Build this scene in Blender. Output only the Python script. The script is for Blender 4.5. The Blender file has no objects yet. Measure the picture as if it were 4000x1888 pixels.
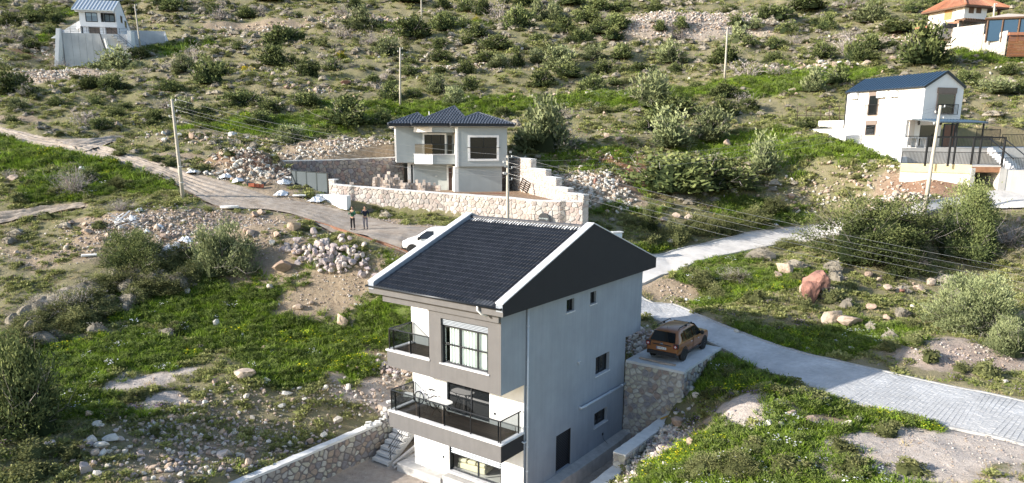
import bpy, bmesh, math, random
import numpy as np
from mathutils import Matrix, Vector
random.seed(7); RNG = np.random.default_rng(7)
sc = bpy.context.scene
COL = sc.collection
rad = math.radians

# ------------------------------------------------------------------ camera
CZ = 15.782; FPX = 2789.6; CX = 2000.0; CY = 1133.27; PITCH = .2108; ROLL = .0038
_cp, _sp, _cr, _sr = math.cos(PITCH), math.sin(PITCH), math.cos(ROLL), math.sin(ROLL)
_F = np.array([0, _cp, -_sp]); _U0 = np.array([0, _sp, _cp]); _R0 = np.array([1., 0, 0])
_R = _R0*_cr + _U0*_sr; _U = -_R0*_sr + _U0*_cr
cam_d = bpy.data.cameras.new('camera'); cam = bpy.data.objects.new('camera', cam_d); COL.objects.link(cam)
cam_d.sensor_width = 36; cam_d.lens = FPX/4000*36; cam_d.shift_y = (CY-944)/4000
cam_d.clip_start = .5; cam_d.clip_end = 2000
cam.matrix_world = Matrix(((_R[0], _U[0], -_F[0], 0), (_R[1], _U[1], -_F[1], 0), (_R[2], _U[2], -_F[2], CZ), (0, 0, 0, 1)))
sc.camera = cam

# ------------------------------------------------------------------ sky, sun, exposure
SUN_AZ = -104.0      # degrees clockwise from +Y (view direction), where the sun stands
SUN_EL = 21.5
w = bpy.data.worlds.new('World'); sc.world = w; w.use_nodes = True
nt = w.node_tree; bg = nt.nodes['Background']
sky = nt.nodes.new('ShaderNodeTexSky'); sky.sky_type = 'NISHITA'; sky.sun_disc = False
sky.sun_elevation = rad(SUN_EL); sky.sun_rotation = rad(SUN_AZ)
nt.links.new(sky.outputs[0], bg.inputs[0]); bg.inputs[1].default_value = .148
sd = bpy.data.lights.new('sun', 'SUN'); so = bpy.data.objects.new('sun', sd); COL.objects.link(so)
sd.energy = 4.8; sd.angle = rad(.55); sd.color = (1, .94, .86)
_sdir = Vector((math.sin(rad(SUN_AZ))*math.cos(rad(SUN_EL)), math.cos(rad(SUN_AZ))*math.cos(rad(SUN_EL)), math.sin(rad(SUN_EL))))
so.rotation_euler = _sdir.to_track_quat('Z', 'Y').to_euler(); so.location = (-60, -20, 60)
vs = sc.view_settings; vs.view_transform = 'Standard'; vs.look = 'None'; vs.exposure = .92; vs.gamma = 1
sc.cycles.max_bounces = 6; sc.cycles.diffuse_bounces = 2; sc.cycles.glossy_bounces = 2
sc.cycles.transparent_max_bounces = 8; sc.cycles.transmission_bounces = 4

# ------------------------------------------------------------------ helpers
def ray(px, py):
    px = np.asarray(px, float); py = np.asarray(py, float)
    return _R*((px-CX)/FPX)[..., None] + _U*((CY-py)/FPX)[..., None] + _F
def at(px, py, Y):
    """the point seen at pixel (px,py) of the photograph that lies Y metres ahead"""
    q = ray(px, py); return Vector(q*(Y/q[1])) + Vector((0, 0, CZ))
def tag(o, label=None, cat=None, group=None, kind=None):
    if label: o['label'] = label
    if cat: o['category'] = cat
    if group: o['group'] = group
    if kind: o['kind'] = kind
    return o
def empty(name, loc=(0, 0, 0), rz=0., label=None, cat=None, group=None):
    o = bpy.data.objects.new(name, None); o.empty_display_size = .3; COL.objects.link(o)
    o.location = loc; o.rotation_euler = (0, 0, rz); return tag(o, label, cat, group)
def link(name, me, parent=None, loc=None, rot=None, scale=None):
    o = bpy.data.objects.new(name, me); COL.objects.link(o)
    if parent is not None: o.parent = parent
    if loc is not None: o.location = loc
    if rot is not None: o.rotation_euler = rot
    if scale is not None: o.scale = scale if hasattr(scale, '__len__') else (scale,)*3
    return o
def copy_tree(o, parent=None):
    c = o.copy(); COL.objects.link(c); c.parent = parent
    for ch in list(o.children): copy_tree(ch, c)
    return c
class MB:
    def __init__(s): s.v = []; s.f = []; s.mi = []; s.cur = 0; s.M = None
    def add(s, vs_, fs_):
        n = len(s.v)
        if s.M is not None: vs_ = [tuple(s.M @ Vector(p)) for p in vs_]
        s.v.extend([tuple(p) for p in vs_]); s.f.extend([tuple(i+n for i in f) for f in fs_]); s.mi.extend([s.cur]*len(fs_)); return s
    def box(s, x0, y0, z0, x1, y1, z1):
        return s.add([(x0,y0,z0),(x1,y0,z0),(x1,y1,z0),(x0,y1,z0),(x0,y0,z1),(x1,y0,z1),(x1,y1,z1),(x0,y1,z1)],
                     [(3,2,1,0),(4,5,6,7),(0,1,5,4),(1,2,6,5),(2,3,7,6),(3,0,4,7)])
    def bar(s, a, b, w, h=None, up=(0,0,1)):
        a = Vector(a); b = Vector(b); h = h or w; d = (b-a).normalized(); u = Vector(up)
        if abs(d.dot(u)) > .95: u = Vector((1, 0, 0))
        x = d.cross(u).normalized(); y = x.cross(d)
        P = [p + x*sx*w/2 + y*sy*h/2 for p in (a, b) for sx, sy in ((-1,-1),(1,-1),(1,1),(-1,1))]
        return s.add(P, [(3,2,1,0),(4,5,6,7),(0,1,5,4),(1,2,6,5),(2,3,7,6),(3,0,4,7)])
    def prism(s, poly, z0, z1):
        n = len(poly); return s.add([(x,y,z0) for x,y in poly]+[(x,y,z1) for x,y in poly],
            [tuple(range(n-1,-1,-1)), tuple(range(n,2*n))]+[(i,(i+1)%n,n+(i+1)%n,n+i) for i in range(n)])
    def prismx(s, poly, x0, x1):   # poly in (y,z), counter-clockwise seen from +x
        n = len(poly); return s.add([(x0,y,z) for y,z in poly]+[(x1,y,z) for y,z in poly],
            [tuple(range(n-1,-1,-1)), tuple(range(n,2*n))]+[(i,(i+1)%n,n+(i+1)%n,n+i) for i in range(n)])
    def prismy(s, poly, y0, y1):   # poly in (x,z)
        n = len(poly); return s.add([(x,y0,z) for x,z in poly]+[(x,y1,z) for x,z in poly],
            [tuple(range(n)), tuple(range(2*n-1,n-1,-1))]+[(i,n+i,n+(i+1)%n,(i+1)%n) for i in range(n)])
    def tube(s, pts, r, n=8, caps=True):
        pts = [Vector(p) for p in pts]; rr = r if hasattr(r, '__len__') else [r]*len(pts); V = []; Fc = []
        x = None
        for i, p in enumerate(pts):
            d = (pts[min(i+1, len(pts)-1)]-pts[max(i-1, 0)]).normalized()
            if x is None:
                u = Vector((0,0,1)) if abs(d.z) < .9 else Vector((1,0,0)); x = d.cross(u).normalized()
            else: x = (x - d*x.dot(d)).normalized()
            y = d.cross(x)
            V += [p + (x*math.cos(2*math.pi*k/n)+y*math.sin(2*math.pi*k/n))*rr[i] for k in range(n)]
        for i in range(len(pts)-1):
            for k in range(n): Fc.append((i*n+k, i*n+(k+1)%n, (i+1)*n+(k+1)%n, (i+1)*n+k))
        if caps: Fc += [tuple(range(n-1,-1,-1)), tuple(range((len(pts)-1)*n, len(pts)*n))]
        return s.add(V, Fc)
    def lathe(s, prof, n=16, axis='z', c=(0,0,0), caps=True):   # prof: (r, h)
        V = []; Fc = []
        for r, h in prof:
            for k in range(n):
                a = 2*math.pi*k/n; p = (r*math.cos(a), r*math.sin(a), h)
                if axis == 'y': p = (p[0], p[2], p[1])
                if axis == 'x': p = (p[2], p[0], p[1])
                V.append((p[0]+c[0], p[1]+c[1], p[2]+c[2]))
        for i in range(len(prof)-1):
            for k in range(n): Fc.append((i*n+k, i*n+(k+1)%n, (i+1)*n+(k+1)%n, (i+1)*n+k))
        if caps: Fc += [tuple(range(n-1,-1,-1)), tuple(range((len(prof)-1)*n, len(prof)*n))]
        return s.add(V, Fc)
    def quad(s, a, b, c, d): return s.add([a, b, c, d], [(0,1,2,3)])
    def mesh(s, name, mats, smooth=False):
        me = bpy.data.meshes.new(name); me.from_pydata(s.v, [], s.f)
        for m in (mats if isinstance(mats, (list, tuple)) else [mats]): me.materials.append(m)
        if any(s.mi): me.polygons.foreach_set('material_index', s.mi)
        if smooth: me.polygons.foreach_set('use_smooth', [True]*len(me.polygons))
        me.validate(); me.update(); return me
    def build(s, name, mats, parent=None, smooth=False, bevel=0, loc=None, rz=None):
        bm = None
        me = s.mesh(name, mats, smooth)
        if bevel:
            bm = bmesh.new(); bm.from_mesh(me); bmesh.ops.remove_doubles(bm, verts=bm.verts, dist=1e-4)
            bmesh.ops.recalc_face_normals(bm, faces=bm.faces)
            ed = [e for e in bm.edges if len(e.link_faces) == 2 and e.calc_face_angle(0) > .5]
            bmesh.ops.bevel(bm, geom=ed, offset=bevel, segments=1, affect='EDGES', clamp_overlap=True)
            bm.to_mesh(me); bm.free()
        return link(name, me, parent, loc, None if rz is None else (0, 0, rz))
def panel(mb, o, u, v, Wd, Hd, holes, depth, n):
    """a flat wall face with rectangular openings and their reveals; o origin, u/v in-plane axes, n outward normal"""
    o, u, v, n = Vector(o), Vector(u), Vector(v), Vector(n)
    xs = sorted({0, Wd, *[h[0] for h in holes], *[h[1] for h in holes]}); ys = sorted({0, Hd, *[h[2] for h in holes], *[h[3] for h in holes]})
    P = lambda a, b, d=0: o+u*a+v*b-n*d
    flip = u.cross(v).dot(n) < 0
    def q(*p): mb.add(p[::-1] if flip else p, [(0,1,2,3)])
    for i in range(len(xs)-1):
        for j in range(len(ys)-1):
            cx, cy = (xs[i]+xs[i+1])/2, (ys[j]+ys[j+1])/2
            if any(h[0] < cx < h[1] and h[2] < cy < h[3] for h in holes): continue
            q(P(xs[i],ys[j]), P(xs[i+1],ys[j]), P(xs[i+1],ys[j+1]), P(xs[i],ys[j+1]))
    for a, b, c, d in holes:
        q(P(a,c),P(a,d),P(a,d,depth),P(a,c,depth)); q(P(b,d),P(b,c),P(b,c,depth),P(b,d,depth))
        q(P(b,c),P(a,c),P(a,c,depth),P(b,c,depth)); q(P(a,d),P(b,d),P(b,d,depth),P(a,d,depth))

# ------------------------------------------------------------------ materials
_mats = {}
def node(nt, t, **kw):
    n = nt.nodes.new(t)
    for k, v in kw.items():
        if k.startswith('i_'): n.inputs[k[2:]].default_value = v
        else: setattr(n, k, v)
    return n
def M(name, col=(.5,.5,.5), rough=.7, var=.12, scale=3., bump=0., bscale=40., metal=0., rnd=0., spec=.4, streak=0.):
    """plain procedural surface: colour with two sizes of noise, optional relief, optional change from piece to piece"""
    if name in _mats: return _mats[name]
    m = bpy.data.materials.new(name); m.use_nodes = True; nt = m.node_tree; bs = nt.nodes['Principled BSDF']; L = nt.links.new
    tc = node(nt, 'ShaderNodeTexCoord')
    n1 = node(nt, 'ShaderNodeTexNoise', i_Scale=scale, i_Detail=6., i_Roughness=.6); L(tc.outputs['Object'], n1.inputs['Vector'])
    mr = node(nt, 'ShaderNodeMapRange'); mr.inputs[1].default_value = .3; mr.inputs[2].default_value = .7
    mr.inputs[3].default_value = 1-var; mr.inputs[4].default_value = 1+var; L(n1.outputs['Fac'], mr.inputs[0])
    val = mr.outputs[0]
    if streak:
        mp = node(nt, 'ShaderNodeMapping'); mp.inputs['Scale'].default_value = (2.2, 2.2, .16); L(tc.outputs['Object'], mp.inputs[0])
        n3 = node(nt, 'ShaderNodeTexNoise', i_Scale=2.2, i_Detail=4.); L(mp.outputs[0], n3.inputs['Vector'])
        m3 = node(nt, 'ShaderNodeMapRange'); m3.inputs[1].default_value = .35; m3.inputs[2].default_value = .75; m3.inputs[3].default_value = 1.; m3.inputs[4].default_value = 1-streak
        L(n3.outputs['Fac'], m3.inputs[0]); mu = node(nt, 'ShaderNodeMath', operation='MULTIPLY'); L(val, mu.inputs[0]); L(m3.outputs[0], mu.inputs[1]); val = mu.outputs[0]
    if rnd:
        oi = node(nt, 'ShaderNodeObjectInfo'); at_ = node(nt, 'ShaderNodeAttribute', attribute_name='rnd')
        ad = node(nt, 'ShaderNodeMath', operation='ADD'); L(oi.outputs['Random'], ad.inputs[0]); L(at_.outputs['Fac'], ad.inputs[1])
        fr = node(nt, 'ShaderNodeMath', operation='FRACT'); L(ad.outputs[0], fr.inputs[0])
        m4 = node(nt, 'ShaderNodeMapRange'); m4.inputs[3].default_value = 1-rnd; m4.inputs[4].default_value = 1+rnd; L(fr.outputs[0], m4.inputs[0])
        mu = node(nt, 'ShaderNodeMath', operation='MULTIPLY'); L(val, mu.inputs[0]); L(m4.outputs[0], mu.inputs[1]); val = mu.outputs[0]
    vm = node(nt, 'ShaderNodeVectorMath', operation='SCALE'); vm.inputs[0].default_value = col; L(val, vm.inputs['Scale'])
    L(vm.outputs[0], bs.inputs['Base Color'])
    bs.inputs['Roughness'].default_value = rough; bs.inputs['Metallic'].default_value = metal; bs.inputs['Specular IOR Level'].default_value = spec
    if bump:
        n2 = node(nt, 'ShaderNodeTexNoise', i_Scale=bscale, i_Detail=5.); L(tc.outputs['Object'], n2.inputs['Vector'])
        bp = node(nt, 'ShaderNodeBump', i_Strength=min(1, bump), i_Distance=.02); L(n2.outputs['Fac'], bp.inputs['Height']); L(bp.outputs[0], bs.inputs['Normal'])
    _mats[name] = m; return m
def ramp(nt, stops, interp='LINEAR'):
    r = nt.nodes.new('ShaderNodeValToRGB'); r.color_ramp.interpolation = interp; e = r.color_ramp.elements
    while len(e) < len(stops): e.new(.5)
    for k, (p, c) in enumerate(stops): e[k].position = p; e[k].color = (*c, 1)
    return r
def Mpal(name, cols, rough=.85, scale=6., var=.18, bump=.5, bscale=25., spec=.3):
    """stone that takes one of several colours piece by piece"""
    if name in _mats: return _mats[name]
    m = bpy.data.materials.new(name); m.use_nodes = True; nt = m.node_tree; bs = nt.nodes['Principled BSDF']; L = nt.links.new
    oi = node(nt, 'ShaderNodeObjectInfo'); at_ = node(nt, 'ShaderNodeAttribute', attribute_name='rnd')
    ad = node(nt, 'ShaderNodeMath', operation='ADD'); L(oi.outputs['Random'], ad.inputs[0]); L(at_.outputs['Fac'], ad.inputs[1])
    fr = node(nt, 'ShaderNodeMath', operation='FRACT'); L(ad.outputs[0], fr.inputs[0])
    k = len(cols); rp = ramp(nt, [(i/k, c) for i, c in enumerate(cols)], 'CONSTANT'); L(fr.outputs[0], rp.inputs[0])
    tc = node(nt, 'ShaderNodeTexCoord'); n1 = node(nt, 'ShaderNodeTexNoise', i_Scale=scale, i_Detail=7., i_Roughness=.65); L(tc.outputs['Object'], n1.inputs['Vector'])
    mr = node(nt, 'ShaderNodeMapRange'); mr.inputs[1].default_value = .3; mr.inputs[2].default_value = .7; mr.inputs[3].default_value = 1-var; mr.inputs[4].default_value = 1+var
    L(n1.outputs['Fac'], mr.inputs[0]); vm = node(nt, 'ShaderNodeVectorMath', operation='SCALE'); L(rp.outputs[0], vm.inputs[0]); L(mr.outputs[0], vm.inputs['Scale'])
    L(vm.outputs[0], bs.inputs['Base Color']); bs.inputs['Roughness'].default_value = rough; bs.inputs['Specular IOR Level'].default_value = spec
    n2 = node(nt, 'ShaderNodeTexNoise', i_Scale=bscale, i_Detail=6.); L(tc.outputs['Object'], n2.inputs['Vector'])
    bp = node(nt, 'ShaderNodeBump', i_Strength=bump, i_Distance=.03); L(n2.outputs['Fac'], bp.inputs['Height']); L(bp.outputs[0], bs.inputs['Normal'])
    _mats[name] = m; return m
def Mglass(name, tint=(.8,.85,.85), clear=.7, rough=.03):
    if name in _mats: return _mats[name]
    m = bpy.data.materials.new(name); m.use_nodes = True; nt = m.node_tree; L = nt.links.new; nt.nodes.clear()
    out = node(nt, 'ShaderNodeOutputMaterial'); tr = node(nt, 'ShaderNodeBsdfTransparent'); tr.inputs[0].default_value = (*[c*clear for c in tint], 1)
    gl = node(nt, 'ShaderNodeBsdfGlossy'); gl.inputs['Roughness'].default_value = rough; gl.inputs[0].default_value = (.9, .93, .95, 1)
    lw = node(nt, 'ShaderNodeLayerWeight', i_Blend=.5); pw = node(nt, 'ShaderNodeMath', operation='POWER'); pw.inputs[1].default_value = 4.; L(lw.outputs['Facing'], pw.inputs[0])
    fr = node(nt, 'ShaderNodeMath', operation='MULTIPLY_ADD'); fr.inputs[1].default_value = .85; fr.inputs[2].default_value = .05; L(pw.outputs[0], fr.inputs[0]); mx = node(nt, 'ShaderNodeMixShader')
    L(fr.outputs[0], mx.inputs[0]); L(tr.outputs[0], mx.inputs[1]); L(gl.outputs[0], mx.inputs[2]); L(mx.outputs[0], out.inputs[0])
    _mats[name] = m; return m
def Mleaf(name, cols, trans=.25, hue=0.):
    """foliage: colour changes from plant to plant and from leaf to leaf"""
    if name in _mats: return _mats[name]
    m = bpy.data.materials.new(name); m.use_nodes = True; nt = m.node_tree; L = nt.links.new; nt.nodes.clear()
    out = node(nt, 'ShaderNodeOutputMaterial'); at_ = node(nt, 'ShaderNodeAttribute', attribute_name='rnd'); oi = node(nt, 'ShaderNodeObjectInfo')
    k = len(cols); rp = ramp(nt, [(i/max(1, k-1), tuple(min(.9, q*1.85) for q in c)) for i, c in enumerate(cols)]); L(at_.outputs['Fac'], rp.inputs[0])
    mr = node(nt, 'ShaderNodeMapRange'); mr.inputs[3].default_value = .72; mr.inputs[4].default_value = 1.28; L(oi.outputs['Random'], mr.inputs[0])
    vm = node(nt, 'ShaderNodeVectorMath', operation='SCALE'); L(rp.outputs[0], vm.inputs[0]); L(mr.outputs[0], vm.inputs['Scale'])
    df = node(nt, 'ShaderNodeBsdfDiffuse'); tl = node(nt, 'ShaderNodeBsdfTranslucent'); L(vm.outputs[0], df.inputs[0]); L(vm.outputs[0], tl.inputs[0])
    ge = node(nt, 'ShaderNodeNewGeometry'); sc1 = node(nt, 'ShaderNodeVectorMath', operation='SCALE'); sc1.inputs['Scale'].default_value = .55; L(ge.outputs['Normal'], sc1.inputs[0])
    ad1 = node(nt, 'ShaderNodeVectorMath', operation='ADD'); ad1.inputs[1].default_value = (-.12, -.05, .55); L(sc1.outputs[0], ad1.inputs[0]); nm1 = node(nt, 'ShaderNodeVectorMath', operation='NORMALIZE'); L(ad1.outputs[0], nm1.inputs[0]); L(nm1.outputs[0], df.inputs['Normal'])
    mx = node(nt, 'ShaderNodeMixShader'); mx.inputs[0].default_value = trans; L(df.outputs[0], mx.inputs[1]); L(tl.outputs[0], mx.inputs[2]); L(mx.outputs[0], out.inputs[0])
    _mats[name] = m; return m
def face_attr(me, vals):
    a = me.attributes.new('rnd', 'FLOAT', 'FACE'); a.data.foreach_set('value', np.asarray(vals, dtype=np.float32))

# ------------------------------------------------------------------ house frame of the nearest house (also used for its yard)
HT = Vector((-5.8275, 32.0091, 0.)); HYAW = .6319
HU = Vector((math.cos(HYAW), -math.sin(HYAW), 0)); HV = Vector((math.sin(HYAW), math.cos(HYAW), 0))
def hw(u, v, z=0.): return HT + HU*u + HV*v + Vector((0, 0, z))
def to_uv(x, y):
    dx, dy = x-HT.x, y-HT.y; return dx*HU.x+dy*HU.y, dx*HV.x+dy*HV.y
# ------------------------------------------------------------------ terrain height
def _hash(ix, iy, s):
    h = (ix.astype(np.int64)*374761393 + iy.astype(np.int64)*668265263 + s*1442695041) & 0x7fffffff
    h = (h ^ (h >> 13))*1274126177 & 0x7fffffff
    return ((h ^ (h >> 16)) & 0xffff)/65535.
def vnoise(x, y, s=0):
    ix, iy = np.floor(x), np.floor(y); fx, fy = x-ix, y-iy; fx = fx*fx*(3-2*fx); fy = fy*fy*(3-2*fy)
    a, b, c, d = _hash(ix, iy, s), _hash(ix+1, iy, s), _hash(ix, iy+1, s), _hash(ix+1, iy+1, s)
    return (a*(1-fx)+b*fx)*(1-fy)+(c*(1-fx)+d*fx)*fy
def fbm(x, y, s=0, o=4):
    t = 0; a = .5
    for k in range(o): t = t+a*vnoise(x*2**k, y*2**k, s+k); a *= .5
    return t/(1-.5**o)
CP = [(-300,0,190),(0,0,186),(1000,0,178),(2000,0,172),(3000,0,165),(4000,0,158),(4300,0,158),
 (0,120,152),(700,100,154),(1000,100,155),(2000,100,150),(3000,100,145),(3400,150,130),(4000,110,130),
 (60,240,129),(549,188,138),(1000,200,132),(1500,200,130),(2000,200,128),(2600,190,130),(3200,220,118),(3868,205,118),(4100,200,116),
 (0,330,110),(500,310,112),(1000,300,113),(1500,330,110),(2000,310,112),(2830,318,106),(3100,320,100),(4000,350,95),
 (0,420,95),(500,430,94),(1000,420,95),(1563,410,100),(2100,420,95),(2600,430,93),(3000,420,92),(4000,450,85),
 (0,500,84),(150,540,79),(300,545,79),(500,530,84),(0,560,76),(800,520,80),(1000,520,82),(1300,520,82),(2200,520,82),(2700,500,83),(3100,480,83),(4000,540,76),
 (300,600,71),(500,640,68),(700,560,76),(900,610,72),(1050,640,70),(1250,600,76),(2300,610,74),(2600,600,75),(2900,580,75),(3200,560,74),
 (0,700,63),(300,700,63),(715,768,59.5),(800,700,65),(950,720,64),(1060,760,62),(1060,690,67),
 (3140,512,79),(3220,530,76.5),(3290,552,74),(3300,620,68),(3450,660,65),(3600,700,62),(3715,745,60),(3400,750,60),(3600,780,57),(3620,815,55.5),(3800,790,58),(4000,760,60),(4000,830,55),(4200,760,60),
 (2566,994,56.5),(2780,945,59),(3000,900,62),(3260,855,65),(2512,1108,50.5),(2560,1085,51),(2730,1020,54),(2950,975,57),(3120,945,59),(3270,915,61),
 (2700,870,60.5),(3000,830,64.5),(2480,940,57),(3500,840,62),
 (1190,855,56),(1400,920,52.5),(1630,1000,48.5),(1340,815,61),(1500,860,59),(1735,868,58.5),(1000,800,59),(2000,1010,52),(1380,898,55),
 (2640,1190,48.5),(2512,1160,48.6),(2830,1362,39.2),(3060,1360,39.3),(3400,1440,35.65),(4000,1570,30.9),(3050,1470,34.4),(3300,1520,32.5),(4000,1740,26.15),
 (3200,1140,46),(2900,1200,45),(3300,1300,41),(3600,1100,50),(3800,950,54),(3700,1000,53),(4000,1000,50),(3900,1300,40),(3500,1350,39),(4000,1450,35.5),(4300,1300,40),
 (2750,1560,33.5),(2900,1560,32),(3000,1650,29.5),(2700,1700,30.5),(2600,1800,28.5),(3300,1800,26),(3700,1750,26.5),(2450,1888,27.5),(3000,1888,25),(4000,1888,23),
 (0,1888,26),(500,1888,26.5),(900,1888,28),(1300,1700,34),(0,1500,35),(500,1500,35.5),(1000,1500,36.5),(1400,1480,38),(1500,1500,39),
 (0,1200,44),(500,1200,45),(1000,1200,46),(1400,1200,46.5),(0,1000,51),(500,950,53),(800,1000,51),(1100,1080,48.5),(1300,1050,48.5),(1450,1050,47.5),
 (600,860,56),(0,850,57),(300,800,59),(900,870,55.5),(1580,1330,43),(-300,1200,44),(-300,1700,28),(-400,600,72)]
_cp = np.array([list(at(*c)) for c in CP])
_ex = [(-150,300,84),(0,300,82),(150,300,80),(-170,200,52),(170,170,46),(0,0,-5),(-40,0,-4),(40,0,-3),(0,-60,-14),(-60,-60,-13),(60,-60,-13),(60,40,8),(70,70,14),(-60,40,6),(-75,75,13),(-110,120,26),(110,110,28)]
for u_, v_, z_ in ((-1.3,9,15.1),(-1.3,5,14.4),(-1.3,2,13.7),(-1.3,-1,13.0),(-3,2,13.2)):
    O_ = at(3590,545,68.); a_ = rad(-17); _ex.append((O_.x+math.cos(a_)*u_+math.sin(a_)*v_, O_.y-math.sin(a_)*u_+math.cos(a_)*v_, z_))
for u_, v_, dz_ in ((-5.5,-4.5,-6.0),(0,-6,-6.2),(6,-6,-5.2),(9.5,-5,-4.5),(9.5,5,-1.5),(-6,4,-2.5)):
    O_ = at(318,142,137); a_ = rad(-12); _ex.append((O_.x+math.cos(a_)*u_+math.sin(a_)*v_, O_.y-math.sin(a_)*u_+math.cos(a_)*v_, O_.z+dz_))
for u_, v_, z_ in ((3,14,4.2),(-1.2,11,4.0),(-1.2,7,2.6),(6,18,4.4),(10.4,13.5,3.2),(-6,-2,1.2),(-4.5,-6,.9),(11.4,4,1.5),(11.2,8,1.7),(12.5,-3,1.4),(-3.6,0,.85),(-3.6,-5,.8),(-3.6,3,1.0),(10.0,9.5,1.2),(10.0,6,.9),(10.0,3,.3),(10,-3,.1)):
    p = hw(u_, v_); _ex.append((p.x, p.y, z_))
_cp = np.vstack([_cp, np.array(_ex, float)])
def _phi(r2): return np.where(r2 > 1e-9, .5*r2*np.log(r2+1e-12), 0)
_S = 30.; _P = _cp[:, :2]/_S
_K = _phi(((_P[:, None]-_P[None])**2).sum(-1)) + np.eye(len(_P))*.004
_A = np.hstack([np.ones((len(_P), 1)), _P]); _n = len(_P)
_sol = np.linalg.solve(np.block([[_K, _A], [_A.T, np.zeros((3, 3))]]), np.concatenate([_cp[:, 2], np.zeros(3)]))
GX0, GX1, GY0, GY1, GS = -190., 190., -70., 310., .5
_gx = np.arange(GX0, GX1+.01, GS); _gy = np.arange(GY0, GY1+.01, GS)
# evaluated coarsely (2 m) and upsampled smoothly
_cx = np.arange(GX0, GX1+.01, 2.); _cy = np.arange(GY0, GY1+.01, 2.)
_XX, _YY = np.meshgrid(_cx, _cy); _q = np.stack([_XX.ravel(), _YY.ravel()], 1)/_S; _zz = np.zeros(len(_q))
for _i in range(0, len(_q), 8000):
    _b = _q[_i:_i+8000]; _zz[_i:_i+8000] = _phi(((_b[:, None]-_P[None])**2).sum(-1)) @ _sol[:_n] + _sol[_n] + _b @ _sol[_n+1:]
ZB = _zz.reshape(_XX.shape)
def _bil(Z, x, y, x0, y0, st):
    gx = np.clip((np.asarray(x, float)-x0)/st, 0, Z.shape[1]-1.001); gy = np.clip((np.asarray(y, float)-y0)/st, 0, Z.shape[0]-1.001)
    ix = gx.astype(int); iy = gy.astype(int); fx = gx-ix; fy = gy-iy
    return (Z[iy, ix]*(1-fx)+Z[iy, ix+1]*fx)*(1-fy)+(Z[iy+1, ix]*(1-fx)+Z[iy+1, ix+1]*fx)*fy
def poly_sd(x, y, poly):
    """signed distance to a polygon, negative inside"""
    x = np.asarray(x, float); y = np.asarray(y, float); d = np.full(x.shape, 1e9); ins = np.zeros(x.shape, bool); n = len(poly)
    for i in range(n):
        (ax, ay), (bx, by) = poly[i], poly[(i+1) % n]; ex, ey = bx-ax, by-ay
        t = np.clip(((x-ax)*ex+(y-ay)*ey)/(ex*ex+ey*ey+1e-12), 0, 1); d = np.minimum(d, np.hypot(x-ax-t*ex, y-ay-t*ey))
        c = ((ay > y) != (by > y)) & (x < (bx-ax)*(y-ay)/(by-ay+1e-12)+ax); ins ^= c
    return np.where(ins, -d, d)
def uvpoly(L): return [tuple(hw(u, v)[:2]) for u, v in L]
YARD = uvpoly([(-3.08,-16),(9.48,-16),(9.48,11.6),(-.1,11.6),(-.1,4.6),(-3.08,4.6)])
PLAT = uvpoly([(6.4,11.3),(9.75,11.3),(9.75,15.2),(6.4,15.2)])
COMP_Z = 10.65
_c = lambda px, py, Y: tuple(at(px, py, Y)[:2])
COMPOUND = [_c(1320,740,63.3),_c(1500,745,62.2),_c(1735,752,60.8),_c(2000,770,58),_c(2260,790,55.8),_c(2180,720,61),_c(2075,660,66.5),_c(1990,612,76),_c(1950,612,79.5),_c(1590,612,79.5),_c(1572,612,76.8),_c(1300,624,73.2),_c(1098,628,70.8)]
def _uvw(px, py, Y, az, u, v):
    O = at(px, py, Y); a = rad(az); return (O.x+math.cos(a)*u+math.sin(a)*v, O.y-math.sin(a)*u+math.cos(a)*v)
WHPAD = [_c(3540,620,65.),_c(3800,636,62.2),_c(3910,640,61.6),_c(4170,640,61.2),_c(4170,560,80),_c(3600,560,80),_uvw(3590,545,68.,-17,0,8.8),_uvw(3590,545,68.,-17,0,0)]
TLPAD = [_uvw(318,142,137,-12,-4.5,-3.8),_uvw(318,142,137,-12,8.,-3.8),_uvw(318,142,137,-12,8.,7),_uvw(318,142,137,-12,-4.5,7)]
MOUNDS = []   # x, y, rx, ry, height
def Hbase(x, y):
    z = _bil(ZB, x, y, GX0, GY0, 2.)
    for mx, my, rx, ry, h in MOUNDS: z = z + h*np.exp(-(((x-mx)/rx)**2+((y-my)/ry)**2)**1.4)
    return z
ROADS = []    # (left edge pts, right edge pts) in plan; filled below
def road_mask(x, y):
    d = np.full(np.shape(x), 1e9)
    for P in ROADS: d = np.minimum(d, poly_sd(x, y, P))
    return d
def Hs(x, y):
    """smooth ground with the levelled yards"""
    x = np.asarray(x, float); y = np.asarray(y, float); z = Hbase(x, y)
    for P, zf, bl in ((YARD, -.7, .35), (COMPOUND, COMP_Z, .4), (PLAT, 2., .3), (WHPAD, 11.3, .5), (TLPAD, 27., .6)):
        t = np.clip(.5-poly_sd(x, y, P)/bl, 0, 1); z = z*(1-t)+zf*t
    return z
def G(px, py, near=18.):
    """where the ray through a pixel of the photograph meets the smooth ground"""
    px = np.atleast_1d(np.asarray(px, float)); py = np.atleast_1d(np.asarray(py, float)); q = ray(px, py)
    Ys = np.concatenate([np.arange(near, 70, .4), np.arange(70, 240, 1.)]); out = np.zeros((len(px), 3))
    for i in range(len(px)):
        t = Ys/q[i, 1]; X = q[i, 0]*t; Z = CZ+q[i, 2]*t; d = Z-Hs(X, Ys); k = np.argmax(d < 0)
        if d[k] >= 0: k = len(Ys)-1
        if k == 0: k = 1
        a = d[k-1]/(d[k-1]-d[k]+1e-9); yy = Ys[k-1]+(Ys[k]-Ys[k-1])*np.clip(a, 0, 1); tt = yy/q[i, 1]
        out[i] = (q[i, 0]*tt, yy, CZ+q[i, 2]*tt)
    return out
def mound(px, py, rx, ry, h):
    p = G(px, py)[0]; MOUNDS.append((p[0], p[1], rx, ry, h))
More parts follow.
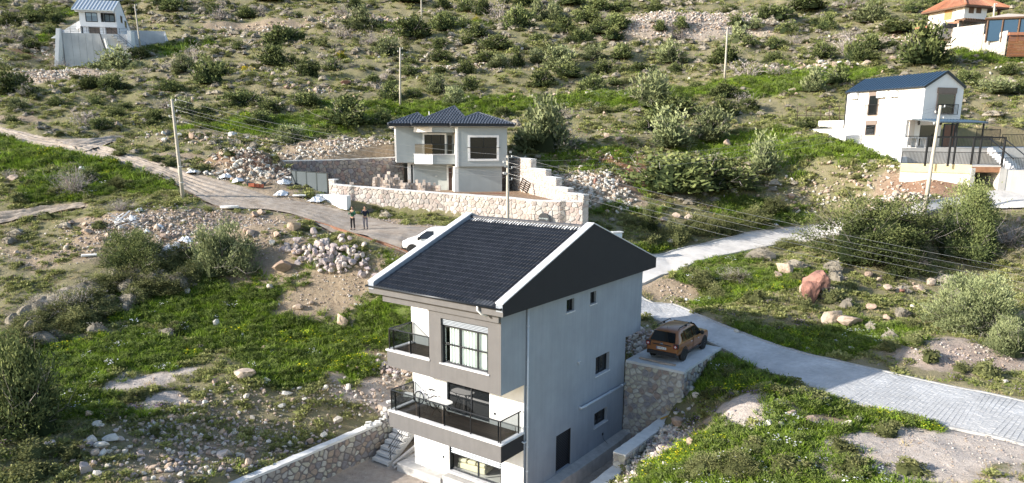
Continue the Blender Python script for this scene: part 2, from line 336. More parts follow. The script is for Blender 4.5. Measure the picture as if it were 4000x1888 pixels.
for a in ((960,650,3.6,2.4,1.5),(1370,590,7,3,1.0),(560,870,4.5,3,.7),(1290,1020,4.2,2.6,1.1),(1040,940,3.5,2.2,.8),(2700,110,15,7,2.2),(2520,110,9,5,1.5),
          (190,300,8,4,1.0),(2345,730,3.5,2.2,.9),(3540,770,4,2,.35),(2640,1130,2.4,1.4,.7),(3690,1380,4,1.6,.5),(2960,1610,2.4,1.6,.45),(1100,1540,4,1.6,.45)): mound(*a)

# ---- roads: two edges each, traced on the ground
def edge(L, step=1.0):
    P = G([p[0] for p in L], [p[1] for p in L])[:, :2]
    return P
def resample(P, n):
    P = np.asarray(P, float); s = np.concatenate([[0], np.cumsum(np.hypot(*np.diff(P, axis=0).T))]); t = np.linspace(0, s[-1], n)
    # Catmull-Rom through the points
    k = np.clip(np.searchsorted(s, t, 'right')-1, 0, len(P)-2); f = (t-s[k])/(s[k+1]-s[k]+1e-9)
    p0, p1, p2, p3 = P[np.maximum(k-1, 0)], P[k], P[k+1], P[np.minimum(k+2, len(P)-1)]; f = f[:, None]
    return .5*(2*p1+(p2-p0)*f+(2*p0-5*p1+4*p2-p3)*f**2+(3*p1-p0-3*p2+p3)*f**3)
RD = {}
def road(name, A, B, n):
    a, b = resample(A, n), resample(B, n); RD[name] = (a, b); ROADS.append([tuple(p) for p in a]+[tuple(p) for p in b[::-1]])
_e = lambda *L: edge(L)
# near paved road (from behind the nearest house, down past the parked car to the lower edge of the view)
road('paved', np.vstack([[hw(-7,21)[0],hw(-7,21)[1]], [hw(-1.5,20.5)[0],hw(-1.5,20.5)[1]], [hw(5.,18.6)[0],hw(5.,18.6)[1]], _e((2840,1368),(3050,1468),(3300,1560),(3480,1610),(3720,1672),(4000,1735)), [[24.2,20.]]]),
     np.vstack([[hw(-5,26.)[0],hw(-5,26.)[1]], _e((2512,1165),(2640,1192),(2800,1262),(3060,1358),(3400,1440),(3700,1508),(4000,1570)), [[28.4,24.6]]]), 90)
# lane climbing to the white house
road('lane', _e((2440,1120),(2560,1087),(2730,1022),(2950,974),(3120,944),(3270,914),(3420,880),(3600,838),(3760,812),(4000,812),(4250,830)),
     _e((2440,1035),(2566,996),(2780,946),(3000,902),(3260,857),(3400,832),(3560,806),(3760,766),(4000,745),(4250,745)), 70)
# track in front of the grey house, past the two men, and on up the hillside
road('track', np.vstack([_e((2440,1118),(2000,1075),(1640,1003),(1500,952),(1400,915),(1195,853),(1040,818),(830,800),(640,700),(480,640),(300,605),(150,570),(0,535),(-250,500))]),
     np.vstack([_e((2440,1040),(2000,1000),(1750,905),(1560,878),(1450,852),(1330,822),(1180,790),(1060,770),(880,712),(720,668),(520,608),(380,570),(180,538),(0,500),(-250,470))]), 110)
road('spur', _e((330,596),(400,570),(470,548),(560,532)), _e((215,546),(330,546),(430,536),(556,525)), 24)
road('side_track', _e((-150,902),(60,860),(200,832),(330,812)), _e((-150,850),(60,826),(200,806),(330,793)), 26)
_rx, _ry = np.arange(-90., 60.01, .4), np.arange(14., 100.01, .4); _RX, _RY = np.meshgrid(_rx, _ry); RDG = road_mask(_RX.ravel(), _RY.ravel()).reshape(_RX.shape)
def road_mask(x, y):
    x = np.asarray(x, float); y = np.asarray(y, float); return np.where((x < -90) | (x > 60) | (y < 14) | (y > 100), 20., _bil(RDG, x, y, -90., 14., .4))
def H(x, y, sink=0.):
    x = np.asarray(x, float); y = np.asarray(y, float); z = Hs(x, y)
    keep = np.clip(poly_sd(x, y, YARD)/.6, 0, 1)*np.clip(poly_sd(x, y, COMPOUND)/1.5, 0, 1)*np.clip(poly_sd(x, y, WHPAD)/6, 0, 1)*np.clip(poly_sd(x, y, TLPAD)/8, 0, 1)
    rm = road_mask(x, y); keep = keep*np.clip(rm/1.0, 0, 1)
    far = np.clip((y-58)/30, 0, 1)
    n = (fbm(x*.9, y*.9, 3, 4)-.5)*(.34+.25*far) + (fbm(x*.16, y*.16, 9, 3)-.5)*(.5+1.3*far)
    ter = (vnoise(x*.05+7, y*.33+fbm(x*.06, y*.06, 4)*2.2, 21)-.5)*(1.3*far)      # old terraces
    z = z+(n+ter)*keep
    if sink: z = z-sink*np.clip(.5-rm/.5, 0, 1)
    return z
def Hz(x, y): return float(H(np.array([x]), np.array([y]))[0])

# ---- ground surface kinds: lush grass, bare earth, pale gravel, red earth
def blobs(L):
    P = G([b[0] for b in L], [b[1] for b in L]); return [(P[i, 0], P[i, 1], b[2], b[3], b[4] if len(b) > 4 else 1.) for i, b in enumerate(L)]
def bsum(B, x, y):
    o = np.zeros(np.shape(x))
    wx = x+(fbm(x*.45, y*.45, 31, 5)-.5)*5.; wy = y+(fbm(x*.45, y*.45, 37, 5)-.5)*4.
    for bx, by, rx, ry, v in B: o = np.maximum(o, v*np.clip(1.6-1.2*np.sqrt(((wx-bx)/rx)**2+((wy-by)/ry)**2), 0, 1))
    return o
B_GREEN = blobs([(700,1150,6,4),(1100,1150,6,4),(1300,1300,7,4),(1000,1300,6,3.4,.75),(1250,1400,5,4),(400,1400,5,3,.7),(1450,1220,3,3),(800,1150,5,3),(150,620,6,4),(60,560,5,3),(450,660,5,3,.8),(300,720,6,3,.8),(600,720,3,2),
 (900,490,8,4,.8),(1300,470,8,4,.8),(2100,395,12,3.5),(2600,365,12,3),(2450,400,8,3),(3150,285,9,3),(3060,350,6,3),(2900,345,8,3),(3300,300,6,3),(3750,215,7,3),(3900,245,7,3),(2300,625,5,4),(2400,745,4,3),(2850,1120,4,3),
 (3000,1085,4,3),(2750,1010,5,2),(3300,1330,5,2.5),(3000,1330,4,2),(2850,1440,4,3),(2800,1800,6,3),(3200,1700,6,3),(3300,1880,5,3),(3550,1840,4,2),(2700,1470,3,3),(180,150,6,4,.7),(700,180,6,4,.8),(1560,110,7,3),(1800,100,6,3,.8),
 (250,50,8,4,.8),(2900,550,8,4,.6),(3350,600,6,5,.55),(3100,600,7,4,.5),(3000,850,5,3,.8),(1500,430,12,2.5,.9),(1800,395,12,2.5,.9),(1700,440,10,3,.8),(60,1400,4,3),(300,1560,5,3,.7),(1100,520,8,3,.7),(850,690,4,2),(3700,1560,3,1),(2600,1420,2,2)])
B_BARE = blobs([(480,900,4,1.8),(720,900,4,1.8),(800,870,4,1.8,.9),(1000,890,3,1.6,.8),(420,870,4,1.4,.8),(620,960,3,1.6,.8),(720,960,2,1.4,.8),(1450,862,4,1.6),(1620,890,4,1.8),(1180,790,4,2),(1100,765,3,2),(1750,905,3,1.5),(1330,1120,3.5,1.6),(1100,1000,4,2,.8),(900,880,5,2.6),(640,860,6,2.6,.9),(560,930,4,2,.8),(3800,1390,3.4,1.3),(3690,1360,2.4,1.1,.8),(1000,100,12,3.5,.9),(1200,115,8,3,.9),(200,300,9,4),(2700,95,17,5),(2520,110,9,4),(3600,730,4,3),(3480,770,4,2,.7),
 (1030,680,5,3),(1180,640,5,2.5),(1400,590,8,3),(2350,740,4,2.2),(2640,1130,1.8,1.2),(1450,1520,3,1.6),(1560,1450,2,2),(850,1800,5,3,.42),(600,1800,4,2,.4),(1050,1620,4,2,.3),(2980,1590,1.7,2.0),(2600,1760,2.6,1.5,.8),(480,1490,1.8,.9),(580,1478,1.4,.6),(700,1560,2,.7),(880,520,5,1.4,.6),(700,600,4,1.2,.7),
 (3600,1750,5,1.3),(3850,1800,5,1.8),(3950,1740,4,1.4),(3430,1770,2.5,.8,.8),(3280,1620,1.4,.5),(3750,440,5,3,.3),(30,480,5,1.2,.8),(80,455,4,1,.8),(100,1010,6,2,.5),(300,1000,5,1.6,.6)])
B_BARE += [(hw(10.35,v_)[0], hw(10.35,v_)[1], .9, 1.1, 1.) for v_ in (-3,-1.5,0,1.5,3,4.5,6,7.5)]+blobs([(2500,1330,1.6,1.8),(3760,1370,4.5,1.4),(3850,1400,3.5,1.3),(3700,1350,3,1.2)])
B_PALE = blobs([(3800,1385,5,1.8,.75),(3690,1355,3,1.3,.6),(2560,1790,1.4,2.),(3600,1750,6,1.6),(3850,1800,5,2),(3950,1740,4,1.6),(480,1490,2,1),(580,1478,1.6,.7),(2980,1590,2,2.2),(700,1560,2,.8),(1450,1540,3,1.5,.8),(2700,95,17,5,.5),(200,300,9,4,.4),(3430,1770,2.5,1)])
B_RED = blobs([(2400,640,6,2.5),(2480,690,6,3),(2300,620,5,2,.8),(900,590,5,1.5,.8),(980,600,4,1.2,.8),(1900,757,3,1.2),(100,215,4,1.5,.8),(3930,480,4,2,.4),(3800,1390,3.4,1.5,.3),(3600,740,4,2.4,.6)])
B_SCRUB = blobs([(300,1230,5,2.6),(520,1140,5,2.4),(140,1290,4,2.4),(640,1120,3,1.8)])
def masks(x, y):
    g = bsum(B_GREEN, x, y); b = bsum(B_BARE, x, y); p = bsum(B_PALE, x, y); r = bsum(B_RED, x, y)
    yd = np.clip(.5-poly_sd(x, y, YARD)/.4, 0, 1); cy = np.clip(.5-poly_sd(x, y, COMPOUND)/.6, 0, 1)
    rm = np.clip(.5-(road_mask(x, y)-.15)/(.8), 0, 1)
    b = np.maximum.reduce([b, yd, cy, rm]); p = np.maximum(p, np.maximum(yd*.65, rm*.35)); g = g*(1-b); r = np.maximum(r, cy*.3)
    return g, b, p, r
# ------------------------------------------------------------------ ground sheet
def ground_material():
    m = bpy.data.materials.new('hillside_ground'); m.use_nodes = True; nt = m.node_tree; L = nt.links.new; bs = nt.nodes['Principled BSDF']
    tc = node(nt, 'ShaderNodeTexCoord'); at4 = node(nt, 'ShaderNodeAttribute', attribute_name='kinds')
    sp = node(nt, 'ShaderNodeSeparateColor'); L(at4.outputs['Color'], sp.inputs[0])
    def nz(scale, detail=6., rough=.6):
        n = node(nt, 'ShaderNodeTexNoise', i_Scale=scale, i_Detail=detail, i_Roughness=rough); L(tc.outputs['Object'], n.inputs['Vector']); return n.outputs['Fac']
    def mr(src, a, b, c=0., d=1.):
        n = node(nt, 'ShaderNodeMapRange'); n.inputs[1].default_value = a; n.inputs[2].default_value = b; n.inputs[3].default_value = c; n.inputs[4].default_value = d; L(src, n.inputs[0]); return n.outputs[0]
    def mix(f, a, b):
        n = node(nt, 'ShaderNodeMix', data_type='RGBA')
        if isinstance(f, float): n.inputs[0].default_value = f
        else: L(f, n.inputs[0])
        for k, c in ((6, a), (7, b)):
            if isinstance(c, tuple): n.inputs[k].default_value = (*c, 1)
            else: L(c, n.inputs[k])
        return n.outputs[2]
    def math_(op, a, b):
        n = node(nt, 'ShaderNodeMath', operation=op)
        for k, c in ((0, a), (1, b)):
            if isinstance(c, float): n.inputs[k].default_value = c
            else: L(c, n.inputs[k])
        return n.outputs[0]
    big, mid, fine, tiny = nz(.09, 5), nz(.55, 6), nz(3.2, 6, .7), nz(22., 4, .7)
    # low growth: olive, dry straw, fresh green
    grow = mix(mr(mid, .35, .65), (.15,.15,.06), (.24,.205,.125)); grow = mix(mr(fine, .42, .68), grow, (.18,.18,.075))
    grow = mix(mr(big, .35, .6, 0., .55), grow, (.27,.23,.15))
    lush = mix(mr(fine, .35, .65), (.068,.128,.014), (.125,.185,.024)); lush = mix(mr(mid, .45, .7, 0., .7), lush, (.18,.19,.045))
    gf = math_('ADD', sp.outputs[0], mr(mid, .2, .8, -.35, .35)); base = mix(mr(gf, .3, .75), grow, lush)
    # earth showing through
    soil = mix(mr(fine, .3, .7), (.20,.145,.095), (.36,.285,.20)); soil = mix(mr(tiny, .45, .75, 0., .8), soil, (.43,.37,.28))
    pale = mix(mr(fine, .3, .7), (.42,.36,.31), (.60,.53,.47)); pale = mix(mr(tiny, .4, .7, 0., .5), pale, (.34,.30,.26))
    soil = mix(sp.outputs[2], soil, pale)
    redc = mix(mr(fine, .35, .7), (.16,.065,.04), (.29,.15,.10)); soil = mix(at4.outputs['Alpha'], soil, redc)
    bf = math_('ADD', math_('MULTIPLY', sp.outputs[1], 1.5), mr(fine, .2, .8, -.35, .35)); bf = math_('ADD', bf, mr(mid, .25, .75, -.3, .3))
    far = math_('ADD', mr(mid, .5, .75, 0., .5), mr(tiny, .5, .8, 0., .35))
    bare = mr(math_('MAXIMUM', bf, far), .45, .8); redf = math_('MAXIMUM', bare, math_('MULTIPLY', at4.outputs['Alpha'], .85))
    L(mix(redf, base, soil), bs.inputs['Base Color']); bs.inputs['Roughness'].default_value = .95; bs.inputs['Specular IOR Level'].default_value = .15
    bp = node(nt, 'ShaderNodeBump', i_Strength=.9, i_Distance=.14); L(math_('ADD', fine, math_('MULTIPLY', tiny, .35)), bp.inputs['Height']); L(bp.outputs[0], bs.inputs['Normal'])
    return m
M_GROUND = ground_material()
_ys = [-60.]
while _ys[-1] < 16: _ys.append(_ys[-1]+4)
while _ys[-1] < 300: _ys.append(_ys[-1]+max(.24, _ys[-1]*.0062))
_ys = np.array(_ys); _nx = 520; _s = np.linspace(-1, 1, _nx); _s = _s*.72+.28*_s**3
TX = _s[None]*(34+.86*np.maximum(_ys, 0)[:, None]); TY = np.repeat(_ys[:, None], _nx, 1)
TZ = H(TX.ravel(), TY.ravel(), sink=.22)
def grid_mesh(name, X, Y, Z, mats):
    r, c = X.shape; me = bpy.data.meshes.new(name); V = np.stack([X.ravel(), Y.ravel(), Z.ravel()], 1).astype(np.float32)
    i = np.arange(r*c).reshape(r, c); Fq = np.stack([i[:-1, :-1], i[:-1, 1:], i[1:, 1:], i[1:, :-1]], -1).reshape(-1, 4)
    me.vertices.add(len(V)); me.vertices.foreach_set('co', V.ravel()); me.loops.add(Fq.size); me.loops.foreach_set('vertex_index', Fq.ravel().astype(np.int32))
    me.polygons.add(len(Fq)); me.polygons.foreach_set('loop_start', np.arange(0, Fq.size, 4, dtype=np.int32)); me.polygons.foreach_set('use_smooth', np.ones(len(Fq), bool))
    for m in (mats if isinstance(mats, list) else [mats]): me.materials.append(m)
    me.update(calc_edges=True); me.validate(); return me
_gm = grid_mesh('ground', TX, TY, TZ, M_GROUND)
_k = masks(TX.ravel(), TY.ravel()); _ca = _gm.color_attributes.new('kinds', 'FLOAT_COLOR', 'POINT')
_ca.data.foreach_set('color', np.stack(_k, 1).astype(np.float32).ravel())
ground = tag(link('ground', _gm), kind='structure'); ground['label'] = 'sloping hillside of grass, earth and stones'

# ------------------------------------------------------------------ road surfaces
def strip(name, key, mat, nc=14, lift=.0, rough=.02, trim=0):
    a, b = RD[key]; t = np.linspace(0, 1, nc)[None, :, None]; P = a[:, None]*(1-t)+b[:, None]*t
    up = 6; n2 = (len(a)-1)*up+1; ii = np.linspace(0, len(a)-1, n2); k = np.minimum(ii.astype(int), len(a)-2); f = (ii-k)[:, None, None]
    P = P[k]*(1-f)+P[k+1]*f; X, Y = P[..., 0], P[..., 1]
    Z = Hs(X.ravel(), Y.ravel()).reshape(X.shape)+lift+(fbm(X*1.3, Y*1.3, 5, 4)-.5)*rough
    return tag(link(name, grid_mesh(name, X, Y, Z, mat)), kind='structure'), (X, Y, Z)
def road_material(name, cols, tracks=0., bumpd=.05, scale=1.2):
    m = bpy.data.materials.new(name); m.use_nodes = True; nt = m.node_tree; L = nt.links.new; bs = nt.nodes['Principled BSDF']; tc = node(nt, 'ShaderNodeTexCoord')
    n1 = node(nt, 'ShaderNodeTexNoise', i_Scale=scale, i_Detail=8., i_Roughness=.65); L(tc.outputs['Object'], n1.inputs['Vector'])
    n2 = node(nt, 'ShaderNodeTexNoise', i_Scale=18., i_Detail=5., i_Roughness=.7); L(tc.outputs['Object'], n2.inputs['Vector'])
    ad = node(nt, 'ShaderNodeMath', operation='ADD'); L(n1.outputs['Fac'], ad.inputs[0]); mu = node(nt, 'ShaderNodeMath', operation='MULTIPLY'); mu.inputs[1].default_value = .5; L(n2.outputs['Fac'], mu.inputs[0]); L(mu.outputs[0], ad.inputs[1])
    rp = ramp(nt, [(.45, cols[0]), (.72, cols[1]), (.98, cols[2])]); L(ad.outputs[0], rp.inputs[0]); L(rp.outputs[0], bs.inputs['Base Color'])
    bs.inputs['Roughness'].default_value = .9; bs.inputs['Specular IOR Level'].default_value = .2
    bp = node(nt, 'ShaderNodeBump', i_Strength=.9, i_Distance=bumpd); L(ad.outputs[0], bp.inputs['Height']); L(bp.outputs[0], bs.inputs['Normal'])
    return m
M_DIRT = road_material('rutted_dirt', [(.20,.155,.115), (.36,.30,.24), (.47,.41,.345)], bumpd=.10)
M_LANE = road_material('dusty_pale_paving', [(.46,.43,.39), (.58,.55,.51), (.66,.63,.59)], bumpd=.03)
M_BED = road_material('sand_bedding', [(.34,.33,.31), (.40,.39,.37), (.46,.45,.43)], bumpd=.02)
# dirt track: wheel ruts and clods worked into the surface
def rut_strip(name, key, mat, amp):
    o, (X, Y, Z) = strip(name, key, mat, nc=40, lift=.02, rough=.0)
    t = np.linspace(0, 1, 40)[None, :]; row = np.arange(X.shape[0])[:, None]
    wob = .05*np.sin(row*.021)+.03*np.sin(row*.057+1)
    rut = sum(-np.exp(-((t-c-wob)/.035)**2) for c in (.24, .44, .62, .8))*.15
    dz = (rut+(fbm(row*.022+t*0, t*9+row*0, 41, 4)-.5)*.36+(fbm(X*1.7, Y*1.7, 43, 3)-.5)*.13)*amp
    Z2 = Z+dz; co = np.stack([X.ravel(), Y.ravel(), Z2.ravel()], 1).astype(np.float32); o.data.vertices.foreach_set('co', co.ravel()); o.data.update(); return o
_tr = rut_strip('dirt_track', 'track', M_DIRT, np.clip((np.arange((110-1)*6+1)[:, None]-230)/120, .12, 1.0)); _tr['label'] = 'rutted earth track passing the grey house and climbing the slope'
rut_strip('dirt_spur', 'spur', M_DIRT, 1.)['label'] = 'short earth spur forking off the track'
rut_strip('side_track', 'side_track', M_DIRT, 1.2)['label'] = 'old earth side track below the main track'
_ln, _ = strip('lane', 'lane', M_LANE, lift=.03, rough=.05); _ln['label'] = 'pale dusty lane climbing to the white house'
road_o, (PX, PY, PZ) = strip('paved_road', 'paved', M_BED, nc=14, lift=.022, rough=.0); road_o['label'] = 'grey block-paved road beside the nearest house'
# concrete edging along the outer side of both paved stretches
def kerb_line(name, P, w, h, lab, mat, parent):
    P = resample(P, int(np.hypot(*np.diff(P, axis=0).T).sum()/.7)); mb = MB(); z = Hs(P[:, 0], P[:, 1])
    for i in range(len(P)-1):
        if i % 1 == 0:
            g = random.uniform(-.012, .012); mb.bar((P[i,0],P[i,1],z[i]+h/2-.04+g), (P[i+1,0],P[i+1,1],z[i+1]+h/2-.04+g), w, h+.08)
    o = mb.build(name, mat, parent); return o
M_KERB = M('kerb_concrete', (.40,.39,.37), .9, .15, 4, .4, 40)
kerb_line('kerb', RD['paved'][1], .13, .06, '', M_KERB, road_o); kerb_line('kerb', RD['paved'][0][12:], .14, .03, '', M_KERB, road_o)
kerb_line('kerb', RD['lane'][0][:52], .16, .10, '', M_KERB, _ln); kerb_line('kerb', RD['lane'][1][:52], .16, .08, '', M_KERB, _ln)
# paving blocks in running bond across the road
M_PAVER = M('paving_block', (.46,.455,.445), .85, .2, .6, .5, 60, rnd=.06)
def pavers():
    a, b = RD['paved']; s0 = 14; a, b = a[s0:], b[s0:]; c = (a+b)/2; L_ = np.concatenate([[0], np.cumsum(np.hypot(*np.diff(c, axis=0).T))]); bw, bl, gap = .22, .175, .005
    ns = int(L_[-1]/bl); V = []; info = []
    for i in range(ns):
        s = (i+.5)*bl; k = min(np.searchsorted(L_, s)-1, len(c)-2); k = max(k, 0); f = (s-L_[k])/(L_[k+1]-L_[k]); A = a[k]*(1-f)+a[k+1]*f; B = b[k]*(1-f)+b[k+1]*f
        d = B-A; wd = np.hypot(*d); e = d/wd; tdir = np.array([-e[1], e[0]]); m = int((wd-.2)/bw); off = (i % 2)*bw/2
        for j in range(m):
            t = .1+j*bw+off+bw/2*.0+.0
            if t+bw > wd-.08: continue
            p = A+e*(t+bw/2); info.append((p[0], p[1], math.atan2(e[1], e[0])))
    return info, bw, bl, gap
_pi, _bw, _bl, _gap = pavers(); _pa = np.array(_pi)
_pz = Hs(_pa[:, 0], _pa[:, 1]); _ex1 = Hs(_pa[:, 0]+.1*np.cos(_pa[:, 2]), _pa[:, 1]+.1*np.sin(_pa[:, 2])); _ey1 = Hs(_pa[:, 0]-.1*np.sin(_pa[:, 2]), _pa[:, 1]+.1*np.cos(_pa[:, 2]))
def in_view(x, y, z, mg=60):
    p = np.stack([x, y, z-CZ], -1); zz = p@_F; px = CX+FPX*(p@_R)/zz; py = CY-FPX*(p@_U)/zz
    return (px > -mg) & (px < 4000+mg) & (py > -mg) & (py < 1888+mg) & (zz > 0), px, py
_vis, _, _ = in_view(_pa[:, 0], _pa[:, 1], _pz); _order = np.argsort(np.where(_vis, np.hypot(_pa[:, 0], _pa[:, 1]), 1e9)); _near = set(_order[:300].tolist())
hw_, hl_ = (_bw-_gap)/2, (_bl-_gap)/2
_pm = MB(); _pm.add([(-hw_,-hl_,-.05),(hw_,-hl_,-.05),(hw_,hl_,-.05),(-hw_,hl_,-.05),(-hw_,-hl_,.018),(hw_,-hl_,.018),(hw_,hl_,.018),(-hw_,hl_,.018),(-hw_+.004,-hl_+.004,.026),(hw_-.004,-hl_+.004,.026),(hw_-.004,hl_-.004,.026),(-hw_+.004,hl_-.004,.026)],
    [(0,1,5,4),(1,2,6,5),(2,3,7,6),(3,0,4,7),(4,5,9,8),(5,6,10,9),(6,7,11,10),(7,4,8,11),(8,9,10,11)])
_pme = _pm.mesh('paving_block', M_PAVER); _pv = np.array(_pm.v); _pf = _pm.f
_allv = []; _allf = []; _rn = []; cnt = 0
for i in range(len(_pa)):
    x, y, a = _pa[i]; sx = (_ex1[i]-_pz[i])/.1; sy = (_ey1[i]-_pz[i])/.1; dz = random.gauss(0, .003)+.006
    if i in _near:
        o = link('paving_block', _pme, road_o, (x, y, _pz[i]+dz), (math.atan(sy), -math.atan(sx), a))
    elif y < 75:
        ca, sa = math.cos(a), math.sin(a); q = _pv; zz = q[:, 2]+q[:, 0]*sx+q[:, 1]*sy
        _allv.append(np.stack([x+q[:, 0]*ca-q[:, 1]*sa, y+q[:, 0]*sa+q[:, 1]*ca, _pz[i]+dz+zz], 1)); _allf += [tuple(k+cnt for k in f) for f in _pf]; cnt += len(q); _rn += [random.random()]*len(_pf)
_me = bpy.data.meshes.new('paving_blocks'); _me.from_pydata(np.vstack(_allv).tolist(), [], _allf); _me.materials.append(M_PAVER); face_attr(_me, _rn)
tag(link('paving_blocks', _me, road_o), kind='stuff')
# ------------------------------------------------------------------ nearest house
W_, B_, D1_, D2_ = 6.674, 1.658, 11.11, 12.87
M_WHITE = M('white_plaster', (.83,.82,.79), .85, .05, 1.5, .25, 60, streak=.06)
M_SIDE = M('shade_blue_grey_plaster', (.305,.335,.375), .85, .09, .7, .3, 60, streak=.10)  # grey paint with the blue of skylit shade mixed into its colour
M_TAUPE = M('taupe_plaster', (.138,.133,.130), .85, .08, 1.3, .3, 60, streak=.10)
M_ANTH = M('anthracite_plaster', (.022,.022,.025), .8, .08, 1.3, .3, 60, streak=.05)
M_MARBLE = M('pale_marble', (.62,.62,.63), .45, .18, 6, .0)
M_FRAME = M('anthracite_metal', (.028,.032,.038), .4, .08, 8, 0, metal=.3)
M_BLACK = M('black_metal', (.012,.012,.013), .4, .1, 8)
M_SLAT = M('grey_shutter_slat', (.19,.21,.23), .4, .08, 5, 0, metal=.4, rnd=.06)
M_DARKSLAT = M('dark_shutter_slat', (.02,.02,.023), .4, .08, 5)
M_TILE = M('charcoal_tile', (.050,.051,.056), .5, .22, 5, .25, 60, rnd=.22, spec=.45)
M_MORTAR = M('white_mortar', (.82,.82,.80), .9, .08, 8, .5, 40)
M_DARKGLASS = M('dark_window_glass', (.012,.014,.016), .04, .02, 1, spec=.6)
M_SMOKE = Mglass('smoked_glass', (.42,.45,.46), .95)
M_CLEAR = Mglass('clear_glass', (.93,.97,.96), .97)
M_CURTAIN = M('pale_curtain', (.80,.84,.80), .9, .03, 3)
M_DECK = M('wood_deck', (.10,.072,.052), .6, .25, 7, .2, 30, rnd=.25)
M_PVC = M('grey_pvc_pipe', (.50,.54,.58), .5, .06, 4)
M_CONC = M('rough_concrete', (.47,.45,.42), .92, .16, 2.5, .6, 25, streak=.1)
M_INT = M('interior_plaster', (.55,.53,.5), .9, .05)
house = empty('house', hw(0, 0, 0), -HYAW, 'tall three-storey house with charcoal tiled gable roof and taupe balconies, nearest of all', 'house')
def hp(name, mb, mat, par=None, **k): return mb.build(name, mat, par or house, **k)
# --- shell
mb = MB(); sideholes = [(7.92-B_,9.33-B_,3.93+.7,4.93+.7),(7.95-B_,9.32-B_,1.13+.7,1.92+.7),(4.33-B_,5.65-B_,.06+.7,1.96+.7)]
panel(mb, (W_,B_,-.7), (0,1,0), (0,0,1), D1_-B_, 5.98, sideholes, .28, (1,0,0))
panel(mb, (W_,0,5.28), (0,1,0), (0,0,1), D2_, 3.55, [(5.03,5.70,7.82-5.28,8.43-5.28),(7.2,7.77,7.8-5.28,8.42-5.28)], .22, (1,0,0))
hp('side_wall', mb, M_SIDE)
mb = MB(); panel(mb, (0,B_,-.7), (1,0,0), (0,0,1), W_, 5.98, [(2.2,4.77,3.75,5.88),(2.3,5.44,.73,2.85)], .22, (0,-1,0))
panel(mb, (0,B_,5.28), (1,0,0), (0,0,1), 2.69, 3.55, [], .2, (0,-1,0))
mb.quad((0,D1_,-.7),(0,B_,-.7),(0,B_,5.28),(0,D1_,5.28)); mb.quad((0,D2_,5.28),(0,B_,5.28),(0,B_,8.83),(0,D2_,8.83))
mb.quad((W_,D1_,-.7),(0,D1_,-.7),(0,D1_,5.28),(W_,D1_,5.28)); mb.quad((W_,D2_,5.28),(0,D2_,5.28),(0,D2_,8.83),(W_,D2_,8.83))
mb.quad((0,D1_,5.28),(0,D2_,5.28),(W_,D2_,5.28),(W_,D1_,5.28))
mb.quad((0,0.25,5.276),(W_,0.25,5.276),(W_,B_,5.276),(0,B_,5.276))
hp('wall', mb, M_WHITE)
mb = MB(); panel(mb, (2.69,0,5.28), (1,0,0), (0,0,1), W_-2.69, 3.4, [(.70,3.31,.79,2.83)], .24, (0,-1,0))
mb.quad((2.69,B_,5.28),(2.69,0,5.28),(2.69,0,8.68),(2.69,B_,8.68)); mb.quad((2.69,0,5.28),(2.69,.25,5.28),(W_,.25,5.28),(W_,0,5.28))
hp('facade', mb, M_TAUPE)
mb = MB(); mb.box(.02,B_+.05,-.05,W_-.3,D1_-.05,0); mb.box(.02,B_+.24,2.85,W_-.3,D1_-.05,2.98); mb.box(.02,B_+.02,5.75,W_-.3,D2_-.05,5.95); mb.box(.5,B_+3.2,-.02,W_-.3,B_+3.3,8.6)
hp('floor_slab', mb, M_INT)
# --- balconies
def coping(name, pts, zt, par):
    m_ = MB()
    for x0,y0,x1,y1 in pts: m_.box(x0,y0,zt-.075,x1,y1,zt)
    return hp(name, m_, M_MARBLE, par, bevel=.01)
lb = hp('balcony', MB().box(0,0,2.25,W_-.004,B_,3.02), M_TAUPE); tag(lb, 'long taupe lower balcony')
hp('side_panel', MB().box(W_-.001,.001,2.251,W_+.012,B_-.01,3.018), M_ANTH, lb)
coping('coping', [(-.05,-.05,W_+.05,.2),(-.05,.203,.2,B_),(W_-.2,.203,W_+.05,B_)], 3.1, lb)
ub = hp('balcony', MB().box(0,.003,5.283,2.68,B_,6.02), M_TAUPE); tag(ub, 'short taupe corner balcony on the top floor')
coping('coping', [(-.05,-.05,2.72,.2),(-.05,.203,.2,B_)], 6.1, ub)
def deck(par, u0, u1, v0, v1, z):
    n = int((v1-v0)/.16); w = (v1-v0)/n
    me = MB().box(0,0,0,1,w-.012,.022).mesh('deck_board', M_DECK)
    for i in range(n):
        L_ = u1-u0; c = random.uniform(.3,.7)*L_
        for a, b in ((0,c-.006),(c+.006,L_)):
            link('deck_board', me, par, (u0+a, v0+i*w, z), None, (b-a,1,1))
deck(lb, .2, W_-.2, .2, B_-.01, 3.021); deck(ub, .2, 2.66, .2, B_-.01, 6.021)
def railing(par, pts, posts, z0, z1):
    r = hp('top_rail', MB(), M_FRAME, par); bpy.data.objects.remove(r)
    m_ = MB()
    for a, b in zip(pts[:-1], pts[1:]): m_.bar((*a, z1-.02), (*b, z1-.02), .055, .045)
    rail = hp('railing', m_, M_FRAME, par, bevel=.006)
    pm = MB().box(-.022,-.022,0,.022,.022,z1-z0-.04).mesh('post', M_BLACK)
    for x, y in posts: link('post', pm, rail, (x, y, z0))
    for a, b in zip(pts[:-1], pts[1:]):
        d = Vector((b[0]-a[0], b[1]-a[1], 0)); n = max(1, round(d.length/1.5))
        for k in range(n):
            p = Vector((*a, 0))+d*(k/n)+d.normalized()*.03; q = Vector((*a, 0))+d*((k+1)/n)-d.normalized()*.03; g = MB(); nn = Vector((d.y,-d.x,0)).normalized()*.005
            g.add([p+nn+Vector((0,0,z0+.05)), q+nn+Vector((0,0,z0+.05)), q+nn+Vector((0,0,z1-.05)), p+nn+Vector((0,0,z1-.05))], [(0,1,2,3)]); hp('glass_panel', g, M_SMOKE, rail)
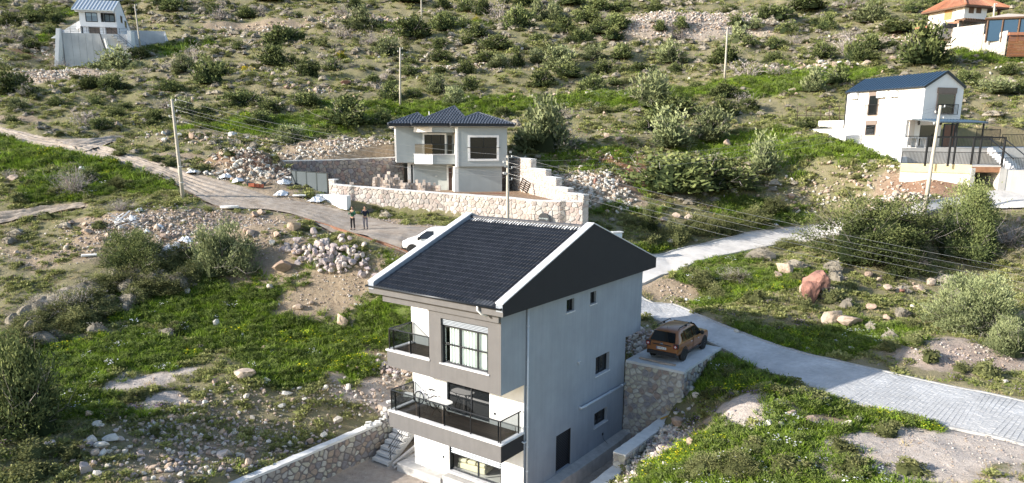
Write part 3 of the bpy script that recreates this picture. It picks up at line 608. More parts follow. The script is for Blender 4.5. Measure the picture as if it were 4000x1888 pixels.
railing(lb, [(.1,B_-.05),(.1,.08),(W_-.1,.08),(W_-.1,B_-.05)], [(.1,.08),(.36,.1),(1.89,.1),(3.42,.1),(4.94,.1),(6.47,.1),(W_-.1,.1),(.1,B_-.06),(W_-.1,B_-.25)], 3.1, 4.1)
railing(ub, [(.1,B_-.05),(.1,.08),(2.64,.08)], [(.1,.08),(1.45,.1),(2.6,.1),(.1,B_-.06),(.36,.1)], 6.1, 7.1)
# --- openings
def glazing(par, rect, mull, trans, plane, d, mat, fw=.06):
    """window: frame bars and panes; rect = a0,a1,z0,z1 in the wall plane; plane maps (a, depth, z) to house coordinates"""
    a0, a1, z0, z1 = rect; m_ = MB()
    def bx(x0, x1, y0, y1, dd=.035):
        P = [plane(x, dpt, y) for dpt in (d-dd, d+dd) for x, y in ((x0,y0),(x1,y0),(x1,y1),(x0,y1))]; m_.add(P, [(3,2,1,0),(4,5,6,7),(0,1,5,4),(1,2,6,5),(2,3,7,6),(3,0,4,7)])
    bx(a0, a0+fw, z0, z1); bx(a1-fw, a1, z0, z1); bx(a0+fw, a1-fw, z0, z0+fw); bx(a0+fw, a1-fw, z1-fw, z1)
    for x in mull: bx(x-fw*.55, x+fw*.55, z0+fw, z1-fw, .032)
    for y in trans: bx(a0+fw, a1-fw, y-fw*.45, y+fw*.45, .028)
    fr = hp('frame', m_, M_FRAME, par, bevel=.004)
    xs = [a0+fw/2, *mull, a1-fw/2]; ys = [z0+fw/2, *trans, z1-fw/2]
    for i in range(len(xs)-1):
        for j in range(len(ys)-1):
            g = MB(); g.add([plane(xs[i]+.02,d,ys[j]+.02),plane(xs[i+1]-.02,d,ys[j]+.02),plane(xs[i+1]-.02,d,ys[j+1]-.02),plane(xs[i]+.02,d,ys[j+1]-.02)], [(0,1,2,3)]); hp('pane', g, mat, par)
    return fr
front0 = lambda a, d, z: (a, d, z)
frontb = lambda a, d, z: (a, B_+d, z)
sidep = lambda a, d, z: (W_-d, a, z)
def win(label=None): 
    o = empty('window'); o.parent = house
    return o
# big curtained window on the top floor
w1 = win(); glazing(w1, (3.41,5.98,6.09,7.80), [4.36,5.34], [6.95], front0, .16, M_CLEAR, .075); tag(w1, 'curtained six-pane window under a rolled shutter')
c_ = MB(); n = 120
for i in range(n):
    u0 = 3.45+2.5*i/n; u1 = 3.45+2.5*(i+1)/n; f = lambda u: .25+.035*math.sin(u*38)+.012*math.sin(u*71)
    if 3.45 < u0 < 3.66 or 4.25 < u0 < 4.38: continue
    c_.quad((u0,f(u0),6.09),(u1,f(u1),6.09),(u1,f(u1),8.05),(u0,f(u0),8.05))
hp('curtain', c_, M_CURTAIN, w1)
def slats(par, plane, a0, a1, z0, z1, n, d, mat, name='shutter_slat'):
    h = (z1-z0)/n
    for i in range(n):
        m_ = MB(); P = [plane(a, dd, z0+i*h+zz) for a in (a0, a1) for dd, zz in ((d,.0),(d-.018,h*.5),(d,h*.93))]
        m_.add(P, [(0,3,4,1),(1,4,5,2)]); m_.add([plane(a0,d+.02,z0+i*h),plane(a1,d+.02,z0+i*h),plane(a1,d+.02,z0+i*h+h),plane(a0,d+.02,z0+i*h+h)], [(0,1,2,3)]); hp(name, m_, mat, par)
slats(w1, front0, 3.40, 5.99, 7.80, 8.11, 5, .09, M_SLAT)
hp('sill', MB().box(3.30,-.05,6.03,6.08,.2,6.085), M_MARBLE, w1, bevel=.006)
[hp('shutter_guide', MB().box(x_,.02,6.09,x_+.06,.13,7.8), M_FRAME, w1) for x_ in (3.39,5.94)]
# sliding door to the lower balcony
w2 = win(); w2.name = 'balcony_door'; glazing(w2, (2.2,4.77,3.04,5.18), [3.63], [], frontb, .12, M_DARKGLASS, .07); tag(w2, 'dark sliding glass door onto the lower balcony')
# ground floor window with half lowered shutter; a sofa stands behind it
w3 = win(); glazing(w3, (2.3,5.44,.04,2.12), [3.99], [], frontb, .15, M_CLEAR, .075); tag(w3, 'ground-floor window with shutter half down')
slats(w3, frontb, 2.34, 5.42, .92, 2.1, 12, .07, M_SLAT); hp('sill', MB().box(2.25,B_-.12,-.03,5.5,B_+.12,.035), M_MARBLE, w3, bevel=.006)
[hp('shutter_guide', MB().box(x_,B_+.02,.04,x_+.058,B_+.1,2.1), M_FRAME, w3) for x_ in (2.302,5.38)]
# side windows
for (a0,a1,z0,z1,dd) in ((7.92,9.33,3.93,4.93,.2),(7.95,9.32,1.13,1.92,.2),(5.03,5.70,7.82,8.43,.15),(7.2,7.77,7.8,8.42,.15)):
    w = win(); glazing(w, (a0,a1,z0,z1), [(a0+a1)/2] if a1-a0 > 1 else [], [], sidep, dd, M_DARKGLASS, .05)
    P = [sidep(a,d_,z) for z in (z0-.045,z0+.01) for a,d_ in ((a0-.06,-.045),(a1+.06,-.045),(a1+.06,dd-.04),(a0-.06,dd-.04))]
    hp('sill', MB().add(P, [(3,2,1,0),(4,5,6,7),(0,1,5,4),(1,2,6,5),(2,3,7,6),(3,0,4,7)]), M_MARBLE, w)
    tag(w, 'small dark window in the grey side wall')
dr = win(); dr.name = 'door'; tag(dr, 'black roller-shutter door in the grey side wall'); slats(dr, sidep, 4.34, 5.64, .07, 1.95, 22, .1, M_DARKSLAT)
[hp('frame', MB().box(W_-.14,y_,.062,W_-.01,y_+.038,1.955), M_FRAME, dr) for y_ in (4.332,5.61)]
# --- roof
RS = .359; zr = lambda v: 9.12+(v+.47)*RS if v < 6.55 else 9.12+7.02*RS-(v-6.55)*.345
roof = hp('roof', MB().prismx([(-.42,8.86),(13.48,8.86),(13.5,zr(13.5)-.08),(6.55,zr(6.55)-.09),(-.42,zr(-.42)-.09)], -.21, W_+.11), M_CONC); tag(roof, 'charcoal tiled gable roof with white copings')
hp('eave_soffit', MB().box(-.2,-.44,8.80,W_+.1,13.4,8.857), M_WHITE, roof)
hp('fascia', MB().box(-.558,-.47,8.80,W_+.455,-.445,9.10), M_TAUPE, roof)
hp('eave_beam', MB().box(0,-.16,8.42,W_-.003,-.002,8.797).box(0,0.002,8.42,2.685,.22,8.797), M_TAUPE, roof)
for u0, u1, nm in ((W_+.112,W_+.458,'gable_parapet'),(-.558,-.212,'gable_parapet')):
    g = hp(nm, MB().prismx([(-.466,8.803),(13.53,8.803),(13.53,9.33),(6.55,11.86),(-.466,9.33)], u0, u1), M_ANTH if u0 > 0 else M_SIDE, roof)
    c = MB(); c.prismx([(-.50,9.322),(6.55,11.863),(13.56,9.322),(13.56,9.372),(6.55,11.915),(-.50,9.372)][::1], u0-.02, u1+.025); hp('coping', c, M_MARBLE, g)
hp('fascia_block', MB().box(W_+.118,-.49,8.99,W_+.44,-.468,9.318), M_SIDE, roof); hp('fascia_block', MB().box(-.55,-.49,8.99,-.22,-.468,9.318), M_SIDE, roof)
g = MB(); ring = [(math.cos(a)*.085, math.sin(a)*.085) for a in np.linspace(math.pi, 2*math.pi, 9)]
P = [(x,-.555+a,9.17+b) for x in (-.62,W_+.40) for a, b in ring]; g.add(P, [(i,i+1,9+i+1,9+i) for i in range(8)]); g.add([p for p in P[:9]], [tuple(range(9))]); g.add([p for p in P[9:]], [tuple(range(8,-1,-1))])
gut = hp('gutter', g, M_FRAME, roof, smooth=True); gut.modifiers.new('thick', 'SOLIDIFY').thickness = .012
hp('drain_elbow', MB().tube([(5.9,-.55,9.12),(5.9,-.56,8.95),(6.0,-.45,8.78),(6.2,-.28,8.66)], .05, 10), M_WHITE, roof, smooth=True)
# tiles: double-roll profile, laid in courses
tw, tl = .339, .345; ncol = 21; u_start = -.20; slope = math.atan(RS); Ls = 6.98/math.cos(slope); nrow = 21; tl = Ls/nrow
prof = []
for k in range(2):
    x0 = k*tw/2; prof += [(x0+.0,.0),(x0+.05,.004),(x0+.075,.045),(x0+.105,.06),(x0+.135,.045),(x0+.163,.006)]
prof.append((tw+.004,.0))
def tile_mesh():
    m_ = MB(); n = len(prof); over = .035; V = []
    for y, lift in ((0,.030),(tl+over,.0)): V += [(x,y,z+lift) for x,z in prof]
    V += [(x,0,z+.012) for x,z in prof]; m_.add(V, [(i,i+1,n+i+1,n+i) for i in range(n-1)]+[(2*n+i,2*n+i+1,i+1,i) for i in range(n-1)])
    me = m_.mesh('roof_tile', M_TILE); return me, m_
tme, tmb = tile_mesh(); tv = np.array(tmb.v); tf = tmb.f; rest_v = []; rest_f = []; rest_r = []; c0 = 0
rot = Matrix.Rotation(slope, 4, 'X'); k_ind = 0
for r in range(nrow):
    for c in range(ncol):
        y = r*tl; p = (u_start+c*tw, -.47+y*math.cos(slope), 9.12+y*math.sin(slope)+.005); dz = random.uniform(-.004,.004); da = random.uniform(-.006,.006)
        if k_ind < 296:
            o = link('roof_tile', tme, roof, (p[0],p[1],p[2]+dz), (slope+da, random.uniform(-.006,.006), da)); k_ind += 1
        else:
            q = tv.copy(); yy = q[:,1]*math.cos(slope)-q[:,2]*math.sin(slope); zz = q[:,1]*math.sin(slope)+q[:,2]*math.cos(slope)
            rest_v.append(np.stack([q[:,0]+p[0], yy+p[1], zz+p[2]+dz],1)); rest_f += [tuple(i+c0 for i in f) for f in tf]; c0 += len(q); rest_r += [random.random()]*len(tf)
for r in range(20):
    for c in range(ncol):
        y = r*.36; p = (u_start+c*tw, 13.5-y*.945, zr(13.5)+y*.326); sl = math.atan(.345); q = tv.copy(); yy = q[:,1]*math.cos(sl)-q[:,2]*math.sin(sl); zz = q[:,1]*math.sin(sl)+q[:,2]*math.cos(sl)
        rest_v.append(np.stack([q[:,0]+p[0], p[1]-yy, zz+p[2]],1)); rest_f += [tuple(i+c0 for i in f[::-1]) for f in tf]; c0 += len(q); rest_r += [random.random()]*len(tf)
me = bpy.data.meshes.new('roof_tiles'); me.from_pydata(np.vstack(rest_v).tolist(), [], rest_f); me.materials.append(M_TILE); face_attr(me, rest_r); tag(link('roof_tiles', me, roof), kind='stuff')
# pale cut tiles by the corner, ridge bedding and ridge caps
M_TILE2 = M('dusty_tile', (.16,.16,.16), .7, .3, 6, .2, rnd=.2)
me2 = tile_mesh()[1].mesh('roof_tile', M_TILE2)
for c in range(17, 20): link('roof_tile', me2, roof, (u_start+c*tw,-.47,9.12+.012), (slope,0,0))
m_ = MB(); zz = 9.12+7.02*RS
for i in range(70):
    u0 = -.2+i*7.0/70; u1 = u0+.1; a = .0+random.uniform(-.03,.03); m_.add([(u0,6.20+a,zz-.075),(u1,6.20+a,zz-.075),(u1,6.55,zz+.05),(u0,6.55,zz+.05),(u0,6.2+a,zz-.2),(u1,6.2+a,zz-.2)], [(0,1,2,3),(4,5,1,0)])
hp('ridge_mortar', m_, M_MORTAR, roof)
m_ = MB(); n = 9; L_ = .36; V = []
for x, s in ((0,1.08),(L_,.95)):
    for k in range(n): a = math.pi*k/(n-1); V.append((x, math.cos(a)*.13*s, math.sin(a)*.11*s))
m_.add(V, [(k,k+1,n+k+1,n+k) for k in range(n-1)]+[tuple(range(n-1,-1,-1))]); rm_ = m_.mesh('ridge_tile', M_TILE, True)
for i in range(21): link('ridge_tile', rm_, roof, (-.2+i*.334, 6.56, zz+.03), (0, random.uniform(-.02,.02), random.uniform(-.02,.02)))
# --- pipes and fittings on the side wall
dp = hp('downpipe', MB().tube([(W_+.07,1.83,8.75),(W_+.07,1.83,-.5)], .05, 10), M_PVC, smooth=True)
for z in (7.9,6.3,5.15,4.2,3.3,2.35,1.2,.3): hp('pipe_collar', MB().lathe([(.058,-.03),(.062,-.028),(.062,.028),(.058,.03)], 10, c=(W_+.07,1.83,z)).box(W_-.002,1.80,z-.012,W_+.03,1.86,z+.012), M_PVC, dp)
hp('pipe_branch', MB().tube([(W_+.07,1.83,2.62),(W_+.07,1.6,2.62),(W_+.02,1.5,2.7)], .035, 8), M_PVC, dp, smooth=True)
wp = hp('drain_pipe', MB().tube([(W_-.05,6.42,2.75),(W_+.12,6.42,2.75),(W_+.13,6.5,2.75),(W_+.14,11.2,2.72)], .065, 10), M_PVC, smooth=True)
for v in (6.75, 9.35, 10.6): hp('pipe_collar', MB().lathe([(.072,-.05),(.08,-.048),(.08,.048),(.072,.05)], 10, 'y', (W_+.135,v,2.74)), M_PVC, wp)
hp('vent', MB().lathe([(.07,0),(.09,.005),(.09,.09),(.06,.1),(.055,.02)], 12, 'x', (W_+.0,6.22,5.13)), M_PVC)
hp('socket', MB().box(W_-.004,8.82,.44,W_+.03,8.93,.56), M_BLACK); hp('cable', MB().tube([(W_+.02,8.86,.45),(W_+.06,8.9,.2),(W_+.35,9.0,-.1)], .008, 6), M_BLACK)
hp('socket', MB().box(5.03,B_-.02,3.52,5.13,B_+.002,3.63), M_FRAME); hp('socket', MB().box(1.88,B_-.02,.54,1.98,B_+.002,.65), M_FRAME)
# --- footing
f_ = MB(); xs = np.linspace(1.0, 11.1, 34)
for i in range(33):
    a = .52+.1*vnoise(np.array([i*.35]), np.array([3.]))[0]; b = .52+.1*vnoise(np.array([(i+1)*.35]), np.array([3.]))[0]; y0, y1 = xs[i], xs[i+1]
    f_.add([(W_+.01,y0,.0),(W_+a,y0,-.03),(W_+a+.05,y0,-.75),(W_+.01,y1,.0),(W_+b,y1,-.03),(W_+b+.05,y1,-.75)], [(0,1,4,3),(1,2,5,4)])
hp('footing', f_, M_CONC)
hp('footing', MB().box(-.76,B_-.55,-.75,2.2,B_-.004,-.28).box(-.76,B_,-.75,-.02,B_+1.6,-.28).box(2.203,B_-.45,-.75,W_,B_-.004,-.12), M_CONC, bevel=.03)
# ------------------------------------------------------------------ stone masonry
PAL_WARM = [(.42,.36,.32),(.46,.41,.36),(.51,.46,.41),(.36,.31,.28),(.46,.39,.35),(.54,.50,.45),(.40,.36,.33),(.43,.35,.31),(.49,.45,.41)]
PAL_SHADE = [(.25,.23,.22),(.30,.27,.24),(.22,.19,.19),(.34,.28,.24),(.27,.26,.27),(.31,.23,.20),(.36,.33,.29)]  # darker set for the back wall, its shade put into the stone colours
PAL_YARD = [(.42,.40,.33),(.46,.44,.36),(.36,.33,.29),(.30,.24,.21),(.50,.48,.42),(.25,.24,.25),(.37,.30,.24),(.43,.41,.38),(.47,.46,.42)]
M_STW = Mpal('warm_wall_stone', PAL_WARM); M_STG = Mpal('shaded_wall_stone', PAL_SHADE); M_STY = Mpal('yard_wall_stone', PAL_YARD)
M_MORW = M('warm_mortar', (.52,.47,.42), .95, .15, 4, .7, 30); M_MORG = M('grey_mortar', (.20,.18,.17), .95, .2, 4, .7, 30); M_MORY = M('wall_mortar', (.34,.32,.30), .95, .18, 4, .7, 30)
M_COPE = M('cement_coping', (.68,.67,.64), .9, .12, 2.5, .5, 25)
def clip(poly, nx, ny, c):
    out = []; n = len(poly)
    for i in range(n):
        a, b = poly[i], poly[(i+1) % n]; da = a[0]*nx+a[1]*ny-c; db = b[0]*nx+b[1]*ny-c
        if da <= 0: out.append(a)
        if (da < 0 < db) or (db < 0 < da): t = da/(da-db); out.append((a[0]+(b[0]-a[0])*t, a[1]+(b[1]-a[1])*t))
    return out
def stones_in(quad, size, rnd, jit=.42, flat=.8, gap=1.):
    """irregular stone outlines filling a quad (s,z): Voronoi cells, pulled in by the joint and rounded"""
    xs = [p[0] for p in quad]; zs = [p[1] for p in quad]; x0, x1, z0, z1 = min(xs), max(xs), min(zs), max(zs); sz = size*flat
    nx = max(1, int((x1-x0)/size)); nz = max(1, int((z1-z0)/sz)); S = {}
    for i in range(-1, nx+1):
        for j in range(-1, nz+1):
            S[i, j] = (x0+(i+.5+(.5 if j % 2 else 0)+rnd.uniform(-jit, jit))*(x1-x0)/nx, z0+(j+.5+rnd.uniform(-jit, jit))*(z1-z0)/nz)
    res = []
    for (i, j), p in S.items():
        cell = list(quad)
        for di in (-2,-1,0,1,2):
            for dj in (-2,-1,0,1,2):
                q = S.get((i+di, j+dj))
                if q is None or q is p: continue
                nx_, nz_ = q[0]-p[0], q[1]-p[1]; L = math.hypot(nx_, nz_); nx_ /= L; nz_ /= L
                cell = clip(cell, nx_, nz_, nx_*(p[0]+q[0])/2+nz_*(p[1]+q[1])/2-gap*rnd.uniform(.006,.018))
                if len(cell) < 3: break
            if len(cell) < 3: break
        if len(cell) < 3: continue
        A = sum(cell[k][0]*cell[(k+1) % len(cell)][1]-cell[(k+1) % len(cell)][0]*cell[k][1] for k in range(len(cell)))/2
        if abs(A) < .006: continue
        if A < 0: cell = cell[::-1]
        ch = []
        for k in range(len(cell)):
            a, b = cell[k], cell[(k+1) % len(cell)]; ch += [(a[0]*.78+b[0]*.22, a[1]*.78+b[1]*.22), (a[0]*.22+b[0]*.78, a[1]*.22+b[1]*.78)]
        res.append((abs(A), ch))
    return res
class Wall:
    """masonry thing: mortar core, stones on the faces given, optional coping"""
    def __init__(s, name, label, mstone, mmortar, loc=(0,0,0), cat='wall'):
        s.root = empty(name, loc, 0, label, cat); s.o = Vector(loc); s.ms = mstone; s.core = MB(); s.mm = mmortar; s.st = []; s.cop = []
        s.rnd = random.Random(hash(label) % 1000)
    def face(s, a, b, zb0, zb1, zt0, zt1, size=.34, proud=.05, gap=1.):
        """stones on the vertical face from plan point a to b (outward normal to the right of a->b)"""
        a = Vector((a[0], a[1], 0)); b = Vector((b[0], b[1], 0)); d = b-a; L = d.length; e = d/L; n = Vector((e.y, -e.x, 0))
        quad = [(0, zb0), (L, zb1), (L, zt1), (0, zt0)]
        for A, poly in stones_in(quad, size, s.rnd, gap=gap):
            cx = sum(p[0] for p in poly)/len(poly); cz = sum(p[1] for p in poly)/len(poly); k = len(poly); pr = proud*s.rnd.uniform(.5, 1.3); V = []
            for sc_, dp in ((1., -.03), (1., pr*.55), (.72, pr)):
                for x, z in poly: V.append(a+e*(cx+(x-cx)*sc_)+Vector((0,0,cz+(z-cz)*sc_))+n*dp-s.o)
            Fc = [(r*k+i, r*k+(i+1) % k, (r+1)*k+(i+1) % k, (r+1)*k+i) for r in (0,1) for i in range(k)]+[tuple(range(2*k, 3*k))]
            mid = a+e*cx+Vector((0,0,cz)); dist = (mid-Vector((0,0,CZ))).length; s.st.append((A/dist**2, V, Fc))
    def solid(s, plan, zb, zt):
        """core prism; zb/zt numbers or lists per plan point"""
        n = len(plan); zb = zb if hasattr(zb, '__len__') else [zb]*n; zt = zt if hasattr(zt, '__len__') else [zt]*n
        V = [Vector((plan[i][0], plan[i][1], zb[i]))-s.o for i in range(n)]+[Vector((plan[i][0], plan[i][1], zt[i]))-s.o for i in range(n)]
        s.core.add(V, [tuple(range(n-1,-1,-1)), tuple(range(n,2*n))]+[(i,(i+1)%n,n+(i+1)%n,n+i) for i in range(n)])
    def coping(s, a, b, w, z0, z1, h=.1, over=.03, mat=None, off=0.):
        a = Vector((a[0],a[1],0)); b = Vector((b[0],b[1],0)); d = (b-a); e = d.normalized(); n = Vector((e.y,-e.x,0)); m_ = MB(); N = max(2, int(d.length/.35)); V = []
        for i in range(N+1):
            t = i/N; p = a+d*t; z = z0+(z1-z0)*t
            j0, j1, jz = s.rnd.uniform(-.02,.02), s.rnd.uniform(-.02,.02), s.rnd.uniform(-.012,.012)
            for o_, zz in ((over+j0, -h),(over+j0, jz),(-w-over+j1, jz),(-w-over+j1, -h)): V.append(p+n*(o_+off)+Vector((0,0,z+zz))-s.o)
        m_.add(V, [(i*4+k, i*4+(k+1)%4, (i+1)*4+(k+1)%4, (i+1)*4+k) for i in range(N) for k in range(4)]+[(0,1,2,3),(N*4+3,N*4+2,N*4+1,N*4)])
        m_.build('coping', mat or M_COPE, s.root)
    def done(s, limit=300):
        s.core.build('core', s.mm, s.root); s.st.sort(key=lambda t: -t[0])
        for A, V, Fc in s.st[:limit]:
            c = sum(V, Vector())/len(V); me = bpy.data.meshes.new('stone'); me.from_pydata([v-c for v in V], [], Fc); me.materials.append(s.ms); link('stone', me, s.root, c)
        if len(s.st) > limit:
            m_ = MB(); r_ = []
            for A, V, Fc in s.st[limit:]: m_.add(V, Fc); r_ += [s.rnd.random()]*len(Fc)
            me = m_.mesh('stones', s.ms); face_attr(me, r_); tag(link('stones', me, s.root), kind='stuff')
        return s.root
def P2(p): return (p[0], p[1])
# ---- car platform beside the house
o_ = hw(8.4, 11.1, 0)
wl = Wall('retaining_wall', 'high stone retaining wall carrying the concrete slab under the orange car', M_STY, M_MORY, tuple(o_))
c4 = [hw(6.72,11.13),hw(10.0,11.13),hw(10.0,16.0),hw(6.72,16.0)]; wl.solid([P2(p) for p in c4], -.8, 3.93)
wl.face(P2(hw(6.72,11.13)), P2(hw(10.0,11.13)), -.75, -.6, 3.9, 3.9, .34, .07, 2.6); wl.face(P2(hw(10.0,11.13)), P2(hw(10.0,16.0)), 1.4, 3.0, 3.9, 3.9, .34, .08, 2.2); wl.done()
mb = MB(); xs = [6.72,7.5,8.4,9.3,10.06]; N = 9
V = []; 
for j in range(N):
    v = 11.08+(16.5-11.08)*j/(N-1)
    for x in xs: V.append(hw(x+random.uniform(-.03,.03), v+random.uniform(-.03,.03), 4.03+random.uniform(-.008,.008)))
F_ = [(j*5+i, j*5+i+1, (j+1)*5+i+1, (j+1)*5+i) for j in range(N-1) for i in range(4)]
mb.add(V, F_); n0 = len(V); rim = [i for i in range(5)]+[j*5+4 for j in range(1,N)]+[N*5-1-i for i in range(1,5)]+[j*5 for j in range(N-2,0,-1)]
W2 = [V[i]-Vector((0,0,.14)) for i in rim]; mb.v += [tuple(p) for p in W2]; k = len(rim)
for i in range(k): mb.f.append((rim[i], n0+i, n0+(i+1)%k, rim[(i+1)%k])); mb.mi.append(0)
tag(mb.build('concrete_slab', M('slab_concrete', (.55,.55,.54), .9, .14, 1.6, .5, 25)), 'worn concrete parking slab under the orange car', 'slab')
# planks behind the rear wheels
M_WOODG = M('weathered_wood', (.38,.30,.24), .85, .2, 5, .4, 30, rnd=.15)
for (u0,v0,u1,v1,z,g) in ((7.25,11.75,8.9,11.62,4.09,'longer'),(8.45,11.58,9.35,11.72,4.08,'shorter')):
    mb = MB(); mb.bar(hw(u0,v0,z), hw(u1,v1,z), .17, .07); tag(mb.build('plank', M_WOODG, bevel=.006), '%s grey plank lying on the slab behind the orange car' % g, 'plank')
# ---- low wall along the ditch
wl = Wall('garden_wall', 'low rubble wall with pale cement top beside the ditch of the tall house', M_STY, M_MORY, tuple(hw(9.5, 6, 0)))
for (v0, v1, z) in ((5.35,11.05,1.5),(-6.,5.34,.78)):
    q = [hw(9.2,v0),hw(9.78,v0),hw(9.78,v1),hw(9.2,v1)]; wl.solid([P2(p) for p in q], -.85, z-.06)
    wl.face(P2(hw(9.78,v0)), P2(hw(9.78,v1)), z-1.6, z-1.0, z-.08, z-.08, .34, .08); wl.face(P2(hw(9.2,v1)), P2(hw(9.2,v0)), -.8, -.8, z-.08, z-.08, .34, .04)
    wl.coping(P2(hw(9.78,v0)), P2(hw(9.78,v1)), .58, z, z+.02, .12)
wl.face(P2(hw(9.2,5.35)), P2(hw(9.78,5.35)), .78, .78, 1.42, 1.42, .3, .03); wl.done()
# ---- left retaining wall
wl = Wall('retaining_wall', 'long dark stone retaining wall with pale coping below the grassy slope', M_STY, M_MORG, tuple(hw(-3, 0, 0)))
q = [hw(-3.25,-16),hw(-2.88,-16),hw(-2.88,3.5),hw(-3.25,3.5)]; wl.solid([P2(p) for p in q], -.9, .92); wl.face(P2(hw(-2.88,-8.)), P2(hw(-2.88,3.5)), -.85, -.85, .9, .9, .36, .045, 2.6)
wl.coping(P2(hw(-2.88,-9.)), P2(hw(-2.88,2.2)), .37, 1.02, 1.02, .12)
q = [hw(-3.6,2.6),hw(-2.86,2.6),hw(-2.5,4.9),hw(-3.4,5.2)]; wl.solid([P2(p) for p in q], -.8, 1.75); wl.face(P2(hw(-2.86,2.6)), P2(hw(-2.5,4.9)), -.8, -.3, 1.7, 1.72, .4, .07); wl.face(P2(hw(-3.6,2.6)), P2(hw(-2.86,2.6)), .8, .8, 1.7, 1.7, .36, .06); wl.done()
# second retaining length beside the house wall
wl = Wall('retaining_wall', 'short stone wall stub stepping up beside the outside stairs', M_STY, M_MORY, tuple(hw(-1.5, 6, 0)))
q = [hw(-2.6,4.9),hw(-.25,6.3),hw(-.25,10.8),hw(-2.9,10.)]; wl.solid([P2(p) for p in q], -.8, [1.72,2.3,2.4,1.9]); wl.face(P2(hw(-2.6,4.9)), P2(hw(-.25,6.3)), -.6, 0, 1.68, 2.25, .4, .07); wl.done()
# ---- outside stairs
st = empty('stairs', hw(-1.9, 1.1, 0), -HYAW, 'pale concrete outside stairs with black rail beside the stone wall', 'stairs')
M_STEP = M('step_concrete', (.55,.54,.52), .85, .12, 2, .4, 30)
ns = 11; rz, rv = .215, .30
me = MB().box(-.62,0,-.16,.5,rv+.03,0).mesh('step', M_STEP)
for i in range(ns): link('step', me, st, (0, i*rv, -.7+.02+rz*(i+1)), None, (1,1,1))
mb = MB().prismx([(0,-.72),(.35,-.72),(ns*rv+.2,-.7+rz*ns-.35),(ns*rv+.2,-.7+rz*ns-.1),(0,-.62)], .46, .53); mb.build('stringer', M_STEP, st)
mb.v = [(x-1.12, y, z) for x, y, z in mb.v]; mb.build('stringer', M_STEP, st)
r_ = MB(); 
top = [(.42,.15,-.7+rz+.75),(.42,ns*rv-.3,-.7+rz*ns+.75)]
rail = MB().tube(top, .022, 8).build('handrail', M_BLACK, st)
for dz in (.22,.42,.6): MB().tube([(p[0],p[1],p[2]-dz) for p in top], .012, 6).build('bar', M_BLACK, rail)
for t in (.05,.35,.65,.95):
    p = Vector(top[0]).lerp(Vector(top[1]), t); MB().tube([p, p-Vector((0,0,.78))], .016, 6).build('post', M_BLACK, rail)
# pipes and timbers stored under the stairs
M_PIPE = M('dusty_pvc', (.46,.43,.40), .7, .1, 3)
for i, (u0,v0,z0,u1,v1,z1) in enumerate(((-1.15,1.2,-.62,-.15,4.3,.9),(-1.05,1.15,-.45,-.12,4.2,1.15),(-.95,1.1,-.62,-.1,3.6,.25),(-1.2,1.25,-.55,-.2,3.2,.05))):
    tag(MB().tube([hw(u0,v0,z0), hw(u1,v1,z1)], .075 if i < 2 else .06, 10).build('stored_pipe', M_PIPE, smooth=False), 'pale plastic pipe stored under the outside stairs', 'pipe', 'pipes under the stairs')
# white blocks and broken stone lying on the wall by the stairs
M_AAC = M('aerated_block', (.74,.72,.68), .9, .08, 4, .4, 25, rnd=.08)
for i, (u, v, z, a, s) in enumerate(((-2.95,4.35,1.78,.3,(.6,.25,.2)),(-2.2,5.4,1.95,.35,(.62,.25,.22)),(-1.5,6.4,2.1,.2,(.6,.3,.22)),(-3.1,2.4,1.02,.5,(.3,.12,.09)),(-3.05,2.05,1.02,.7,(.3,.12,.09)),(-3.0,1.75,1.02,.4,(.32,.12,.09)),(-3.12,1.4,1.02,.6,(.3,.12,.08)),(-3.05,1.1,1.02,.3,(.28,.12,.08)),(-3.2,1.55,1.1,.9,(.3,.12,.08)),(-3.15,3.1,1.76,1.2,(.4,.2,.12)))):
    p = hw(u, v, z); big = s[0] > .5
    o = MB().box(-s[0]/2,-s[1]/2,0,s[0]/2,s[1]/2,s[2]).build('building_block', M_AAC, None, bevel=.012, loc=p, rz=-HYAW+a)
    tag(o, 'large white block resting on the wall by the stairs' if big else 'thin white block lying on the wall coping by the stairs', 'block', 'white blocks beside the stairs')
# ------------------------------------------------------------------ frames for the other houses
class Frame:
    def __init__(s, O, az):   # az: depth direction, degrees clockwise from +Y
        s.O = Vector(O); s.az = rad(az); s.u = Vector((math.cos(s.az), -math.sin(s.az), 0)); s.v = Vector((math.sin(s.az), math.cos(s.az), 0))
    def on_v(s, px, py, v):
        q = Vector(ray(px, py)); c = Vector((0,0,CZ))-s.O; t = (v-c.dot(s.v))/q.dot(s.v); p = c+q*t; return p.dot(s.u), p.z
    def on_u(s, px, py, u):
        q = Vector(ray(px, py)); c = Vector((0,0,CZ))-s.O; t = (u-c.dot(s.u))/q.dot(s.u); p = c+q*t; return p.dot(s.v), p.z
    def w(s, u, v, z=0): return s.O+s.u*u+s.v*v+Vector((0,0,z))
    def rect(s, x0, y0, x1, y1, v):
        a, b = s.on_v(x0, y0, v), s.on_v(x1, y1, v); return a[0], b[0], b[1], a[1]   # u0,u1,z0,z1
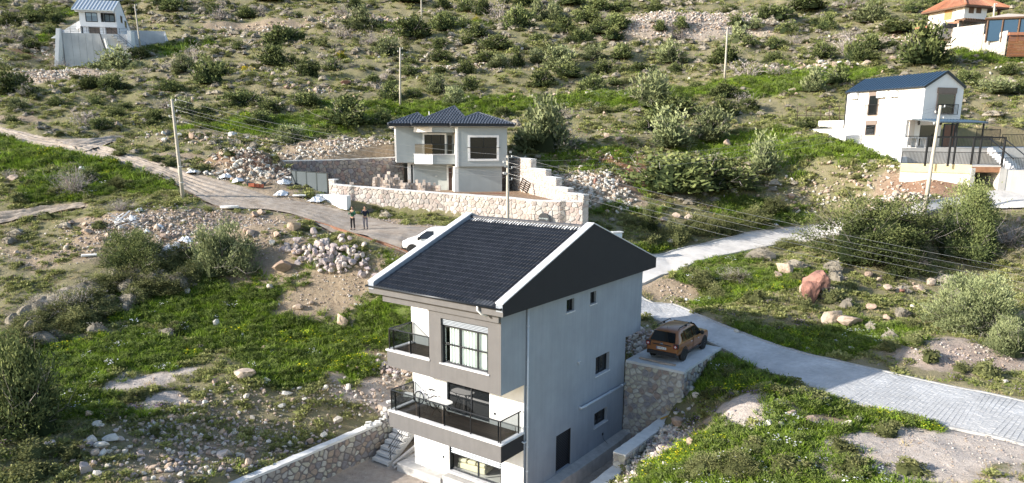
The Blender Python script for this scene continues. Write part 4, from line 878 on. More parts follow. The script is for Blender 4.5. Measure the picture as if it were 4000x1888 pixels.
def window(par, rect, mull=(), trans=(), d=0., fr=M_FRAME, gl=M_DARKGLASS, fw=.06, plane=None, name='window', dep=.03):
    """framed window lying in a wall plane; plane(a, depth, z) -> local coordinates"""
    plane = plane or (lambda a, dd, z: (a, dd, z)); a0, a1, z0, z1 = rect; e = empty(name); e.parent = par
    def bx(x0, x1, y0, y1, d0, d1):
        P = [plane(x, dd, y) for dd in (d0, d1) for x, y in ((x0,y0),(x1,y0),(x1,y1),(x0,y1))]; MB().add(P, [(3,2,1,0),(4,5,6,7),(0,1,5,4),(1,2,6,5),(2,3,7,6),(3,0,4,7)]).build('frame', fr, e)
    bx(a0,a0+fw,z0,z1,d-dep,d+dep); bx(a1-fw,a1,z0,z1,d-dep,d+dep); bx(a0+fw,a1-fw,z0,z0+fw,d-dep,d+dep); bx(a0+fw,a1-fw,z1-fw,z1,d-dep,d+dep)
    for x in mull: bx(x-fw*.45,x+fw*.45,z0+fw,z1-fw,d-dep*.9,d+dep*.9)
    for y in trans: bx(a0+fw,a1-fw,y-fw*.4,y+fw*.4,d-dep*.8,d+dep*.8)
    xs = [a0+fw/2,*mull,a1-fw/2]; ys = [z0+fw/2,*trans,z1-fw/2]
    for i in range(len(xs)-1):
        for j in range(len(ys)-1): MB().add([plane(xs[i]+.02,d,ys[j]+.02),plane(xs[i+1]-.02,d,ys[j]+.02),plane(xs[i+1]-.02,d,ys[j+1]-.02),plane(xs[i]+.02,d,ys[j+1]-.02)], [(0,1,2,3)]).build('pane', gl, e)
    return e
def surround(par, rect, w, d0, d1, mat, name='surround'):
    a0, a1, z0, z1 = rect; m_ = MB(); m_.box(a0-w,d0,z0-w,a1+w,d1,z0); m_.box(a0-w,d0,z1,a1+w,d1,z1+w); m_.box(a0-w,d0,z0,a0,d1,z1); m_.box(a1,d0,z0,a1+w,d1,z1); return m_.build(name, mat, par)
# ------------------------------------------------------------------ grey hip-roofed house in the walled compound
FM = Frame(at(1787, 750, 68.3), -10.); FM.O.z = COMP_Z
M_SAGE = M('sage_grey_plaster', (.35,.385,.385), .85, .06, 1.2, .3, 50, streak=.05)
M_GT = M('slate_tile', (.060,.070,.088), .45, .15, 4, .2, rnd=.2, spec=.5)
mh = empty('house', FM.O, -FM.az, 'sage grey two-storey house with dark hip roof inside the stone-walled compound', 'house')
def b(name, mat, *boxes, par=None, bevel=0):
    m_ = MB()
    for q in boxes: m_.box(*q)
    return m_.build(name, mat, par or mh, bevel=bevel)
zu = FM.on_v(1870, 651, 0)[1]; ze = FM.on_v(1870, 497, 0)[1]; ur = FM.on_v(1981, 500, 0)[0]; url = FM.on_v(1961, 700, .35)[0]; ul = FM.on_v(1548, 560, 2.3)[0]; ulr = FM.on_v(1622, 560, 2.3)[0]
big = FM.rect(1836, 537, 1941, 621, 0); D_ = 7.5
m_ = MB(); panel(m_, (0,0,zu), (1,0,0), (0,0,1), ur, ze-zu, [(big[0],big[1],big[2]-zu,big[3]-zu)], .2, (0,-1,0))
m_.quad((ur,0,zu),(ur,D_,zu),(ur,D_,ze),(ur,0,ze)); m_.quad((0,0,zu),(0,D_,zu),(ur,D_,zu),(ur,0,zu)); m_.quad((ur,D_,zu),(0,D_,zu),(0,D_,ze),(ur,D_,ze)); m_.build('upper_bay', M_SAGE, mh)
b('sun_white_bay_side', M_WHITE, (-.06,.01,zu+.005,.0,2.7,ze-.005)); b('corner_trim', M_WHITE, (-.062,-.02,zu-.02,.14,.0,ze-.004))  # bay side coloured white for the sun falling on it
b('ground_floor', M_SAGE, (.15,.35,-.4,url,D_-.3,zu-.01)); b('corner_pillar', M_WHITE, (-.25,.36,-.4,.147,2.6,zu-.01))
b('upper_storey', M_SAGE, (ul,2.3,zu+.3,-.07,9.2,ze)); b('ground_storey', M_SAGE, (ulr-.15,2.75,-.4,-.26,9.,zu+.295))
b('side_face', M_WHITE, (ul-.05,2.305,zu+.305,ul,9.2,ze-.005)); b('end_pillar', M_WHITE, (ulr-.75,2.9,-.4,ulr-.16,3.3,zu+.29)); b('dark_recess', M_BLACK, (ulr-.45,2.86,-.1,ulr-.28,2.9,zu+.1))  # end face of the upper storey whitened for the sunlight it catches
w = window(mh, big, [(big[0]+big[1])/2], [], .1, M_BLACK); tag(w, 'large two-pane bay window in a wide white surround'); surround(w, big, .2, -.045, -.003, M_WHITE)
MB().bar((big[0]-.3,-.12,FM.on_v(1890,577,0)[1]), (big[1]+.3,-.12,FM.on_v(1890,577,0)[1]), .05).build('guard_bar', M_BLACK, w)
# balcony with an angled front
ub_, = (FM.on_v(1690, 620, .9)[0],); b0 = FM.on_v(1700, 642, .9)[1]; b1 = FM.on_v(1700, 605, .9)[1]; b2 = FM.on_v(1700, 565, .9)[1]; bz0 = FM.on_v(1700, 517, .9)[1]; bz1 = FM.on_v(1700, 498, .9)[1]
plan = [(ulr-.1,1.9),(ub_,.9),(-.06,.9),(-.06,2.29),(ulr-.1,2.29)]
mb_ = MB().prism(plan, b0, b1).build('balcony', M_SAGE, mh); tag(mb_, 'angled balcony with glass guard')
MB().prism([(ulr-.13,1.87),(ub_,.87),(ub_,.9),(ulr-.1,1.9)], b0-.0, b1+.0).build('sun_white_angled_face', M_WHITE, mb_); MB().prism([(ulr-.2,1.85),(ub_-.02,.82),(-.07,.82),(-.07,1.1),(ub_,1.1),(ulr-.2,2.1)], b1+.003, b1+.06).build('coping', M_MARBLE, mb_)  # angled parapet face is white because sunlight is put into its colour
MB().prism([(ulr-.1,1.9),(ub_,.9),(-.06,.9),(-.06,2.29),(ulr-.1,2.29)], bz0, ze-.01).build('canopy_band', M_SAGE, mh); MB().prism([(ulr-.13,1.87),(ub_,.87),(ub_,.9),(ulr-.1,1.9)], bz0, ze-.012).build('sun_white_canopy_face', M_WHITE, mh)  # canopy's angled face whitened the same way, as if sunlit
for p, q in (((ulr-.05,1.9),(ub_,.95)),((ub_,.95),(-.1,.95))):
    MB().add([(*p,b1+.08),(*q,b1+.08),(*q,b2),(*p,b2)], [(0,1,2,3)]).build('glass_panel', M_SMOKE, mb_); MB().bar((*p,b2+.02),(*q,b2+.02),.05).build('top_rail', M_FRAME, mb_)
dr_ = FM.rect(1657, 527, 1738, 607, 2.3); w = window(mh, dr_, [dr_[0]+.35*(dr_[1]-dr_[0]),dr_[0]+.8*(dr_[1]-dr_[0])], [], 2.27, M_BLACK, M_DARKGLASS, .07, name='balcony_door'); surround(w, dr_, .16, 2.2, 2.296, M_WHITE)
nr = FM.rect(1748, 530, 1766, 607, 2.3); window(mh, nr, [], [], 2.27, M_BLACK, name='narrow_window')
gd = FM.rect(1752, 655, 1769, 737, 2.75); b('door', M('brown_door', (.07,.035,.025), .5, .15, 6), (gd[0],2.70,.0,gd[1],2.748,gd[3])); b('door_surround', M_WHITE, (gd[0]-.2,2.69,0,gd[0]-.01,2.747,gd[3]+.15),(gd[0]-.2,2.69,gd[3]+.16,gd[1]+.1,2.747,gd[3]+.3))
sw_ = window(mh, (3.6,4.6,FM.on_u(1537,605,ul)[1],FM.on_u(1537,528,ul)[1]), [], [], -.06, M_BLACK, plane=lambda a, d, z: (ul+d, a, z)); tag(sw_, 'tall narrow window in the sunlit end wall')
b('wall_box', M_WHITE, (FM.on_v(1700,690,2.75)[0],2.70,FM.on_v(1700,690,2.75)[1],FM.on_v(1708,687,2.75)[0],2.748,FM.on_v(1700,687,2.75)[1]))
# hip roofs, tiled in courses
roof_m = empty('roof'); roof_m.parent = mh; tag(roof_m, 'dark hip roof in three steps')
def roof_slope(P, name='roof_slope'):
    """P: eave-left, eave-right, top-right, top-left in local coordinates; covered with rows of round tiles"""
    a, b_, c, d = [Vector(p) for p in P]; MB().add([a,b_,c,d] if (c-d).length > .05 else [a,b_,c], [(0,1,2,3)] if (c-d).length > .05 else [(0,1,2)]).build(name, M_GT, roof_m)
    e = (b_-a).normalized(); n = (b_-a).cross(d-a).normalized(); s = n.cross(e); Ls = (d-a).dot(s); nr = int(Ls/.36); V = []; F_ = []; R_ = []
    for r in range(nr):
        y0, y1 = r*Ls/nr, (r+1.12)*Ls/nr; t = (r+.5)/nr; L0 = (a.lerp(d,t)-a).dot(e); L1 = (b_.lerp(c,t)-a).dot(e); nc = int((L1-L0)/.27)
        for k in range(nc):
            x0 = L0+(L1-L0)*k/nc; wd = (L1-L0)/nc; base = len(V)
            for y, lf in ((y0,.055),(min(y1,Ls),.02)):
                for xx, hh in ((.0,0),(.22,.05),(.45,.075),(.68,.05),(.9,0.)): V.append(a+e*(x0+xx*wd)+s*y+n*(hh+lf*.6))
            for i in range(4): F_.append((base+i,base+i+1,base+5+i+1,base+5+i)); R_.append(random.random())
            F_.append((base,base+4,base+3,base+2,base+1)); R_.append(0)
    me = bpy.data.meshes.new('roof_tiles'); me.from_pydata([tuple(v) for v in V], [], F_); me.materials.append(M_GT); face_attr(me, R_); tag(link('roof_tiles', me, roof_m), kind='stuff')
def hips(pts):
    cap = MB().lathe([(.10,0),(.12,.02),(.095,.36)], 8, 'x').mesh('ridge_tile', M_GT)
    for p, q in pts:
        p, q = Vector(p), Vector(q); d = q-p; n = max(1, int(d.length/.34))
        for i in range(n):
            o = link('ridge_tile', cap, roof_m, p+d*(i/n)); o.rotation_euler = d.to_track_quat('X', 'Z').to_euler()
def hip(u0, u1, v0, v1, z0, up, vp, zp, vb):
    """front hip over u0..u1, eave at v0, apex (up,vp,zp), ridge running back to vb"""
    A, B2, Tp, Tb = (u0,v0,z0),(u1,v0,z0),(up,vp,zp),(up,vb,zp)
    roof_slope([A,B2,Tp,Tp]); roof_slope([(u1,v0,z0),(u1,v1,z0),Tb,Tp]); roof_slope([(u0,v1,z0),(u0,v0,z0),Tp,Tb]); roof_slope([(u1,v1,z0),(u0,v1,z0),Tb,Tb])
    hips([(A,Tp),(B2,Tp),(Tp,Tb)]); MB().box(u0+.05,v0+.05,z0-.22,u1-.05,v0+.15,z0-.02).box(u0+.05,v0+.16,z0-.22,u0+.15,v1,z0-.02).box(u1-.15,v0+.16,z0-.22,u1-.05,v1,z0-.02).build('gutter', M_FRAME, roof_m)
    MB().box(u0+.16,v0+.16,z0-.25,u1-.16,v1-.1,z0-.05).build('eave', M_WHITE, roof_m)
z0 = ze+.27
hip(-.65, ur+.7, -.6, 7.8, z0, FM.on_v(1868,440,2.4)[0], 2.2, FM.on_v(1868,441,2.2)[1], 5)
hip(FM.on_v(1672,487,.8)[0]-1.6, 1.4, .35, 8.4, z0+.02, FM.on_v(1775,416,3.6)[0], 3.6, FM.on_v(1775,416,3.6)[1], 6)
hip(ul-.75, -2.2, 1.6, 9.8, z0+.01, FM.on_v(1632,442,4.2)[0], 4.2, FM.on_v(1632,442,4.2)[1], 6.5)
MB().tube([(FM.on_v(1678,455,3)[0],3,FM.on_v(1678,462,3)[1]),(FM.on_v(1676,437,3)[0],3,FM.on_v(1678,436,3)[1])], .05, 8).build('vent_pipe', M_WHITE, roof_m)
# ------------------------------------------------------------------ compound walls
def path_z(L): return [at(*p) for p in L]
cw = path_z([(1296,716,63.6),(1335,722,63.2),(1500,736,62.1),(1735,754,60.7),(2000,772,57.8),(2080,782,56.8),(2278,786,55.7)])
wl = Wall('compound_wall', 'long sunlit pinkish stone wall below the grey house, in front of the two men', M_STW, M_MORW, tuple(cw[2]))
for a, c in zip(cw[:-1], cw[1:]):
    e = (c-a); e.z = 0; e.normalize(); n = Vector((-e.y, e.x, 0))*.4; zb0, zb1 = [float(Hs(np.array([p.x-n.x*1.3]), np.array([p.y-n.y*1.3]))[0])-.5 for p in (a, c)]
    wl.solid([P2(a),P2(c),P2(c+n),P2(a+n)], [zb0-.3,zb1-.3,zb1-.3,zb0-.3], [a.z-.06,c.z-.06,c.z-.06,a.z-.06]); wl.face(P2(a), P2(c), zb0, zb1, a.z-.1, c.z-.1, .42, .06); wl.coping(P2(a), P2(c), .4, a.z, c.z, .09, .04)
e0 = cw[-1]; wl.face(P2(e0), P2(e0+Vector((.05,.4,0))), zb1, zb1, e0.z-.1, e0.z-.1, .4, .05); wl.done()
# stepped right-hand wall
rs = [(2278,786,55.7),(2218,748,57.6),(2218,736,57.6),(2172,708,59.8),(2172,695,59.8),(2132,675,62.4),(2132,663,62.4),(2073,657,66.0),(1990,612,74)]
rp = path_z(rs); wl = Wall('compound_wall', 'stepped sunlit stone wall climbing behind the grey house yard', M_STW, M_MORW, tuple(rp[3]))
segs = [(rp[0],rp[1],rp[1].z-.1),(rp[1],rp[3],rp[2].z),(rp[3],rp[5],rp[4].z),(rp[5],rp[7],rp[6].z),(rp[7],rp[8],rp[8].z)]
for a, c, zt in segs:
    a, c = a.copy(), c.copy(); e = (c-a); e.z = 0; L_ = e.length; e.normalize(); n = Vector((e.y, -e.x, 0))*.5
    wl.solid([P2(a),P2(a+n),P2(c+n),P2(c)], 8.5, zt-.06); wl.face(P2(c), P2(a), COMP_Z-.2, COMP_Z-.2, zt-.1, zt-.1, .36, .05); wl.coping(P2(c), P2(a), .5, zt, zt, .09, .04)
    wl.face(P2(a), P2(a+n), zt-1., zt-1., zt-.1, zt-.1, .3, .04); wl.face(P2(a+n), P2(c+n), 8.8, 9.5, zt-.1, zt-.1, .4, .05)
wl.done()
# shaded back wall
bp_ = path_z([(1092,628,70.5),(1300,624,73),(1575,612,76.5)]); wl = Wall('compound_wall', 'shaded grey stone back wall behind the gate and the block pile', M_STG, M_MORG, tuple(bp_[1]))
for a, c in zip(bp_[:-1], bp_[1:]):
    e = (c-a); e.z = 0; e.normalize(); n = Vector((-e.y, e.x, 0))*.5; wl.solid([P2(a),P2(c),P2(c+n),P2(a+n)], 9.5, [a.z-.06,c.z-.06,c.z-.06,a.z-.06]); wl.face(P2(a), P2(c), 10.4, 10.5, a.z-.08, c.z-.08, .45, .07); wl.coping(P2(a), P2(c), .5, a.z, c.z, .08, .03)
wl.done()
gp = path_z([(1095,690,67.2),(1137,690,66.6)]); wl = Wall('gate_post_wall', 'stone gate pier with pale top beside the louvred gate', M_STW, M_MORW, tuple(gp[0]))
wl.solid([P2(gp[0]),P2(gp[1]),P2(gp[1]+Vector((0,1.4,0))),P2(gp[0]+Vector((0,1.4,0)))], 9.5, gp[0].z-.05); wl.face(P2(gp[0]), P2(gp[1]), 10.2, 10.2, gp[0].z-.08, gp[0].z-.08, .4, .05); wl.coping(P2(gp[0]), P2(gp[1]), 1.4, gp[0].z, gp[0].z); wl.done()
gp = path_z([(1284,700,63.7),(1306,702,63.5)]); wl = Wall('gate_post_wall', 'square stone gate pier where the sunlit wall begins', M_STW, M_MORW, tuple(gp[0]))
wl.solid([P2(gp[0]),P2(gp[1]),P2(gp[1]+Vector((0,.6,0))),P2(gp[0]+Vector((0,.6,0)))], 9.2, gp[0].z-.05); wl.face(P2(gp[0]), P2(gp[1]), 9.6, 9.6, gp[0].z-.08, gp[0].z-.08, .3, .04); wl.coping(P2(gp[0]), P2(gp[1]), .6, gp[0].z, gp[0].z); wl.done()
# louvred sliding gate
ga, gb = at(1141, 742, 66.2), at(1281, 756, 63.9); gt = at(1141, 666, 66.2); gh = gt.z-ga.z; gl = (gb-ga); gl.z = 0; gL = gl.length
gate = empty('gate', ga, math.atan2(gl.y, gl.x), 'dark teal louvred metal gate in the compound entrance', 'gate')
M_GATE = M('teal_metal', (.013,.028,.034), .45, .08, 4, 0, metal=.2); dzg = (gb.z-ga.z)/gL
zl = lambda x: dzg*x
for x0, x1 in ((0,.62),(.66,.66+(gL-.66)*.33),(.66+(gL-.66)*.33,.66+(gL-.66)*.66),(.66+(gL-.66)*.66,gL)):
    m_ = MB(); m_.bar((x0+.03,0,zl(x0)),(x0+.03,0,zl(x0)+gh),.06); m_.bar((x1-.03,0,zl(x1)),(x1-.03,0,zl(x1)+gh),.06); m_.bar((x0+.06,0,zl(x0)+.05),(x1-.06,0,zl(x1)+.05),.05,.08); m_.bar((x0+.06,0,zl(x0)+gh-.03),(x1-.06,0,zl(x1)+gh-.03),.05,.06)
    f = m_.build('gate_frame', M_GATE, gate)
    for k in range(17): zz = .12+k*(gh-.2)/17; MB().add([(x0+.06,-.03,zl(x0)+zz),(x1-.06,-.03,zl(x1)+zz),(x1-.06,.03,zl(x1)+zz+.11),(x0+.06,.03,zl(x0)+zz+.11)], [(0,1,2,3)]).build('slat', M_GATE, f)
for k in range(3): MB().bar((gL+.06+k*.09,.12*k,zl(gL)-.1),(gL+.06+k*.09,.12*k,zl(gL)+gh+.02),.05).build('guide_post', M_BLACK, gate)
# white ramp wall
rw = path_z([(1128,742,65.6),(1245,762,62.6),(1352,767,60.2)]); rb = [at(1128,748,65.6).z-.3, at(1245,778,62.6).z-.4, at(1352,802,60.2).z-.4]
ramp_w = empty('ramp_wall', rw[1], 0, 'white rendered ramp wall descending below the gate', 'wall'); m_ = MB()
for i in range(2):
    a, c = rw[i]-rw[1], rw[i+1]-rw[1]; n = Vector((.15,1.,0)); V = [Vector((a.x,a.y,rb[i]-rw[1].z)),Vector((c.x,c.y,rb[i+1]-rw[1].z)),c,a]; V += [p+n for p in V]
    m_.add(V, [(0,1,2,3),(7,6,5,4),(3,2,6,7),(1,5,6,2),(0,3,7,4)])
m_.build('wall_body', M_WHITE, ramp_w)
# ------------------------------------------------------------------ pile of building blocks in the yard
M_BLK = M('clay_block', (.60,.50,.42), .9, .1, 5, .4, 25, rnd=.16)
bm1 = MB().box(-.13,-.10,0,.13,.10,.25).build('x', M_BLK, bevel=.008); blk = bm1.data; bpy.data.objects.remove(bm1)
rb_ = random.Random(3); nb = 0; ORD = ['first','second','third','fourth','fifth','sixth','seventh','eighth','ninth','tenth','eleventh','twelfth','thirteenth','fourteenth','fifteenth','sixteenth','seventeenth','eighteenth','nineteenth','twentieth']
def nth(k): return ORD[k] if k < 20 else '%d%s' % (k+1, {1:'st',2:'nd',3:'rd'}.get((k+1) % 10, 'th'))
for c in range(27):
    x = 1462+c*9.8; hmax = [5,5,6,5,4,6,7,5,5,6,5,4,3,3,4,3,3,4,3,2,4,3,3,2,3,2,2][c]
    for dpt in (0,):
        p = at(x, 742, 64.6+.35*math.sin(c*.9)); z = p.z-.1
        for k in range(hmax):
            flat = rb_.random() < .3; o = link('building_block', blk, None, (p.x+rb_.uniform(-.03,.03), p.y+rb_.uniform(-.12,.12), z), (0,0,rb_.uniform(-.15,.15)), (.82 if not flat else 1.1, 1.2, 1 if not flat else .9)); z += .25*(1 if not flat else .9)
            tag(o, 'pale block in the yard pile, %s column from the gate, %s layer up' % (nth(c), nth(k)), 'block', 'block pile in the walled yard'); nb += 1
p = at(1372, 722, 63.0); o = link('building_block', blk, None, (p.x, p.y+.2, cw[1].z+.02), (0,0,.2), (1.4,1,.8)); tag(o, 'single pale block lying on the sunlit wall coping', 'block')
# small things in the yard
p = FM.w(*[FM.on_v(1731,735,2.5)[0],2.55]); o = MB().box(-.42,-.06,0,.42,.06,.95).build('board', M('pale_board', (.62,.64,.58), .8, .1, 3), None, .0, .01, p); o.rotation_euler = (-.15,0,-FM.az); tag(o, 'pale square board leaning on the grey house wall beside the door', 'board')
M_PAL = M('dark_timber', (.10,.075,.055), .85, .2, 6)
pal = empty('pallet', at(2043,745,64.5), 0.5, 'dark wooden pallet leaning on the stepped stone wall', 'pallet'); pal.rotation_euler = (-.45,.55,.3)
for k in range(6): MB().box(-.5,-.02,k*.2,.5,.02,k*.2+.1).build('slat', M_PAL, pal)
for x in (-.48,-.04,.4): MB().box(x,.022,0,x+.08,.11,1.1).build('bearer', M_PAL, pal)
# round sign on the wall
sp_ = at(2124, 858, 56.55); sg = empty('sign', sp_+Vector((0,-.16,0)), math.atan2((cw[5]-cw[4]).y,(cw[5]-cw[4]).x), 'round black sign with thin pale lettering fixed to the stone wall', 'sign')
MB().lathe([(.52,-.03),(.54,-.02),(.54,.02),(.52,.03)], 40, 'y').build('disc', M('sign_black', (.02,.023,.028), .5, .08), sg)
def text(par, s, size, loc, mat, rot=(math.pi/2,0,0), name='lettering', align='CENTER', ext=.004):
    cu = bpy.data.curves.new(name, 'FONT'); cu.body = s; cu.size = size; cu.align_x = align; cu.align_y = 'CENTER'; cu.extrude = ext; cu.materials.append(mat)
    o = link(name, cu, par, loc, rot); return o
M_LET = M('pale_lettering', (.62,.70,.70), .6, .03)
text(sg, 'Nea & NesStar', .135, (0,-.035,.10), M_LET); text(sg, 'Blok', .07, (.27,-.035,-.0), M_LET)
# cement box by the gate and slabs on the ground
for (px, py, w_, d_, h_, a, lab) in ((1171,778,1.1,.8,.12,.1,'white insulation slab lying on the track below the gate'),(897,815,1.5,.8,.16,.05,'oval white slab lying on the earth track')):
    g = G(px, py)[0]; o = MB().prism([(w_/2*math.cos(t)*(1.0 if 'oval' in lab else 1.2*min(1,.85/max(abs(math.cos(t)),abs(math.sin(t))))), d_/2*math.sin(t)) for t in np.linspace(0, 2*math.pi, 20, endpoint=False)], 0, h_).build('slab', M_AAC, None, bevel=.01, loc=(g[0], g[1], Hz(g[0], g[1])+.06), rz=a); tag(o, lab, 'slab')
# ------------------------------------------------------------------ white house with blue seam roof
FW = Frame(at(3590, 545, 68.), -17.); FW.O.z = 15.0
M_BRIGHT = M('bright_white_render', (.86,.85,.83), .85, .04, 1.2, .2, 50, streak=.04)
M_BLUE = M('blue_seam_metal', (.045,.085,.14), .42, .08, 2, 0, metal=.4)
M_BEIGE = M('beige_render', (.66,.60,.54), .85, .05, 1.2, .2)
M_BROWNBOX = M('brown_shutter_box', (.20,.155,.13), .6, .08)
M_CONCW = M('pale_concrete', (.60,.57,.52), .92, .10, .8, .5, 20, streak=.14)
wh = empty('house', FW.O, -FW.az, 'bright white two-storey house with blue standing-seam roof and railed terraces', 'house')
def wb(name, mat, *boxes, par=None, bevel=0):
    m_ = MB()
    for q in boxes: m_.box(*q)
    return m_.build(name, mat, par or wh, bevel=bevel)
vL = FW.on_u(3303, 430, 0)[0]; zE = FW.on_v(3592, 335, 0)[1]; uR = FW.on_v(3756, 420, 0)[0]; zP = FW.on_v(3689, 281, 0)[1]; uP = uR/2; zOv = FW.on_v(3620, 468, 0)[1]
m_ = MB(); m_.prismy([(0,zOv),(uR,zOv),(uR,zE),(uP,zP),(0,zE)], 0, vL); m_.build('upper_walls', M_BRIGHT, wh)
wb('ground_walls', M_BRIGHT, (0.003,1.7,-2.5,uR-.3,vL-.003,zOv-.005)); wb('entrance_wall', M_BEIGE, (.35,1.62,-.2,1.0,1.697,zOv-.01))
# roof sheets with standing seams
rf = empty('roof'); rf.parent = wh
ov = .12
for s_ in (0, 1):
    e0 = (-ov if s_ == 0 else uR+ov, zE-(ov*(zP-zE)/uP)+.06); m_ = MB(); m_.add([(e0[0],-ov,e0[1]),(uP,-ov,zP+.08),(uP,vL+ov,zP+.08),(e0[0],vL+ov,e0[1]),(e0[0],-ov,e0[1]-.14),(uP,-ov,zP-.06),(uP,vL+ov,zP-.06),(e0[0],vL+ov,e0[1]-.14)], [(0,1,2,3),(7,6,5,4),(0,4,5,1),(3,2,6,7),(0,3,7,4)]); m_.build('roof_sheet', M_BLUE, rf)
    n = 24
    for k in range(n+1):
        y = -ov+(vL+2*ov)*k/n; MB().bar((e0[0],y,e0[1]+.03),(uP,y,zP+.11),.04,.06).build('seam', M_BLUE, rf)
    MB().bar((e0[0],-ov-.02,e0[1]-.06),(uP,-ov-.02,zP+.02),.05,.2).build('barge_board', M_FRAME, rf)
wb('gutter', M_FRAME, (-.22,-ov,zE-.16,-.1,vL+ov,zE-.02)); wb('downpipe', M_FRAME, (-.09,vL-.1,-.3,-.01,vL-.02,zE-.1))
# openings on the long sunlit wall: plane(a, depth, z)
lp = lambda a, d, z: (d, a, z)
def lrect(x0, y0, x1, y1): a = FW.on_u(x0, y0, 0); c = FW.on_u(x1, y1, 0); return min(a[0],c[0]), max(a[0],c[0]), c[1], a[1]
band = lrect(3388, 342, 3446, 545); wb('beige_band', M_BEIGE, (-.02,band[0],band[2],.0,band[1],zE-.25))
r1 = lrect(3398, 373, 3428, 452); w = window(wh, r1, [], [], -.05, M_BROWNBOX, M_DARKGLASS, .08, lp); tag(w, 'upper window with brown shutter box and black guard'); wb('shutter_box', M_BROWNBOX, (-.08,r1[0]-.05,r1[3]+.003,-.022,r1[1]+.05,r1[3]+.35), par=w)
r2 = lrect(3384, 486, 3420, 530); w2_ = window(wh, r2, [], [], -.05, M_BROWNBOX, M_DARKGLASS, .08, lp); wb('shutter_box', M_BROWNBOX, (-.08,r2[0]-.05,r2[3]+.003,-.022,r2[1]+.05,r2[3]+.35), par=w2_)
def bars(par, p, q, h, n, mat=M_BLACK, t=.022, name='guard_rail', post=.05):
    """metal guard: two rails and n upright bars from p to q"""
    p, q = Vector(p), Vector(q); g = MB().bar(p+Vector((0,0,h)), q+Vector((0,0,h)), post, post).build(name, mat, par); MB().bar(p+Vector((0,0,.1)), q+Vector((0,0,.1)), post*.8, post*.7).build('bottom_rail', mat, g)
    me = MB().box(-t/2,-t/2,.1,t/2,t/2,h).mesh('upright_bar', mat)
    for k in range(n+1): link('upright_bar', me, g, p.lerp(q, k/n), None, (2,2,1) if k in (0, n) else None)
    return g
zz = FW.on_u(3410,448,0)[1]; bars(w, (-.35,r1[0]-.1,zz), (-.35,r1[1]+.1,zz), .95, 12); MB().bar((-.35,r1[0]-.1,zz+.95),(-.03,r1[0]-.1,zz+.95),.04).build('return', M_BLACK, w); MB().bar((-.35,r1[1]+.1,zz+.95),(-.03,r1[1]+.1,zz+.95),.04).build('return', M_BLACK, w)
gr_ = FW.rect(3662, 364, 3722, 446, 0); w = window(wh, gr_, [], [], -.06, M_BROWNBOX, M_DARKGLASS, .1); tag(w, 'tall gable window with dark shutter and guard'); wb('shutter_box', M_BROWNBOX, (gr_[0]-.05,-.12,gr_[3]+.003,gr_[1]+.05,-.003,gr_[3]+.5), par=w)
zg = FW.on_v(3690,452,0)[1]; bars(w, (gr_[0]-.15,-.35,zg), (gr_[1]+.15,-.35,zg), 1., 16)
# air-conditioning units on the wall
M_ACW = M('ac_white', (.78,.78,.76), .5, .04); M_ACG = M('ac_grille', (.30,.31,.31), .5, .05)
for px, py, lab in ((3334,376,'white air conditioner unit alone near the far end of the white house wall'),(3438,370,'white air conditioner unit overlapping the upper window of the white house'),(3487,367,'white air conditioner unit next to the small wall box')):
    a, z = FW.on_u(px, py, -.3); ac = empty('air_conditioner', FW.w(-.02, a, z), -FW.az, lab, 'air conditioner', 'air conditioners on the white house')
    MB().box(-.36,-.42,-.3,-.04,.42,.3).build('casing', M_ACW, ac, bevel=.02); MB().lathe([(.22,-.37),(.24,-.366),(.24,-.362)], 20, 'x', (0,.12,0)).build('fan_grille', M_ACG, ac); MB().box(-.367,-.36,-.2,-.361,-.18,.2).build('louvre', M_ACG, ac); MB().box(-.3,-.3,-.36,.0,-.26,-.31).box(-.3,.26,-.36,.0,.3,-.31).build('bracket', M_ACG, ac)
a, z = FW.on_u(3463,366,0); wb('meter_box', M_ACW, (-.12,a-.22,z-.28,-.002,a+.22,z+.3))
# entrance under the overhang
od = FW.rect(3596, 490, 3652, 566, 1.7); wb('entrance_opening', M_DARKGLASS, (od[0],1.66,0,od[1],1.699,od[3]))
dd = FW.rect(3686, 484, 3722, 562, 1.7); wb('door', M('oak_door', (.17,.075,.04), .5, .15, 5), (dd[0]+.12,1.62,0,dd[1]-.12,1.69,dd[3]-.12)); wb('door_frame', M_FRAME, (dd[0],1.6,0,dd[0]+.11,1.698,dd[3]), (dd[1]-.11,1.6,0,dd[1],1.698,dd[3]), (dd[0]+.112,1.6,dd[3]-.11,dd[1]-.112,1.698,dd[3]))
cz0 = FW.on_v(3640,470,-1.6)[1]; uC = FW.on_v(3862,478,-2.4)[0]; m_ = MB(); m_.add([(-.35,-2.4,cz0-.15),(uC,-2.4,cz0-.15),(uC,.8,cz0+.22),(-.35,.8,cz0+.22),(-.35,-2.4,cz0-.25),(uC,-2.4,cz0-.25),(uC,.8,cz0+.1),(-.35,.8,cz0+.1)], [(0,1,2,3),(7,6,5,4),(0,4,5,1),(1,5,6,2),(2,6,7,3),(3,7,4,0)]); cp_ = m_.build('entrance_canopy', M('canopy_metal', (.10,.12,.135), .5, .08, 3), wh)
for k in range(16): x = -.3+k*(uC+.2)/15; MB().bar((x,-2.4,cz0-.12),(x,-.02,cz0+.155),.035,.05).build('seam', M_BLUE, cp_)
for x, y in ((uR+.3,1.),(uC-.3,-2.2),(uC-.3,.6),(1.9,-2.2)): MB().bar((x,y,0),(x,y,cz0-.1),.12).build('canopy_post', M_BLACK, cp_)
for px in (3586, 3672): u_, z_ = FW.on_v(px, 481, 1.6); MB().lathe([(.03,.2),(.12,.12),(.1,-.12),(.04,-.2)], 8, c=(u_,1.5,z_)).build('wall_lamp', M_BLACK, wh)
